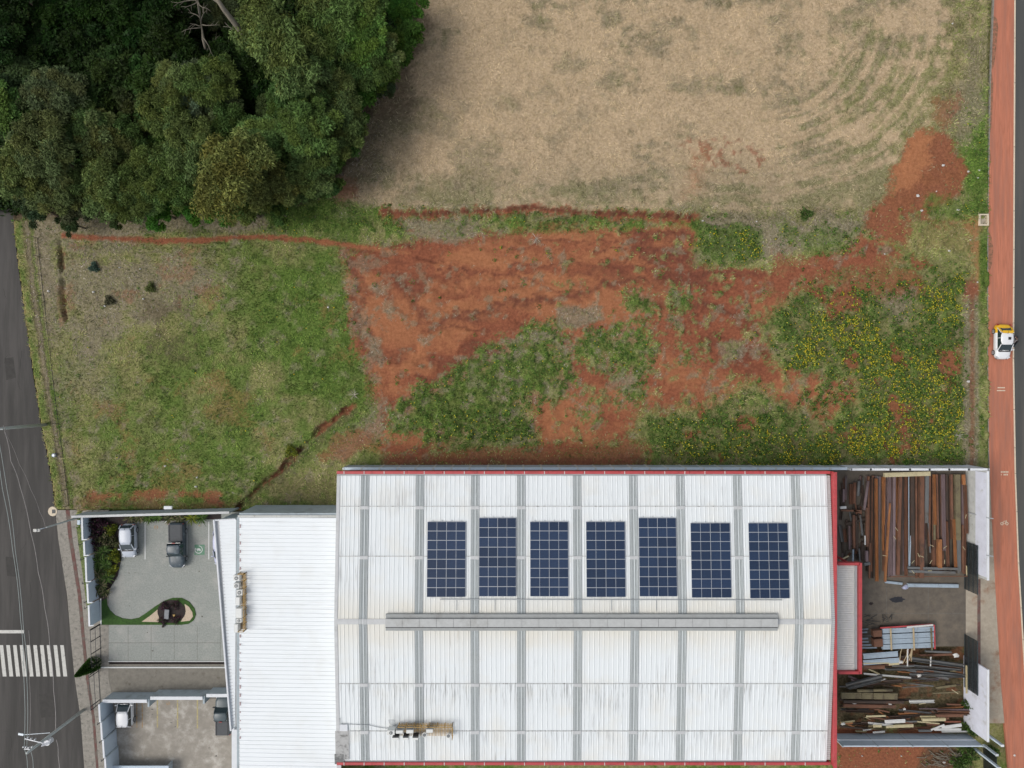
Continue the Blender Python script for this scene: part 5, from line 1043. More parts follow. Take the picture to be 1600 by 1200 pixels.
    mb = MB(); mb.box((0, hl*.975, .42), (W_*.72, .10, .14)); mb.build('bumper_grille', M['plastic'], root)
    mb = MB()
    for s in (-.3, .25): mb.bar((s*hw, yb1+.03, zb+.07), (s*hw+.45, yb1-.12, zb+.16), .02, .02)
    mb.build('wiper', M['plastic'], root)
    mb = MB(); mb.box((0, yb1+.06, zb+.045), (W_*.78, .16, .03)); mb.build('cowl', M['plastic'], root)
    if kind == 'pickup':
        mb = MB(); mb.box((0, (-.96*hl+yb0)/2-.05, 1.09), (W_*.86, abs(-.96*hl-yb0)-.22, .08)); cv = mb.build('bed_cover', M['tarp'], root)
        mb = MB()
        for s in (-1, 1): mb.bar((s*W_*.36, -.95*hl, 1.15), (s*W_*.36, yb0-.15, 1.15), .03, .03)
        mb.build('cover_rail', M['plastic'], cv); mb = MB(); mb.box((0, yb0-.02, 1.28), (W_*.80, .10, .5)); mb.box((0, yb0-.02, 1.62), (.35, .08, .05), mi=1); mb.build('rear_window', [M['glass'], M['lamp_red']], root)
    else:
        mb = MB(); mb.bar((0, yt0+.15, rh+.03), (0, yt0-.15, rh+.16), .03, .03); mb.build('aerial', M['plastic'], root)
    return root
DOWN = math.pi
car('parked_car', 'small silver hatchback parked beside the planting bed in the upper car park', 206, 843, DOWN+R(1.5), 4.0, 1.72, M['silver'])
car('parked_pickup', 'charcoal pickup with a dark bed cover in the upper car park', 281, 850, DOWN+R(1), 5.35, 1.90, M['darkcar'], 'pickup')
car('parked_car', 'pale lilac blue car almost hidden under the edge of the annex front roof', 350.0, 853, DOWN, 4.3, 1.75, M['bluecar'])
car('parked_car', 'small white hatchback with dark front glass in the lower car park', 201, 1107, R(1), 3.75, 1.68, M['whitecar'])
car('parked_pickup', 'grey green pickup half hidden under the front block in the lower car park', 353, 1113, 0, 4.7, 1.85, M['greencar'], 'pickup')
tx = car('taxi', 'white car with a yellow tail stopped on the red path, its right door open', 1560.5, 534.5, DOWN+R(-1), 4.15, 1.78, M['whitecar'], 'taxi', roofm=M['whitecar'], rear=M['yellowcar'], z=.03)
mb = MB(); mb.box((-.2, -.35, 1.575), (.32, .32, .04)); mb.build('roof_hatch', M['plastic'], tx)
mb = MB(); mb.box((0, -1.12, 1.55), (1.20, .30, .06)); mb.build('spoiler', M['yellowcar'], tx)
for s_ in (-1, 1): mb = MB(); mb.bar((s_*.80, -1.66, .98), (s_*.66, -1.10, 1.50), .16, .10); mb.build('rear_pillar', M['yellowcar'], tx)
mb = MB(); mb.bar((-.86, .62, .62), (-1.52, -.15, .62), .07, .62); dr = mb.build('door', M['whitecar'], tx); mb = MB(); mb.bar((-.86, .62, 1.16), (-1.42, -.10, 1.16), .04, .42); mb.build('door_glass', M['glass'], dr)
# ---- person getting into the car
def skin_fig(name, verts, edges, radii, material, parent):
    me = bpy.data.meshes.new(name); me.from_pydata(verts, edges, []); o = bpy.data.objects.new(name, me); COL.objects.link(o); o.parent = parent
    sk = o.modifiers.new('skin', 'SKIN')
    lay = me.skin_vertices[0] if len(me.skin_vertices) else None
    if lay is None:
        bpy.context.view_layer.objects.active = o; lay = me.skin_vertices[0] if len(me.skin_vertices) else me.attributes
    for i, r_ in enumerate(radii): me.skin_vertices[0].data[i].radius = (r_, r_)
    me.skin_vertices[0].data[0].use_root = True; sub = o.modifiers.new('sub', 'SUBSURF'); sub.levels = 1; sub.render_levels = 2; me.materials.append(material); return o
px_, py_ = XY(1573.6, 527.5)
pr = empty('person', (px_, py_, .035), R(200), 'dark haired person in dark clothes stepping into the open door of the car', 'person')
bv = [(0, 0, .95), (0, .02, 1.15), (0, .05, 1.38), (0, .06, 1.50), (0, .10, 1.62), (.10, 0, .90), (.11, .06, .50), (.11, .0, .08), (.12, .16, .03), (-.10, 0, .90), (-.11, -.06, .50), (-.11, -.14, .08), (-.12, .0, .03),
      (.19, .04, 1.40), (.27, .16, 1.14), (.24, .38, 1.04), (-.19, .04, 1.40), (-.28, .10, 1.14), (-.27, .30, 1.08),
      (.24, .45, 1.03), (-.27, .37, 1.07)]
be = [(0, 1), (1, 2), (2, 3), (3, 4), (0, 5), (5, 6), (6, 7), (7, 8), (0, 9), (9, 10), (10, 11), (11, 12), (2, 13), (13, 14), (14, 15), (2, 16), (16, 17), (17, 18), (15, 19), (18, 20)]
brd = [.15, .13, .17, .06, .095, .10, .065, .045, .04, .10, .065, .045, .04, .07, .045, .032, .07, .045, .032, .035, .035]
for (bx, by, bz, sgn) in ((.24, .45, 1.03, 1), (-.27, .37, 1.07, -1)):
    root_i = bv.index((bx, by, bz))
    for k, (dx, ln) in enumerate(((-.03, .065), (-.01, .08), (.01, .075), (.03, .06))):
        i = len(bv); bv += [(bx+dx, by+.04, bz), (bx+dx, by+.04+ln*.6, bz-.01), (bx+dx, by+.04+ln, bz-.035)]; be += [(root_i, i), (i, i+1), (i+1, i+2)]; brd += [.010, .009, .008]
    i = len(bv); bv += [(bx-sgn*.045, by-.005, bz-.01), (bx-sgn*.06, by+.035, bz-.02)]; be += [(root_i, i), (i, i+1)]; brd += [.012, .010]
skin_fig('body', bv, be, brd, M['skin'], pr)
tv = [(0, 0, .98), (0, .02, 1.15), (0, .05, 1.36), (.19, .04, 1.41), (.27, .15, 1.16), (-.19, .04, 1.41), (-.28, .10, 1.16)]
skin_fig('shirt', tv, [(0, 1), (1, 2), (2, 3), (3, 4), (2, 5), (5, 6)], [.175, .16, .19, .09, .065, .09, .065], M['shirt'], pr)
skin_fig('trousers', [(0, 0, .93), (.10, 0, .86), (.11, .06, .50), (.11, .0, .12), (-.10, 0, .86), (-.11, -.06, .50), (-.11, -.14, .12)], [(0, 1), (1, 2), (2, 3), (0, 4), (4, 5), (5, 6)], [.16, .12, .085, .065, .12, .085, .065], M['jeans'], pr)
skin_fig('hair', [(0, .10, 1.70), (0, .05, 1.65), (0, .00, 1.55)], [(0, 1), (1, 2)], [.135, .14, .09], M['hair'], pr)
mb = MB()
for s in (-1, 1): mb.box((s*.035, .205, 1.63), (.02, .02, .012), mi=1)
mb.box((0, .215, 1.60), (.025, .04, .04)); mb.box((0, .20, 1.565), (.05, .02, .012), mi=2)
for s in (-1, 1): mb.box((s*.10, .10, 1.61), (.02, .04, .06))
mb.build('face', [M['skin'], M['hair'], M['lamp_red']], pr)
for s, (fx, fy) in ((1, (.12, .1)), (-1, (-.12, -.06))): mb = MB(); mb.box((fx, fy, .04), (.09, .27, .08)); mb.build('shoe', M['plastic'], pr)

# ================================================================== POLES AND CABLES
def pole(name, px, py, h, r0, r1, label, cat='pole'):
    x, y = XY(px, py); rt = empty(name, (x, y, 0), 0, label, cat); mb = MB(); mb.tube([(0, 0, -.3), (0, 0, h)], [r0, r1], 10); mb.build('shaft', M['pole'], rt); return rt
p1 = pole('utility_pole', 71.5, 663.5, 10.5, .20, .14, 'bare concrete utility pole leaning over the road from the vacant plot verge')
mb = MB(); mb.box((0, 0, 8.6), (2.2, .12, .14)); mb.build('crossarm', M['pole'], p1)
lp = pole('street_lamp', 131, 806, 6.8, .12, .08, 'grey street lamp at the corner of the car park, its white head over the road', 'street lamp')
mb = MB(); mb.tube([(0, 0, 6.7), (-.35, -.1, 6.95), (-.75, -.2, 7.0)], .05, 6); mb.build('arm', M['galv'], lp)
mb = MB(); mb.box((-.95, -.28, 7.0), (.7, .3, .14)); mb.cyl((-1.0, -.28, 7.07), .17, .12, 12); mb.build('lamp_head', M['white_scrap'], lp)
up = pole('utility_pole', 131, 1109, 10.0, .19, .13, 'concrete utility pole with crossarm and hardware at the south end of the street'); o3 = np.array(XY(131, 1109))
def loc3(px, py, h): x, y, z = P(px, py, h); return (x-o3[0], y-o3[1], z)
mb = MB(); mb.bar(loc3(39, 1154, 9.6), loc3(67, 1161, 9.6), .09, .09); mb.build('crossarm', M['lamp_clear'], up)
mb = MB(); mb.bar(loc3(38, 1170, 8.8), loc3(49, 1171, 8.8), .09, .09); mb.build('crossarm', M['lamp_clear'], up)
mb = MB(); mb.bar(loc3(36, 1148, 8.0), loc3(78, 1145, 8.2), .05, .05); mb.bar(loc3(29, 1146.5, 7.9), loc3(37, 1148, 8.0), .22, .12); mb.build('lamp_arm', M['galv'], up)
mb = MB()
for k in range(7): q = loc3(68+k*1.9, 1159-k*.7, 8.8); mb.bar(q, (q[0]-.12, q[1]-.42, q[2]+.15), .07, .07); mb.cyl((q[0]-.1, q[1]-.4, q[2]), .06, .16, 8)
mb.cyl(loc3(80, 1156, 8.2), .30, .7, 12); mb.build('hardware', M['lamp_clear'], up)
for q in ((38, 1166), (42, 1166), (46, 1167), (51, 1166), (45, 1151), (50, 1153), (56, 1154)): mb = MB(); mb.cyl(loc3(*q, 9.2), .07, .22, 8); mb.build('insulator', M['lamp_clear'], up)
def cable(pts, r_, label, m_='wire'):
    q = []
    for a, b_ in zip(pts[:-1], pts[1:]):
        A, B = np.array(P(*a)), np.array(P(*b_))
        for t in np.linspace(0, 1, 7)[:-1]: p = A+(B-A)*t; q.append((p[0], p[1], p[2]-.15*math.sin(math.pi*t)))
    q.append(P(*pts[-1])); mb = MB(); mb.tube(q, r_, 5); return tag(mb.build('power_cable', M[m_]), label, 'cable', 'cables along the west road')
cable([(-22, 610, 10), (4, 765, 9.5), (20, 860, 9.3), (32, 965, 9.3), (37.5, 1060, 9.5), (38, 1166, 9.2)], .030, 'westernmost pale cable running down the west road to the utility pole')
cable([(-18, 610, 10), (11, 765, 9.5), (24, 860, 9.3), (37, 985, 9.3), (42, 1060, 9.5), (42, 1166, 9.2)], .028, 'second pale cable running down the west road beside the westernmost one')
cable([(5, 665, 9.0), (7.5, 674, 9.0), (17, 720, 8.8), (32, 762, 8.6), (48, 830, 8.4), (60, 895, 8.3), (70, 950, 8.3), (78, 1010, 8.4), (84, 1080, 8.6), (87, 1142, 9.0)], .040, 'twisted pinkish cable from the bare pole to the southern utility pole', 'wire_dim')
cable([(8, 675, 9.0), (30, 725, 8.0), (48, 765, 7.2), (62, 800, 7.0), (71, 825, 6.9)], .018, 'thin dim cable from the bare pole to the street lamp', 'wire_dim')
cable([(38, 1170, 8.8), (43, 1200, 8.7), (52, 1260, 8.7)], .028, 'pale cable leaving the southern pole at the bottom edge, on the west'); cable([(47, 1171, 8.8), (52, 1200, 8.7), (62, 1260, 8.7)], .028, 'pale cable leaving the southern pole at the bottom edge, east of the other')
cable([(88, 1156, 8.6), (91, 1180, 8.5), (96, 1260, 8.5)], .04, 'twisted dull cable leaving the southern pole towards the bottom edge', 'wire_dim')
cable([(45, 985, 9.3), (46, 1060, 9.4), (46.5, 1150, 9.3)], .02, 'third thin cable dropping to the crossarm of the southern pole', 'wire_dim')

# ================================================================== PLANTS AND TREES
def leaf_quads(c, d_, ln, wd, droop=.3):
    """c (n,3) centres, d_ (n,3) directions"""
    n_ = len(c); d_ = d_/np.linalg.norm(d_, axis=1)[:, None]; r_ = RNG.normal(0, 1, (n_, 3)); r_[:, 2] *= .4
    s = np.cross(d_, np.array([0, 0, 1.])+r_*.5); s /= np.linalg.norm(s, axis=1)[:, None]+1e-6
    ln = (ln*RNG.uniform(.35, 1.75, n_))[:, None]; wd = (wd*RNG.uniform(.5, 1.6, n_))[:, None]
    return np.stack([c-d_*ln*.5, c+s*wd*.5, c+d_*ln*.5, c-s*wd*.5], 1)
def crown_mesh(name, r, h, nclump, nleaf, ll, lw, seed, style='dome'):
    """tree crown: foliage clumps set at the ends of limbs through an uneven dome; returns quads, tints, limb tips"""
    g = np.random.default_rng(seed); Cc = []
    lobes = [(g.uniform(-.45, .45)*r, g.uniform(-.45, .45)*r, g.uniform(.0, .3)*h, g.uniform(.45, .75)*r) for _ in range(6)]+[(0, 0, .2*h, .7*r)]
    while len(Cc) < nclump:
        lx, ly, lz, lr = lobes[g.integers(len(lobes))]; v = g.normal(0, 1, 3); v /= np.linalg.norm(v); v[2] = abs(v[2])*1.0-.25; rr = lr*g.uniform(.55, 1.0)
        Cc.append((lx+v[0]*rr, ly+v[1]*rr, lz+v[2]*rr*.9*h/r*.8))
    Cc = np.array(Cc); cr = g.uniform(.5, 1.0, nclump)*r*.27
    idx = g.integers(0, nclump, nleaf); v = g.normal(0, 1, (nleaf, 3)); v /= np.linalg.norm(v, axis=1)[:, None]; v[:, 2] = np.abs(v[:, 2])*.9-.2
    c = Cc[idx]+v*(cr[idx]*(g.uniform(.05, 1.2, nleaf)**.6))[:, None]*np.array([1, 1, .7])
    if style == 'droop': d_ = v*.6+np.array([0, 0, -.8])+g.normal(0, .45, (nleaf, 3))
    else: d_ = v+g.normal(0, .6, (nleaf, 3)); d_[:, 2] *= .5
    q = leaf_quads(c, d_, ll, lw)
    tb = g.uniform(.75, 1.25, nclump)[idx]*g.uniform(.5, 1.6, nleaf); hue = g.uniform(-.12, .12, nclump)[idx]
    t = np.stack([tb*(1+hue), tb, tb*(1-hue)*.95], -1); return q, t, Cc
def trunk_mesh(tips, hb, r, seed, base_h):
    g = random.Random(seed); mb = MB(); mb.tube([(0, 0, -.3), (g.uniform(-.2, .2), g.uniform(-.2, .2), base_h*.5), (0, 0, base_h)], [r, r*.8, r*.6], 8)
    for t in tips[:14]:
        m_ = (t[0]*.45+g.uniform(-.2, .2), t[1]*.45+g.uniform(-.2, .2), base_h+(t[2]+hb-base_h)*.5+.1); mb.tube([(0, 0, base_h*.85), m_, (t[0], t[1], t[2]+hb)], [r*.45, r*.28, r*.08], 5)
    return mb
VAR = []
def tree_variant(i, r, h, hb, ncl, nl, ll, lw, style):
    q, t, Cc = crown_mesh('crown', r, h, ncl, nl, ll, lw, 100+i, style); q[:, :, 2] += hb
    rt = empty('tree', (0, 0, 0), 0, 'x', 'tree', 'trees of the wood')
    o = np_mesh('crown', q.astype(np.float32), 4, [M['leaf']], col=t.astype(np.float32), parent=rt)
    trunk_mesh(Cc, hb, .22, i, hb).build('trunk', M['bark'], rt); VAR.append([rt, False]); return rt
tree_variant(0, 3.6, 3.0, 9.0, 48, 15000, .34, .12, 'dome')
tree_variant(1, 3.9, 3.6, 9.0, 60, 17000, .38, .09, 'droop')
tree_variant(2, 3.3, 2.6, 7.0, 44, 14000, .30, .14, 'dome')
tree_variant(3, 3.0, 2.8, 5.0, 40, 12000, .34, .15, 'dome')
tree_variant(4, 4.3, 3.2, 10.0, 64, 19000, .34, .11, 'droop')
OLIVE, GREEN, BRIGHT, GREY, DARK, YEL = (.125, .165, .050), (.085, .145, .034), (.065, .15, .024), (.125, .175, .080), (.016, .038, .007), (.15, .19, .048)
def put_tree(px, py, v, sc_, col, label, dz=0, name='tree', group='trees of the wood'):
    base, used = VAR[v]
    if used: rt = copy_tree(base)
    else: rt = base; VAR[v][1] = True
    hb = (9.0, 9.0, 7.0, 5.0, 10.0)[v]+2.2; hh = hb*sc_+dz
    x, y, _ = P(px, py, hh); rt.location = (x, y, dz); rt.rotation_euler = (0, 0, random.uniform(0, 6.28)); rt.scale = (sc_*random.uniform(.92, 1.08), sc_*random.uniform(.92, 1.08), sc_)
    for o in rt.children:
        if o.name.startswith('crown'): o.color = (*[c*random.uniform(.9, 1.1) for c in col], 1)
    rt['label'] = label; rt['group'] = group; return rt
TR = [ # px, py, variant, scale, colour, label
 (430, 60, 4, 1.18, OLIVE, 'large olive crowned tree beside the dark trunk at the top of the wood'),
 (505, 35, 1, 1.0, OLIVE, 'olive feathery tree at the top edge, left of the bright green edge tree'),
 (400, 0, 4, 1.05, OLIVE, 'olive tree cut by the top edge above the slanting grey trunk'),
 (478, 110, 0, .95, OLIVE, 'olive tree between the large olive crown and the bright bushy tree'),
 (575, 40, 0, .95, GREEN, 'mid green tree at the top edge, one crown in from the straw field'),
 (616, 62, 3, .95, BRIGHT, 'bright green bushy tree bulging furthest into the straw field'),
 (628, 5, 3, .9, BRIGHT, 'bright green tree at the top edge beside the straw field'),
 (588, 92, 2, .8, GREEN, 'dull green tree beside the bare leaning stem at the field edge'),
 (540, 132, 3, 1.25, BRIGHT, 'bright green tree with starry bamboo like leaves at the edge of the wood'),
 (480, 205, 0, 1.05, GREEN, 'green speckled tree south-west of the starry bright tree'),
 (535, 215, 2, .85, GREEN, 'green tree on the east edge of the wood next to the shaded brown litter'),
 (440, 240, 2, .95, (.045, .075, .018), 'dark speckled small leaved tree in the east of the wood'),
 (498, 262, 3, .9, GREEN, 'low green tree at the south-east corner of the wood'),
 (455, 290, 3, .85, OLIVE, 'small olive green tree on the south-east rim of the wood'),
 (300, 135, 1, .80, GREY, 'grey green frosted tree standing out left of the wood centre'),
 (345, 158, 1, .75, GREY, 'second grey green frosted tree, right beside the first one'),
 (345, 262, 4, 1.15, YEL, 'largest yellow olive crown near the south side of the wood'),
 (290, 230, 1, .95, OLIVE, 'olive tree just north-west of the largest yellow olive crown'),
 (400, 285, 2, 1.0, OLIVE, 'olive tree south-east of the largest yellow olive crown'),
 (385, 210, 0, .9, OLIVE, 'olive tree just north-east of the largest yellow olive crown'),
 (318, 312, 3, .9, BRIGHT, 'bright green low tree below the yellow olive crown at the south rim'),
 (375, 318, 3, .85, YEL, 'small yellow olive tree on the south rim of the wood'),
 (215, 300, 0, .85, OLIVE, 'olive tree on the south rim, left of the dark gap'),
 (240, 325, 3, .7, BRIGHT, 'small bright bush like tree at the south rim under the dark gap'),
 (150, 285, 4, .85, OLIVE, 'broad olive tree of the south-west quarter of the wood'),
 (60, 232, 1, 1.05, (.11, .15, .05), 'olive tree nearest the left edge at mid height of the wood'),
 (15, 250, 4, .9, (.11, .15, .05), 'olive tree cut by the left edge of the picture'),
 (110, 320, 2, .8, (.085, .10, .045), 'grey olive tree at the south-west rim of the wood'),
 (40, 318, 3, .8, (.05, .07, .03), 'dark bush like tree over the north end of the west road'),
 (100, 345, 3, .55, (.05, .07, .03), 'low dark shrub tree where the wood meets the red footpath'),
 (60, 130, 0, 1.0, (.07, .10, .035), 'green tree at the left, south of the black top corner'),
 (15, 110, 2, 1.1, (.06, .085, .03), 'dull green tree cut by the left edge below the black corner'),
 (120, 150, 2, 1.0, (.055, .08, .025), 'dull green tree between the left trees and the dark hollow'),
 (150, 215, 0, .9, (.06, .085, .025), 'dull green tree in the middle of the west half of the wood'),
 (95, 195, 2, .95, (.07, .095, .03), 'olive green tree north-west of the broad olive tree'),
 (205, 175, 3, 1.3, (.035, .055, .015), 'deep green tree left of the frosted grey trees'),
 (235, 250, 2, .9, OLIVE, 'olive tree between the broad olive tree and the yellow olive crown'),
 (210, 110, 3, 1.35, (.03, .06, .014), 'deep green round tree north-west of the frosted trees'),
 (155, 95, 3, 1.4, (.028, .055, .014), 'very dark green tree with a brighter tip in the north of the wood'),
 (420, 170, 2, .95, (.05, .07, .02), 'deep green tree filling the gap below the large olive crown'),
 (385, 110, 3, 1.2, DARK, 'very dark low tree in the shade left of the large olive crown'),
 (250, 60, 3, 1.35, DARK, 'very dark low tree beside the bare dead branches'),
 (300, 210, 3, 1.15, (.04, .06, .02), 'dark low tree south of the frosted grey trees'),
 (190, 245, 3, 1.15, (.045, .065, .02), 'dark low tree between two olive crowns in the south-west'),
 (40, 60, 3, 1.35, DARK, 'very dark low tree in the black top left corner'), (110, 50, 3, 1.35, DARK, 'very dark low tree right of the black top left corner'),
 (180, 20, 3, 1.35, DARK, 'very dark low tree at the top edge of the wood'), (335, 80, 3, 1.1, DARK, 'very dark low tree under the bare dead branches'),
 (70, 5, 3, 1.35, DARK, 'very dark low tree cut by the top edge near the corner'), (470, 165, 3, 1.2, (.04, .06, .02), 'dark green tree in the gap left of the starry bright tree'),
 (590, 130, 3, .6, (.07, .10, .04), 'small dull shrub tree below the bare leaning stem'), (560, 85, 0, .85, GREEN, 'mid green tree above the starry bright tree'), (-30, 60, 0, 1.05, DARK, 'dark tree reaching in from the left edge near the corner'), (-35, 140, 0, 1.05, GREEN, 'green tree reaching in from the left edge below the corner tree'), (130, -35, 2, 1.1, DARK, 'dark tree reaching in from the top edge near the corner'), (230, -35, 2, 1.1, DARK, 'dark tree reaching in from the top edge, second from the corner'), (0, -35, 2, 1.2, DARK, 'dark tree over the very corner of the wood'), (560, -25, 0, 1.0, GREEN, 'green tree reaching in from the top edge near the field'), (480, -40, 4, 1.0, OLIVE, 'olive tree reaching in from the top edge'),
 (520, 180, 3, .65, BRIGHT, 'small bright tree at the foot of the starry tree'),
 (5, 185, 0, .9, (.085, .11, .04), 'olive green tree at the left edge above the largest left crown'), (265, 180, 2, .8, (.06, .085, .03), 'dull green tree hugging the south-west side of the frosted trees'),
 (330, 10, 3, .8, (.05, .075, .025), 'small green tree behind the bare dead branches at the top edge'),
 (275, 285, 2, .75, (.06, .09, .025), 'dark green tree just west of the yellow olive crown'), (70, 285, 0, .85, (.085, .11, .04), 'olive tree above the dark bush at the south-west rim'),
 (430, 325, 3, .55, GREEN, 'low green shrub tree at the south rim right of the yellow olive tree'), (180, 335, 3, .5, (.05, .08, .025), 'low green shrub tree on the south rim above the footpath')]
for t in TR: put_tree(*t)
wood = [(10, 150), (400, 60), (640, 10), (650, 80), (560, 170), (520, 260), (440, 310), (60, 325), (-10, 330)]
gt = np.random.default_rng(3); kk = 0; taken = []
while kk < 34:
    a_, b_ = gt.uniform(0, 650), gt.uniform(20, 325)
    if sd_poly(np.array([a_]), np.array([b_]), wood)[0] < 12 or any(math.hypot(a_-p_, b_-q_) < 36 for p_, q_ in taken): continue
    taken.append((a_, b_)); kk += 1
    put_tree(a_, b_, int(gt.integers(0, 3)), float(gt.uniform(.78, .95)), [(.08, .125, .034), (.10, .14, .042), (.065, .11, .028), (.115, .15, .05)][int(gt.integers(0, 4))], 'mid green tree closing the canopy between the taller crowns of the wood', group='trees closing the canopy')
UG = sstep(0, 14, sd_poly(PX, PY, [(-200, -200), (640, -200), (640, 60), (570, 110), (545, 230), (480, 300), (380, 322), (0, 335), (-200, 335)])+nB*8).astype(np.float32)
x, y = scatter(150000, UG, -66, -9, 19, 50)
n_ = len(x); hz = (fbm(x, y, 5, 3, 4)*.5+.6).clip(.1, 1.2)*RNG.uniform(.3, 3.6, n_); c = np.stack([x, y, hz], -1)
d_ = RNG.normal(0, 1, (n_, 3)); d_[:, 2] *= .35
ug = np_mesh('undergrowth', leaf_quads(c, d_, .55, .30).astype(np.float32), 4, [M['weed_leaf']], col=(cpick([(.018, .042, .008), (.026, .058, .010), (.012, .028, .006), (.03, .045, .012)], n_)*RNG.uniform(.6, 1.3, (n_, 1))).astype(np.float32))
tag(ug, 'dark leafy undergrowth filling the gaps between the trees of the wood', 'undergrowth', None, 'stuff')
# limbs: slanting pale trunk, bare dead branches, bare leaning stem
def bare(name, pts, r_, label, twigs, seed, cat='dead tree'):
    g = random.Random(seed); q = [np.array(P(*p)) for p in pts]; rt = empty(name, (q[0][0], q[0][1], 0), 0, label, cat); o0 = np.array((q[0][0], q[0][1], 0)); q = [p-o0 for p in q]
    mb = MB(); mb.tube(q, list(np.linspace(r_, r_*.35, len(q))), 8); mb.build('trunk', M['pale_bark'], rt)
    for _ in range(twigs):
        k = g.randrange(1, len(q)); p = q[k-1]+(q[k]-q[k-1])*g.random(); a = g.uniform(0, 6.28); l_ = g.uniform(1.0, 2.6); pts2 = [p]
        for j in range(4): a += g.uniform(-.5, .5); p = p+np.array((math.cos(a)*l_/4, math.sin(a)*l_/4, g.uniform(0, .25))); pts2.append(p)
        mb = MB(); mb.tube(pts2, [r_*.28, r_*.2, r_*.15, r_*.1, r_*.05], 5)
        for j in (2, 3):
            b_ = a+g.choice((-1, 1))*.8; mb.tube([pts2[j], pts2[j]+np.array((math.cos(b_)*.6, math.sin(b_)*.6, .1))], [r_*.12, r_*.05], 4)
        mb.build('branch', M['pale_bark'], rt)
bare('dead_tree', [(330, 110, 0), (318, 62, 9), (312, 20, 13.2), (305, -20, 13.5)], .22, 'bare dead tree with pale forked branches at the top of the wood', 16, 3)
bare('leaning_trunk', [(415, 100, 6.0), (385, 60, 10.5), (350, 15, 13.8), (330, -15, 14.5)], .42, 'thick grey trunk slanting across the dark gap at the top of the wood', 5, 5, 'tree trunk')
bare('bare_stem', [(573, 128, 4), (568, 105, 7.5), (562, 82, 8.5)], .13, 'bare pale leaning stem at the field edge of the wood', 7, 8)
# garden plants
def shrub(px, py, r, h, n_, cols, ll, lw, label, grp=None, name='shrub', up=.6, z=0.09):
    x, y = XY(px, py); rt = empty(name, (x, y, z), 0, label, 'shrub', grp); v = RNG.normal(0, 1, (n_, 3)); v /= np.linalg.norm(v, axis=1)[:, None]; v[:, 2] = np.abs(v[:, 2])
    k = RNG.uniform(.5, 1, n_)[:, None]*(1+.3*np.sin(np.arctan2(v[:, 1], v[:, 0])*3+px))[:, None]; c = v*k*np.array([r, r, h]); d_ = v+RNG.normal(0, .5, (n_, 3)); d_[:, 2] *= up
    np_mesh('foliage', leaf_quads(c, d_, ll, lw).astype(np.float32), 4, [M['weed_leaf']], col=(cpick(cols, n_)*RNG.uniform(.6, 1.4, (n_, 1))).astype(np.float32), parent=rt)
    mb = MB()
    for j in range(5): a = j*1.26; mb.tube([(0, 0, -.05), (math.cos(a)*r*.4, math.sin(a)*r*.4, h*.55)], [.03, .012], 5)
    mb.build('stem', M['bark'], rt); return rt
def rosette(px, py, r, h, n_, cols, label, grp=None, name='spiky_plant', z=.09, w_=.09):
    x, y = XY(px, py); rt = empty(name, (x, y, z), 0, label, 'plant', grp); Q_ = []; T_ = []
    for k in range(n_):
        a = RNG.uniform(0, 6.28); e = RNG.uniform(.15, 1.1); L_ = r*RNG.uniform(.7, 1.15); d_ = np.array((math.cos(a), math.sin(a))); s = np.array((-d_[1], d_[0])); pr_ = None; t0 = cols[RNG.integers(len(cols))]; t0 = np.array(t0)*RNG.uniform(.7, 1.4)
        for j in range(4):
            t1, t2 = j/4, (j+1)/4; f = lambda t: (L_*t*math.cos(e*.7), h*.35+L_*(t*math.sin(e)-.75*t*t*math.sin(e)*.9)); w1, w2 = w_*(1-t1)**.6*(.4+t1*1.2 if t1 < .5 else 1), w_*(1-t2)**.6
            (u1, z1), (u2, z2) = f(t1), f(t2); A, B = d_*u1, d_*u2
            Q_.append([(A[0]+s[0]*w1, A[1]+s[1]*w1, z1), (A[0]-s[0]*w1, A[1]-s[1]*w1, z1), (B[0]-s[0]*w2, B[1]-s[1]*w2, z2), (B[0]+s[0]*w2, B[1]+s[1]*w2, z2)]); T_.append(t0)
    np_mesh('foliage', np.array(Q_, np.float32), 4, [M['weed_leaf']], col=np.array(T_, np.float32), parent=rt); mb = MB(); mb.tube([(0, 0, -.1), (0, 0, h*.4)], [.07, .05], 6); mb.build('stem', M['bark'], rt); return rt
PUR, GR, GR2, LIME = [(.05, .02, .035), (.09, .03, .05), (.03, .025, .03), (.04, .05, .025)], [(.05, .10, .02), (.08, .15, .03), (.03, .06, .015), (.11, .16, .05)], [(.06, .08, .025), (.15, .15, .07), (.035, .055, .02), (.20, .17, .10)], [(.15, .18, .02), (.22, .24, .03), (.08, .12, .02)]
for i, (x, y, r, h, c, lab) in enumerate([(151, 816, .9, 1.3, PUR, 'dark purple shrub in the north-west corner of the planting bed'), (165, 822, .95, 1.2, PUR, 'dark purple shrub right of the corner shrub in the planting bed'), (154, 832, .85, 1.0, PUR, 'purple leaved shrub against the street wall below the corner shrub'),
        (176, 826, .7, .9, LIME, 'lime yellow shrub beside the silver hatchback'), (168, 841, .9, 1.1, GR2, 'olive mixed shrub in the middle of the upper planting bed'), (158, 850, .85, 1.1, PUR, 'reddish shrub against the second step of the street wall'),
        (179, 846, .7, .8, GR2, 'low olive shrub at the kerb beside the silver hatchback'), (180, 868, .8, .7, LIME, 'low yellow green ground shrub at the paved bay curve'), (176, 890, .75, .7, LIME, 'low yellow green ground shrub near the south end of the bed')]):
    shrub(x, y, r, h, 520, c, .26, .10, lab, 'shrubs of the planting bed')
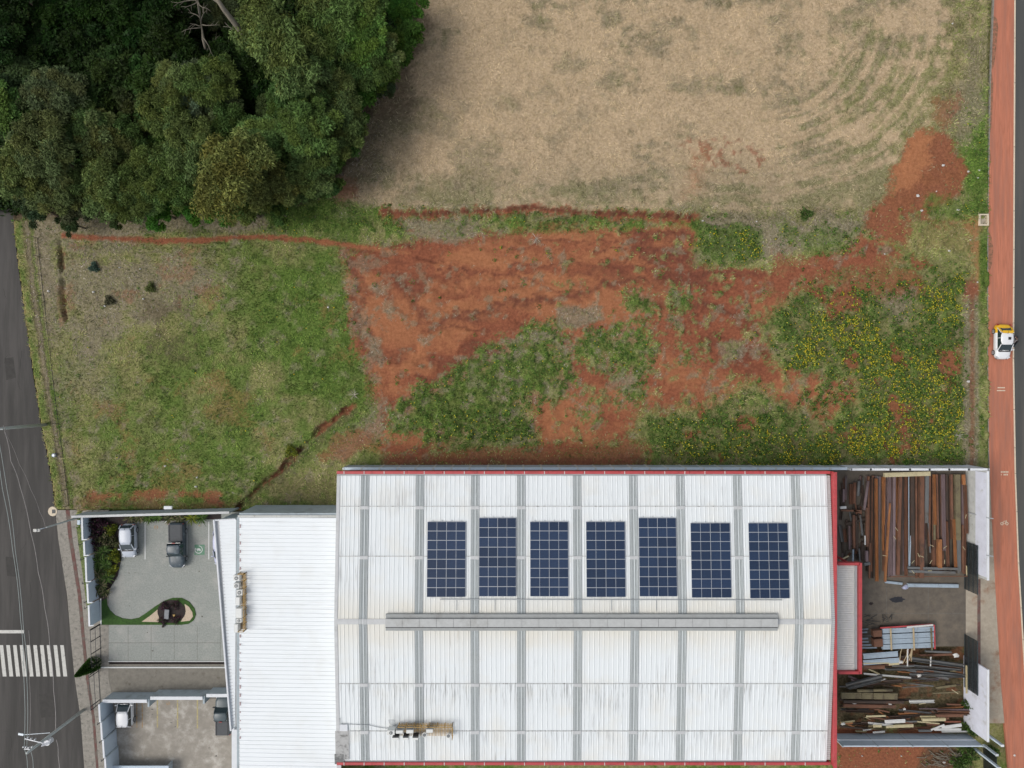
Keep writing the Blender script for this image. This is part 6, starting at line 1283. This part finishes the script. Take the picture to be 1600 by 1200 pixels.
for i, (x, y, r, h, c, lab) in enumerate([(167, 860, 1.25, 1.4, GR, 'broad leaved green plant with long arching leaves in the bed centre'), (158, 876, 1.2, 1.3, GR, 'long leaved green plant by the third step of the street wall'), (170, 880, 1.1, 1.2, GR, 'long leaved green plant right of the wall side one'), (157, 895, 1.1, 1.2, GR2, 'olive arching plant at the wall in the lower bed'),
        (171, 900, 1.1, 1.1, GR, 'green arching plant at the kerb in the lower bed'), (163, 912, 1.1, 1.2, GR2, 'spiky olive plant near the south tip of the bed'), (156, 922, .95, 1.0, GR2, 'spiky straw tinted plant at the wall near the south tip'), (168, 922, 1.0, 1.0, GR2, 'spiky straw tinted plant at the south tip of the bed'),
        (160, 863, 1.0, 1.0, GR2, 'olive arching plant tucked beside the broad leaved one'), (222, 808, .9, .9, GR2, 'grassy plant under the north wall, left of the first white line'), (236, 809, .9, .9, GR, 'grassy plant under the north wall above the orange bay mark'), (250, 808, .85, .9, GR, 'grassy plant under the north wall left of the pickup'),
        (268, 809, .9, .9, GR2, 'grassy plant under the north wall behind the pickup'), (284, 809, .85, .9, GR2, 'grassy plant under the north wall right of the pickup'), (303, 808, 1.0, 1.0, LIME, 'bright grassy plant under the north wall above the charging bay'), (318, 808, 1.1, 1.0, GR, 'green grassy plant at the east end of the north wall bed'), (205, 808, .9, .9, GR2, 'grassy plant under the north wall behind the silver hatchback')]):
    rosette(x, y, r, h, 60, c, lab, 'arching plants of the car park beds', w_=.06)
for (x, y, lab) in ((259, 946, 'dark maroon plant on the north side of the round mulch bed'), (275, 944, 'dark maroon plant right of the stone slab bed top'), (276, 967, 'dark maroon plant at the south edge of the round mulch bed'), (256, 968, 'dark maroon plant left of the stone slab')):
    shrub(x, y, .55, .5, 240, PUR, .2, .06, lab, 'maroon plants of the round bed', z=.11)
x, y = XY(263, 958); mb = MB(); mb.box((0, 0, .3), (.52, 1.15, .10), rz=-.12, rx=.1); mb.box((0, 0, .12), (.35, .8, .3), rz=-.12); o = mb.build('stone_slab', M['stone']); o.location = (x, y, .11); tag(o, 'grey stone slab on the round dark mulch bed', 'slab')
x, y = XY(273, 961); mb = MB(); mb.raw([(-.17, .12, .02), (.17, .12, .02), (0, -.16, .02), (-.17, .12, .12), (.17, .12, .12), (0, -.16, .12)], [(0, 1, 2), (5, 4, 3), (0, 3, 4, 1), (1, 4, 5, 2), (2, 5, 3, 0)]); o = mb.build('garden_marker', M['ochre']); o.location = (x, y, .11); tag(o, 'small pale yellow triangular marker on the round mulch bed', 'marker')
x, y = XY(256.5, 977); rt = empty('driftwood', (x, y, .1), 0, 'dark curved piece of wood leaning out of the south side of the round bed', 'wood'); mb = MB(); mb.tube([(-.1, -.15, .02), (.1, .3, .2), (.5, .7, .3)], [.14, .1, .05], 7); mb.build('stem', M['mulch'], rt)
# cypress at the lane entrance, leaning outwards in the view because it is tall
rt = empty('cypress', (*XY(150, 1035), 0), 0, 'slender dark green conifer between the two black street gates', 'tree'); n_ = 9000; tt = RNG.random(n_)**.75; hh = tt*3.7+.2; rad = (.85*(1-tt)**.8+.05)*RNG.uniform(.75, 1.05, n_); a = RNG.uniform(0, 6.28, n_)
c = np.stack([rad*np.cos(a), rad*np.sin(a), hh], -1); d_ = np.stack([np.cos(a)*.5, np.sin(a)*.5, np.full(n_, .9)], -1)+RNG.normal(0, .25, (n_, 3))
np_mesh('crown', leaf_quads(c, d_, .26, .07).astype(np.float32), 4, [M['weed_leaf']], col=(cpick([(.035, .09, .018), (.055, .13, .025), (.075, .16, .03)], n_)*RNG.uniform(.7, 1.3, (n_, 1))).astype(np.float32), parent=rt); mb = MB(); mb.tube([(0, 0, -.1), (0, 0, 3.4)], [.10, .03], 6); mb.build('trunk', M['bark'], rt)
for (x, y, r, lab) in ((1513, 1100, .9, 'green climbing shrub at the foot of the white wall, the upper of two'), (1513, 1135, .9, 'green climbing shrub at the foot of the white wall, the lower of two'), (1509, 1178, 1.3, 'green bush at the bottom edge beside the corner posts'), (1495, 1190, 1.0, 'small green bush left of the corner bush at the bottom edge'), (1547, 1172, .7, 'low green bush between the concrete posts')):
    shrub(x, y, r, 1.2, 700, GR, .22, .12, lab, 'shrubs by the yard corner', z=0)
for (x, y, r, c, lab) in ((455, 705, .8, LIME, 'bright bushy plant over the gully south-west of the clearing'), (1258, 335, .8, GR, 'bright star shaped bush at the south rim of the straw field'), (236, 450, .6, [(.10, .13, .04), (.13, .15, .05)], 'round dark green bush among the withered grass of the west plot'), (148, 418, .6, [(.06, .11, .08), (.08, .12, .09)], 'dark bluish green bush near the north-west corner of the plot'), (172, 470, .6, [(.09, .09, .05)], 'small dark tuft bush in the withered north of the west plot')):
    shrub(x, y, r, .6, 500, c, .22, .08, lab, 'bushes of the vacant plots', z=0)

# ================================================================== STEEL YARD
def beam(kind, L_, w_, h_, cm):
    """one rolled steel section lying along local y"""
    mb = MB(); t = max(.015, min(w_, h_)*.12)
    if kind == 'channel': mb.box((0, 0, t/2), (w_, L_, t)); mb.box((-w_/2+t/2, 0, h_/2+t/2), (t, L_, h_-t)); mb.box((w_/2-t/2, 0, h_/2+t/2), (t, L_, h_-t))
    elif kind == 'ibeam': mb.box((0, 0, t/2), (w_, L_, t)); mb.box((0, 0, h_/2), (t, L_, h_-2*t)); mb.box((0, 0, h_-t/2), (w_, L_, t))
    elif kind == 'pipe': mb.tube([(0, -L_/2, w_/2), (0, L_/2, w_/2)], w_/2, 10)
    elif kind == 'angle': mb.box((0, 0, t/2), (w_, L_, t)); mb.box((-w_/2+t/2, 0, h_/2+t/2), (t, L_, h_-t))
    elif kind == 'plate': mb.box((0, 0, h_/2), (w_, L_, h_)); mb.box((w_*.1, L_*.02, h_+.012), (w_*.7, L_*.9, .02))
    else: mb.box((0, 0, h_/2), (w_, L_, h_)); mb.box((0, L_/2+.001, h_/2), (w_*.8, .012, h_*.8), mi=0)
    return mb
PROF = {'channel': 'channel', 'ibeam': 'I-beam', 'pipe': 'pipe', 'angle': 'angle bar', 'plate': 'flat plate', 'tube': 'square tube'}
def steel(x0, y0, x1, y1, w_, cm, kind, z, label, group, h_=None, name=None):
    A, B = np.array(XY(x0, y0)), np.array(XY(x1, y1)); L_ = np.linalg.norm(B-A); c = (A+B)/2; ang = math.atan2(B[1]-A[1], B[0]-A[0])-math.pi/2
    nm = {'pipe': 'steel_pipe', 'plate': 'steel_plate', 'angle': 'angle_bar', 'tube': 'steel_tube'}.get(kind, 'steel_beam')
    o = beam(kind, L_, w_, h_ or w_*.8, cm).build(name or nm, RUST[cm]); o.location = (c[0], c[1], z); o.rotation_euler = (0, 0, ang); return tag(o, label, 'steel', group)
Uz = lambda zx, zy: (1300+zx/6, 725+zy/6)
pxm = F/H/6*0+6*F/H                 # zoomed pixels per metre
UP = [ # x centre top, x centre bottom, y top, y bottom, width (zoomed px), colour, kind, layer
 (385, 392, 130, 1085, 24, 'orange', 'channel', 4), (412, 418, 110, 1040, 10, 'grey', 'angle', 3), (450, 452, 115, 800, 16, 'orange', 'channel', 4), (470, 465, 115, 560, 10, 'orange', 'tube', 4), (508, 465, 355, 1085, 18, 'orange', 'ibeam', 5),
 (505, 512, 100, 1040, 30, 'mauve', 'channel', 4), (552, 548, 110, 1030, 24, 'mauve', 'tube', 4), (575, 572, 95, 420, 12, 'brown', 'tube', 3), (605, 582, 95, 1025, 26, 'brown', 'ibeam', 5), (632, 620, 95, 1025, 24, 'dark', 'ibeam', 3), (662, 665, 95, 1035, 22, 'brown', 'channel', 4),
 (688, 690, 95, 960, 6, 'silver', 'angle', 5), (706, 696, 660, 960, 8, 'silver', 'angle', 5), (722, 725, 90, 1000, 34, 'dark', 'ibeam', 3), (758, 762, 90, 1055, 16, 'brown', 'tube', 4), (803, 800, 90, 1050, 40, 'brown', 'plate', 4), (852, 845, 80, 540, 34, 'grey', 'ibeam', 4), (868, 888, 540, 820, 10, 'grey', 'angle', 5),
 (885, 880, 90, 760, 18, 'brown', 'tube', 4), (918, 930, 90, 560, 20, 'orange', 'channel', 5), (928, 930, 550, 700, 16, 'olive', 'tube', 4), (950, 962, 90, 690, 16, 'brown', 'tube', 4), (964, 966, 690, 955, 36, 'orange', 'plate', 5), (978, 985, 90, 800, 14, 'dark', 'channel', 3),
 (1007, 1016, 90, 800, 26, 'mauve', 'channel', 4), (1040, 1056, 530, 950, 22, 'brown', 'channel', 4), (1048, 1048, 90, 520, 20, 'dark', 'ibeam', 3), (1082, 1090, 90, 510, 22, 'brown', 'tube', 4), (1102, 1122, 505, 960, 20, 'orange', 'channel', 5), (1136, 1142, 90, 700, 46, 'olive', 'plate', 3), (1150, 1155, 700, 1010, 36, 'grey', 'plate', 3),
 (1190, 1195, 90, 185, 26, 'orange', 'tube', 5), (1205, 1222, 190, 640, 24, 'brown', 'channel', 5), (1190, 1192, 560, 1000, 18, 'brown', 'tube', 4), (1218, 1215, 600, 1020, 20, 'brown', 'angle', 3), (830, 835, 520, 780, 16, 'mauve', 'angle', 4), (740, 741, 90, 1000, 8, 'brown', 'angle', 4),
 (320, 318, 110, 740, 18, 'brown', 'tube', 3), (305, 268, 150, 420, 26, 'mauve', 'pipe', 5), (300, 300, 400, 760, 22, 'brown', 'ibeam', 4), (330, 325, 730, 1060, 14, 'brown', 'tube', 4), (355, 350, 120, 1060, 30, 'dark', 'channel', 2), (225, 215, 150, 290, 26, 'grey', 'pipe', 4), (185, 180, 165, 360, 30, 'brown', 'pipe', 4), (150, 150, 180, 370, 26, 'brown', 'channel', 4),
 (90, 88, 230, 350, 16, 'mauve', 'tube', 3), (180, 186, 470, 780, 22, 'brown', 'tube', 3), (240, 262, 470, 660, 14, 'grey', 'angle', 4), (140, 143, 570, 790, 14, 'mauve', 'angle', 4), (205, 215, 480, 800, 18, 'dark', 'ibeam', 3), (174, 170, 790, 900, 16, 'silver', 'pipe', 4), (228, 236, 780, 900, 14, 'grey', 'pipe', 4), (295, 297, 800, 900, 26, 'mauve', 'plate', 4), (280, 281, 660, 745, 10, 'white', 'tube', 5)]
CN = {'orange': 'orange rust', 'brown': 'brown rust', 'dark': 'near black rust', 'mauve': 'mauve primed', 'grey': 'dull grey', 'silver': 'silver', 'red': 'broad red rust', 'olive': 'mossy grey', 'white': 'white', 'cream': 'cream'}
cnt = {}
def area_x(zx): return 'left end of' if zx < 340 else 'left part of' if zx < 640 else 'middle of' if zx < 900 else 'right part of' if zx < 1100 else 'right end of'
for (xt, xb, yt, yb, wz, cm, kd, ly) in UP:
    L_ = (yb-yt); ln = 'full length' if L_ > 850 else 'long' if L_ > 500 else 'short' if L_ > 200 else 'very short'
    row = '' if L_ > 850 else (' near the top wall' if yt < 250 and L_ < 600 else ' at the front end' if yb > 850 else '')
    lab = f"{ln} {CN[cm]} {PROF[kd]}, {area_x((xt+xb)/2).replace(' of', '')} of the upright rows{row}"
    (a, b_), (c, d) = Uz(xt, yt), Uz(xb, yb); steel(a, b_, c, d, wz/pxm, cm, kd, .02+.13*ly+random.uniform(0, .03), lab, 'steel lying in the upright rows')
# bearers and a lower layer that fills the rack
for k in range(26):
    zx = 335+k*35+random.uniform(-8, 8); cm = random.choice(['dark', 'dark', 'brown', 'brown', 'grey', 'mauve', 'orange']); yt = 100+random.uniform(0, 40); yb = random.choice([1000, 1020, 700, 850])
    (a, b_), (c, d) = Uz(zx, yt), Uz(zx+random.uniform(-12, 12), yb); steel(a, b_, c, d, random.uniform(20, 34)/pxm, cm, random.choice(['ibeam', 'channel', 'tube']), .03+.1*(k % 2), 'steel length showing low between the upper lengths of the upright rows', 'steel underneath the upright rows')
for (x0, y0, x1, y1, w_, cm, lab) in ((672, 955, 1140, 965, 22, 'grey', 'upper grey beam laid across the front ends of the upright rows'), (680, 985, 1110, 1000, 24, 'grey', 'lower grey beam laid across the front ends of the upright rows'), (980, 998, 1110, 1002, 12, 'white', 'short white strip on the grey cross beams'), (500, 1040, 1230, 1035, 8, 'brown', 'thin brown edge bar closing the foot of the upright rows'), (1228, 940, 1230, 1040, 8, 'cream', 'short cream bar at the east foot of the upright rows'),
        (490, 1100, 650, 1118, 22, 'silver', 'short silver sheet on the yard floor left of the white bag'), (700, 1130, 1170, 1137, 32, 'silver', 'long silver sheet on the yard floor right of the white bag'), (50, 400, 105, 395, 22, 'white', 'white board end beside the warehouse wall in the upper yard'), (60, 425, 250, 430, 16, 'brown', 'brown cross bar beside the warehouse wall'), (175, 425, 250, 450, 16, 'brown', 'crooked brown frame piece lying over the cross bar'), (50, 888, 130, 850, 12, 'cream', 'pale slanted timber strip by the canopy corner'), (270, 925, 325, 915, 26, 'grey', 'grey plate sticking out above the canopy corner')):
    (a, b_), (c, d) = Uz(x0, y0), Uz(x1, y1); steel(a, b_, c, d, w_/pxm, cm, 'plate' if cm in ('silver', 'white') else 'tube', .75 if y0 > 940 and y0 < 1050 and cm != 'silver' else (.03 if cm == 'silver' else .6), lab, 'pieces around the upright rows')
def ivory_board():
    (a, b_), (c, d) = Uz(430, 88), Uz(850, 75); return steel(a, b_, c, d, .5, 'cream', 'plate', 1.2, 'long cream tapering board leaning along the inside of the north wall', 'pieces around the upright rows')
ivory_board()
g = random.Random(9)
for k in range(46):
    zx, zy = g.uniform(65, 330), g.uniform(120, 890); a = g.gauss(0, .12) if g.random() < .7 else g.uniform(-1.5, 1.5); L_ = g.uniform(60, 260)*.5; cm = g.choice(['dark', 'dark', 'dark', 'brown', 'dark', 'mauve', 'grey'])
    (p, q), (r_, s_) = Uz(max(58, zx-L_*math.sin(a)), max(110, zy-L_*math.cos(a))), Uz(min(335, max(58, zx+L_*math.sin(a))), min(895, zy+L_*math.cos(a)))
    steel(p, q, r_, s_, g.uniform(.10, .3), cm, g.choice(['ibeam', 'channel', 'tube', 'angle']), g.uniform(.02, .3), 'dark short length in the shaded jumble beside the warehouse wall', 'jumble beside the warehouse wall')
# white bag, small offcuts
def scrap(name, px, py, r, m_, label, z=.03, group=None, h=.25):
    mb = MB(); n_ = 9; vs = []; g = random.Random(int(px*7+py*13))
    for lv, k in ((0, 1), (h*.5, .9), (h, .45)):
        for j in range(n_): a = 2*math.pi*j/n_; q = r*k*g.uniform(.55, 1.15); vs.append((q*math.cos(a), q*.75*math.sin(a), lv*g.uniform(.7, 1.2)))
    fs = [(i*n_+j, i*n_+(j+1) % n_, (i+1)*n_+(j+1) % n_, (i+1)*n_+j) for i in range(2) for j in range(n_)]+[tuple(2*n_+j for j in range(n_))]; mb.raw(vs, fs)
    o = mb.build(name, m_); o.location = P(px, py, z); o.location[2] = z; return tag(o, label, 'litter' if name == 'litter' else 'bag', group)
scrap('plastic_bag', 1414, 917, .42, M['bluecar'], 'crumpled lilac plastic bag on the yard floor between the two silver sheets', h=.3)
# dark scrap heap, silver bundles on the red rack
Lz = lambda zx, zy: (1300+zx/6, 960+zy/6)
rk = empty('bundle_rack', (*XY(1413, 994), 0), 0, 'low red framed rack holding four silver sheet bundles', 'rack'); o_ = np.array(XY(1413, 994))
def lz(zx, zy): return np.array(XY(*Lz(zx, zy)))-o_
mb = MB(); a, b_ = lz(918, 75), lz(925, 300); mb.bar((*a, .8), (*b_, .8), .12, .2); a, b_ = lz(420, 105), lz(900, 72); mb.bar((*a, .8), (*b_, .8), .16, .12); mb.build('frame', M['red_metal'], rk)
mb = MB(); a, b_ = lz(662, 95), lz(905, 75); mb.bar((*a, .92), (*b_, .92), .2, .06); mb.build('edge_strip', M['white_scrap'], rk)
mb = MB(); mb.box((0, 0, .3), (6.0, 2.6, .5)); mb.build('base', RUST['dark'], rk)
for i, (y0, lab) in enumerate(((125, 'northernmost silver bundle on the red rack'), (178, 'second silver bundle from the north on the red rack'), (225, 'third silver bundle from the north on the red rack'), (275, 'southernmost silver bundle on the red rack'))):
    (a, b_), (c, d) = Lz(438, y0+8), Lz(915, y0-12); A, B = np.array(XY(a, b_)), np.array(XY(c, d)); L_ = np.linalg.norm(B-A); mb = MB()
    for j in range(4): mb.box((0, (j-1.5)*.14, .12+.01*(j % 2)), (L_, .13, .26))
    o = mb.build('sheet_bundle', RUST['silver']); o.location = (*((A+B)/2), .62); o.rotation_euler = (0, 0, math.atan2(B[1]-A[1], B[0]-A[0])); tag(o, lab, 'steel bundle', 'silver bundles on the rack')
for x0, lab in ((505, 'left timber batten across the silver bundles'), (716, 'middle timber batten across the silver bundles'), (880, 'right weathered timber batten across the silver bundles')):
    (a, b_), (c, d) = Lz(x0, 100), Lz(x0+8, 305); A, B = XY(a, b_), XY(c, d); mb = MB(); mb.bar((A[0], A[1], 1.06), (B[0], B[1], 1.06), .17, .08); tag(mb.build('timber_batten', M['timber'] if x0 < 800 else RUST['olive']), lab, 'batten', 'battens on the bundles')
for k, (yy, x1, cm) in enumerate(((130, 320, 'silver'), (155, 310, 'silver'), (188, 425, 'grey'), (215, 320, 'silver'), (245, 325, 'silver'), (275, 350, 'silver'), (300, 400, 'silver'), (140, 330, 'dark'))):
    (a, b_), (c, d) = Lz(235, yy), Lz(x1, yy-4); steel(a, b_, c, d, .16, cm, 'channel', .45, 'steel channel end poking out from under the canopy left of the red rack', 'channel ends under the canopy')
for (x0, y0, x1, y1, w_, cm, lab) in ((340, 150, 420, 145, 60, 'brown', 'rusty plate between the channel ends and the silver bundles, upper'), (345, 235, 425, 230, 70, 'brown', 'rusty plate between the channel ends and the silver bundles, lower'), (270, 375, 590, 350, 50, 'silver', 'broad silver sheet just below the channel ends'), (270, 435, 605, 410, 46, 'silver', 'second broad silver sheet, below the first'), (510, 448, 605, 440, 26, 'cream', 'short cream board at the end of the silver sheet'),
        (270, 440, 510, 436, 10, 'cream', 'thin cream bar along the second silver sheet'), (275, 480, 470, 476, 34, 'brown', 'brown tube bundle below the silver sheets'), (276, 536, 715, 574, 14, 'white', 'long white bar starting at the canopy corner'), (320, 495, 420, 540, 10, 'cream', 'pale thin strip crossing above the long white bar'), (110, 645, 440, 560, 40, 'grey', 'broad grey beam slanting left below the canopy'), (130, 665, 430, 590, 24, 'grey', 'narrower grey beam alongside the slanting one'), (185, 665, 475, 585, 9, 'white', 'thin white strip on the slanting grey beams'),
        (720, 395, 1200, 460, 34, 'grey', 'long grey beam slanting down to the right edge of the heap'), (740, 460, 1180, 500, 20, 'grey', 'grey beam under the long slanting one'), (480, 500, 830, 498, 14, 'grey', 'straight grey bar across the heap centre'), (830, 505, 1215, 555, 30, 'grey', 'grey beam at the right below the black gate side'), (700, 540, 1190, 560, 20, 'grey', 'dull grey beam in the right of the heap'),
        (1228, 460, 1230, 720, 12, 'cream', 'upright pale bar beside the lower black gate'), (205, 688, 350, 688, 28, 'olive', 'left mossy pipe section of the upper pair'), (358, 688, 535, 686, 26, 'olive', 'right mossy pipe section of the upper pair'), (60, 735, 245, 735, 56, 'olive', 'left large mossy block of the lower row'), (250, 737, 350, 737, 56, 'olive', 'second large mossy block of the lower row'), (356, 737, 450, 738, 56, 'olive', 'third large mossy block of the lower row'), (456, 740, 580, 742, 56, 'olive', 'fourth large mossy block of the lower row'),
        (80, 790, 640, 795, 26, 'dark', 'long dark beam below the mossy blocks'), (80, 825, 560, 835, 30, 'brown', 'brown beam with two white tags below the mossy blocks'), (105, 880, 370, 885, 22, 'dark', 'dark beam left below the brown tagged beam'), (300, 935, 480, 930, 16, 'cream', 'cream flat bar left of the torn sheet'), (700, 795, 930, 790, 24, 'white', 'crumpled white beam at the heap centre right'), (950, 870, 1265, 870, 14, 'mauve', 'mauve bar along the top of the right stack'), (960, 885, 1260, 895, 26, 'brown', 'brown beam in the right stack'), (790, 862, 960, 862, 10, 'mauve', 'short mauve bar left of the right stack'),
        (800, 935, 1030, 935, 14, 'cream', 'upper cream frame side in the lower right'), (815, 962, 1030, 958, 26, 'cream', 'cream panel in the lower right'), (770, 980, 975, 998, 10, 'cream', 'cream strip below the cream panel'), (940, 920, 1190, 915, 26, 'brown', 'rusty beam behind the cream panel'), (1030, 985, 1180, 985, 14, 'red', 'red rust strip above the white sheets'), (315, 990, 540, 1015, 16, 'white', 'white strip at the lower centre left'), (480, 1028, 735, 1020, 28, 'cream', 'wide cream board at the lower centre'), (470, 985, 660, 975, 34, 'white', 'white sheet above the wide cream board'), (360, 1022, 440, 1018, 30, 'cream', 'small cream board left of the wide one'),
        (60, 990, 190, 975, 14, 'cream', 'short cream strip near the red fascia'), (360, 1082, 470, 1074, 14, 'white', 'short white strip at the bottom left of the heap'), (265, 1062, 345, 1055, 8, 'white', 'thin white strip near the bottom left of the heap'), (900, 1060, 1025, 1012, 16, 'white', 'left slanting white sheet of the lower right pile'), (1000, 1040, 1185, 1015, 30, 'white', 'upper white sheet of the lower right pile'), (930, 1055, 1180, 1055, 22, 'white', 'middle white sheet of the lower right pile'), (1000, 1075, 1250, 1072, 12, 'white', 'long white strip under the lower right pile')):
    (a, b_), (c, d) = Lz(x0, y0), Lz(x1, y1); steel(a, b_, c, d, max(.1, w_/pxm), cm, 'pipe' if 'pipe' in lab else ('plate' if ('sheet' in lab or 'board' in lab or 'plate' in lab or 'panel' in lab or 'block' in lab) else 'channel'), .5+random.uniform(0, .12), lab, 'pieces of the crosswise heap', h_=(.3 if 'block' in lab else .06) if 'block' in lab or 'sheet' in lab or 'board' in lab else None)
g = random.Random(5)
for k in range(110):       # the rest of the crosswise heap
    zx = g.uniform(70, 1200); zy = g.choice([g.uniform(320, 680), g.uniform(780, 1080), g.uniform(560, 1090)]); L_ = g.uniform(90, 420)*(1 if zy > 450 else .8); a = g.gauss(0, .09) if g.random() < .75 else g.uniform(-.7, .7)
    if a > .3 or a < -.3: L_ *= .4
    if zx < 300 and zy < 560: continue
    zx0, zx1 = max(62, zx-L_/2), min(1240, zx+L_/2); cm = g.choice(['dark', 'dark', 'brown', 'brown', 'brown', 'grey', 'grey', 'dark', 'mauve', 'orange', 'olive', 'cream'])
    if cm == 'cream': L_ = 60; zx0, zx1 = zx-30, zx+30
    (p, q), (r_, s_) = Lz(zx0, zy+a*L_/2), Lz(zx1, zy-a*L_/2)
    steel(p, q, r_, s_, g.uniform(.10, .26) if cm != 'cream' else .07, cm, g.choice(['ibeam', 'channel', 'tube', 'angle']), g.uniform(.05, .42), f"{CN[cm]} length buried among others in the crosswise heap south of the canopy", 'buried lengths of the crosswise heap')
for k, (zx, zy) in enumerate([(640+g.uniform(-40, 90), 330+g.uniform(-30, 90)) for _ in range(9)]):
    (p, q) = Lz(zx, zy-45); (r_, s_) = Lz(zx-g.uniform(0, 45), zy+45); A, B = XY(p, q), XY(r_, s_); mb = MB(); mb.bar((A[0], A[1], .75), (B[0], B[1], .7), .07, .05); tag(mb.build('timber_strip', M['timber']), 'raw timber strip in the loose fan below the red rack', 'timber', 'timber strips below the rack')
for (zx, zy, lab) in ((672, 300, 'long upright white timber through the timber fan'), (886, 375, 'short upright white timber on the long slanting beam')):
    (p, q), (r_, s_) = Lz(zx, zy), Lz(zx, zy+(160 if zx < 700 else 85)); A, B = XY(p, q), XY(r_, s_); mb = MB(); mb.bar((A[0], A[1], .85), (B[0], B[1], .8), .12, .08); mb.box((A[0], A[1], .9), (.16, .1, .05)); tag(mb.build('timber_strip', M['white_scrap']), lab, 'timber')
for (zx, zy, r_, lab) in ((643, 447, .3, 'round white scrap below the timber fan'), (815, 575, .3, 'small white carton at the right of the heap centre'), (678, 887, .2, 'white scrap in the lower middle of the heap'), (208, 838, .25, 'left white tag on the brown beam'), (545, 842, .25, 'right white tag on the brown beam'), (105, 1025, .28, 'pale scrap by the red fascia at the lower left'), (1160, 385, .4, 'white scraps at the upper right of the heap')):
    p, q = Lz(zx, zy); scrap('litter', p, q, r_, M['white_scrap'], lab, .72, None, .12)
for k in range(16):
    p, q = (g.uniform(1345, 1392), g.uniform(962, 977)); a = g.uniform(0, 3); A = XY(p, q); mb = MB(); mb.bar((A[0], A[1], .2+.02*k), (A[0]+1.1*math.cos(a), A[1]+.5*math.sin(a), .3), .05, .05); tag(mb.build('scrap_rod', M['black']), 'thin black rod in the tangled heap above the red rack', 'rod', 'rods of the tangled black heap')
for k in range(14):
    p, q = Uz(g.uniform(415, 1230), g.uniform(110, 1000)); a = g.uniform(0, 3.1); A = XY(p, q); mb = MB(); mb.bar((A[0]-.25*math.cos(a), A[1]-.25*math.sin(a), 1.0), (A[0]+.25*math.cos(a), A[1]+.25*math.sin(a), .98), .05, .03); tag(mb.build('offcut', RUST['cream']), 'small pale offcut lying loose on the upright steel rows', 'offcut', 'offcuts on the upright rows')
# ---- dry branches south of the yard and litter
for k in range(34):
    p, q = g.gauss(1478, 17), g.gauss(1184, 10); a = g.uniform(-.9, .3); A = XY(p, q); L_ = g.uniform(.8, 2.4); mb = MB(); mb.tube([(A[0]-L_/2*math.cos(a), A[1]-L_/2*math.sin(a), .1), (A[0], A[1], .3+g.uniform(0, .15)), (A[0]+L_/2*math.cos(a+.3), A[1]+L_/2*math.sin(a+.3), .15)], [.05, .04, .015], 5)
    mb.tube([(A[0], A[1], .35), (A[0]+.5*math.cos(a+1), A[1]+.5*math.sin(a+1), .3)], [.025, .01], 4); tag(mb.build('dry_branch', M['pale_bark']), 'dry pale branch in the brushwood heap at the bottom right', 'branch', 'branches of the brushwood heap')
LIT = [(1098, 345, .28, 'white scrap at the west end of the green flowering patch'), (1182, 346, .25, 'white scrap above the green flowering patch'), (1488, 37, .25, 'white scrap near the top right of the straw field'), (1474, 258, .4, 'cluster of white rubble on the orange soil'), (1434, 306, .5, 'largest white scrap below the orange soil'), (1440, 329, .35, 'grey white scrap south of the orange soil'), (1463, 299, .2, 'small scrap at the east of the orange soil'),
 (1513, 268, .3, 'white scrap on the green strip, left one'), (1530, 266, .25, 'white scrap on the green strip, right one'), (1528, 278, .2, 'tiny scrap low on the green strip'), (1497, 328, .4, 'pale board scrap west of the inspection box'), (1516, 375, .22, 'small scrap south-west of the inspection box'), (1483, 392, .3, 'grey stone in the scrub west of the gravel strip'), (1382, 397, .2, 'tiny scrap at the top of the flowering weeds'),
 (1527, 441, .25, 'white scrap at the north end of the gravel strip'), (1513, 596, .45, 'white scrap on the gravel strip'), (76, 455, .35, 'white scrap by the wire fence'), (146, 456, .35, 'grey white rubble near the fence in the west plot'), (187, 418, .25, 'white scrap in the north of the west plot'), (219, 420, .22, 'second white scrap in the north of the west plot'), (224, 467, .28, 'white scrap beside the round dark bush'), (164, 478, .35, 'pale rubble in the withered grass'),
 (120, 556, .15, 'tiny white scrap in the west plot'), (306, 963-203, .35, 'pale rubble in the south of the west plot'), (308, 746, .3, 'pale stone at the south of the west plot'), (258, 728, .3, 'pale stone in the south-west plot'), (262, 718, .2, 'tiny pale stone in the south-west plot'), (995, 580, .25, 'white stone in the vegetation island east of the clearing centre'), (513, 480, .3, 'pale tuft stone at the west edge of the clearing'), (132, 775, .15, 'tiny scrap at the corner of the plot'), (1408, 1181, .2, 'small white scrap south of the yard wall'), (1347, 1181, .22, 'grey stone south of the yard wall'), (1475, 1191, .35, 'white scrap in the brushwood heap')]
for i, (x, y, r_, lab) in enumerate(LIT): xx, yy = XY(x, y); scrap('litter', x, y, r_*.52, M['white_scrap'], lab, max(gz(xx, yy), -.05)+.04, None, .14)
x, y = XY(1585, 1180); mb = MB(); mb.cyl((0, 0, 0), .14, .12, 10, 0, .05); o = mb.build('litter', M['white_scrap']); o.location = (x, y, .03); tag(o, 'small round white object on the red path at the bottom right', 'litter')
# fallen dead plants, pale stars in the grass
for (x, y, r_, lab) in ((554, 617, .9, 'pale dried star shaped plant at the west edge of the clearing'), (1497, 680, .8, 'pale dried stalk beside the gravel strip'), (1492, 670, .7, 'second pale dried stalk beside the gravel strip'), (838, 373, .9, 'pale dry twig on the red soil below the scarp')):
    rosette(x, y, r_, .2, 16, [(.45, .42, .34), (.36, .32, .26)], lab, 'dried plants', 'dried_plant', z=gz(*XY(x, y)), w_=.03)
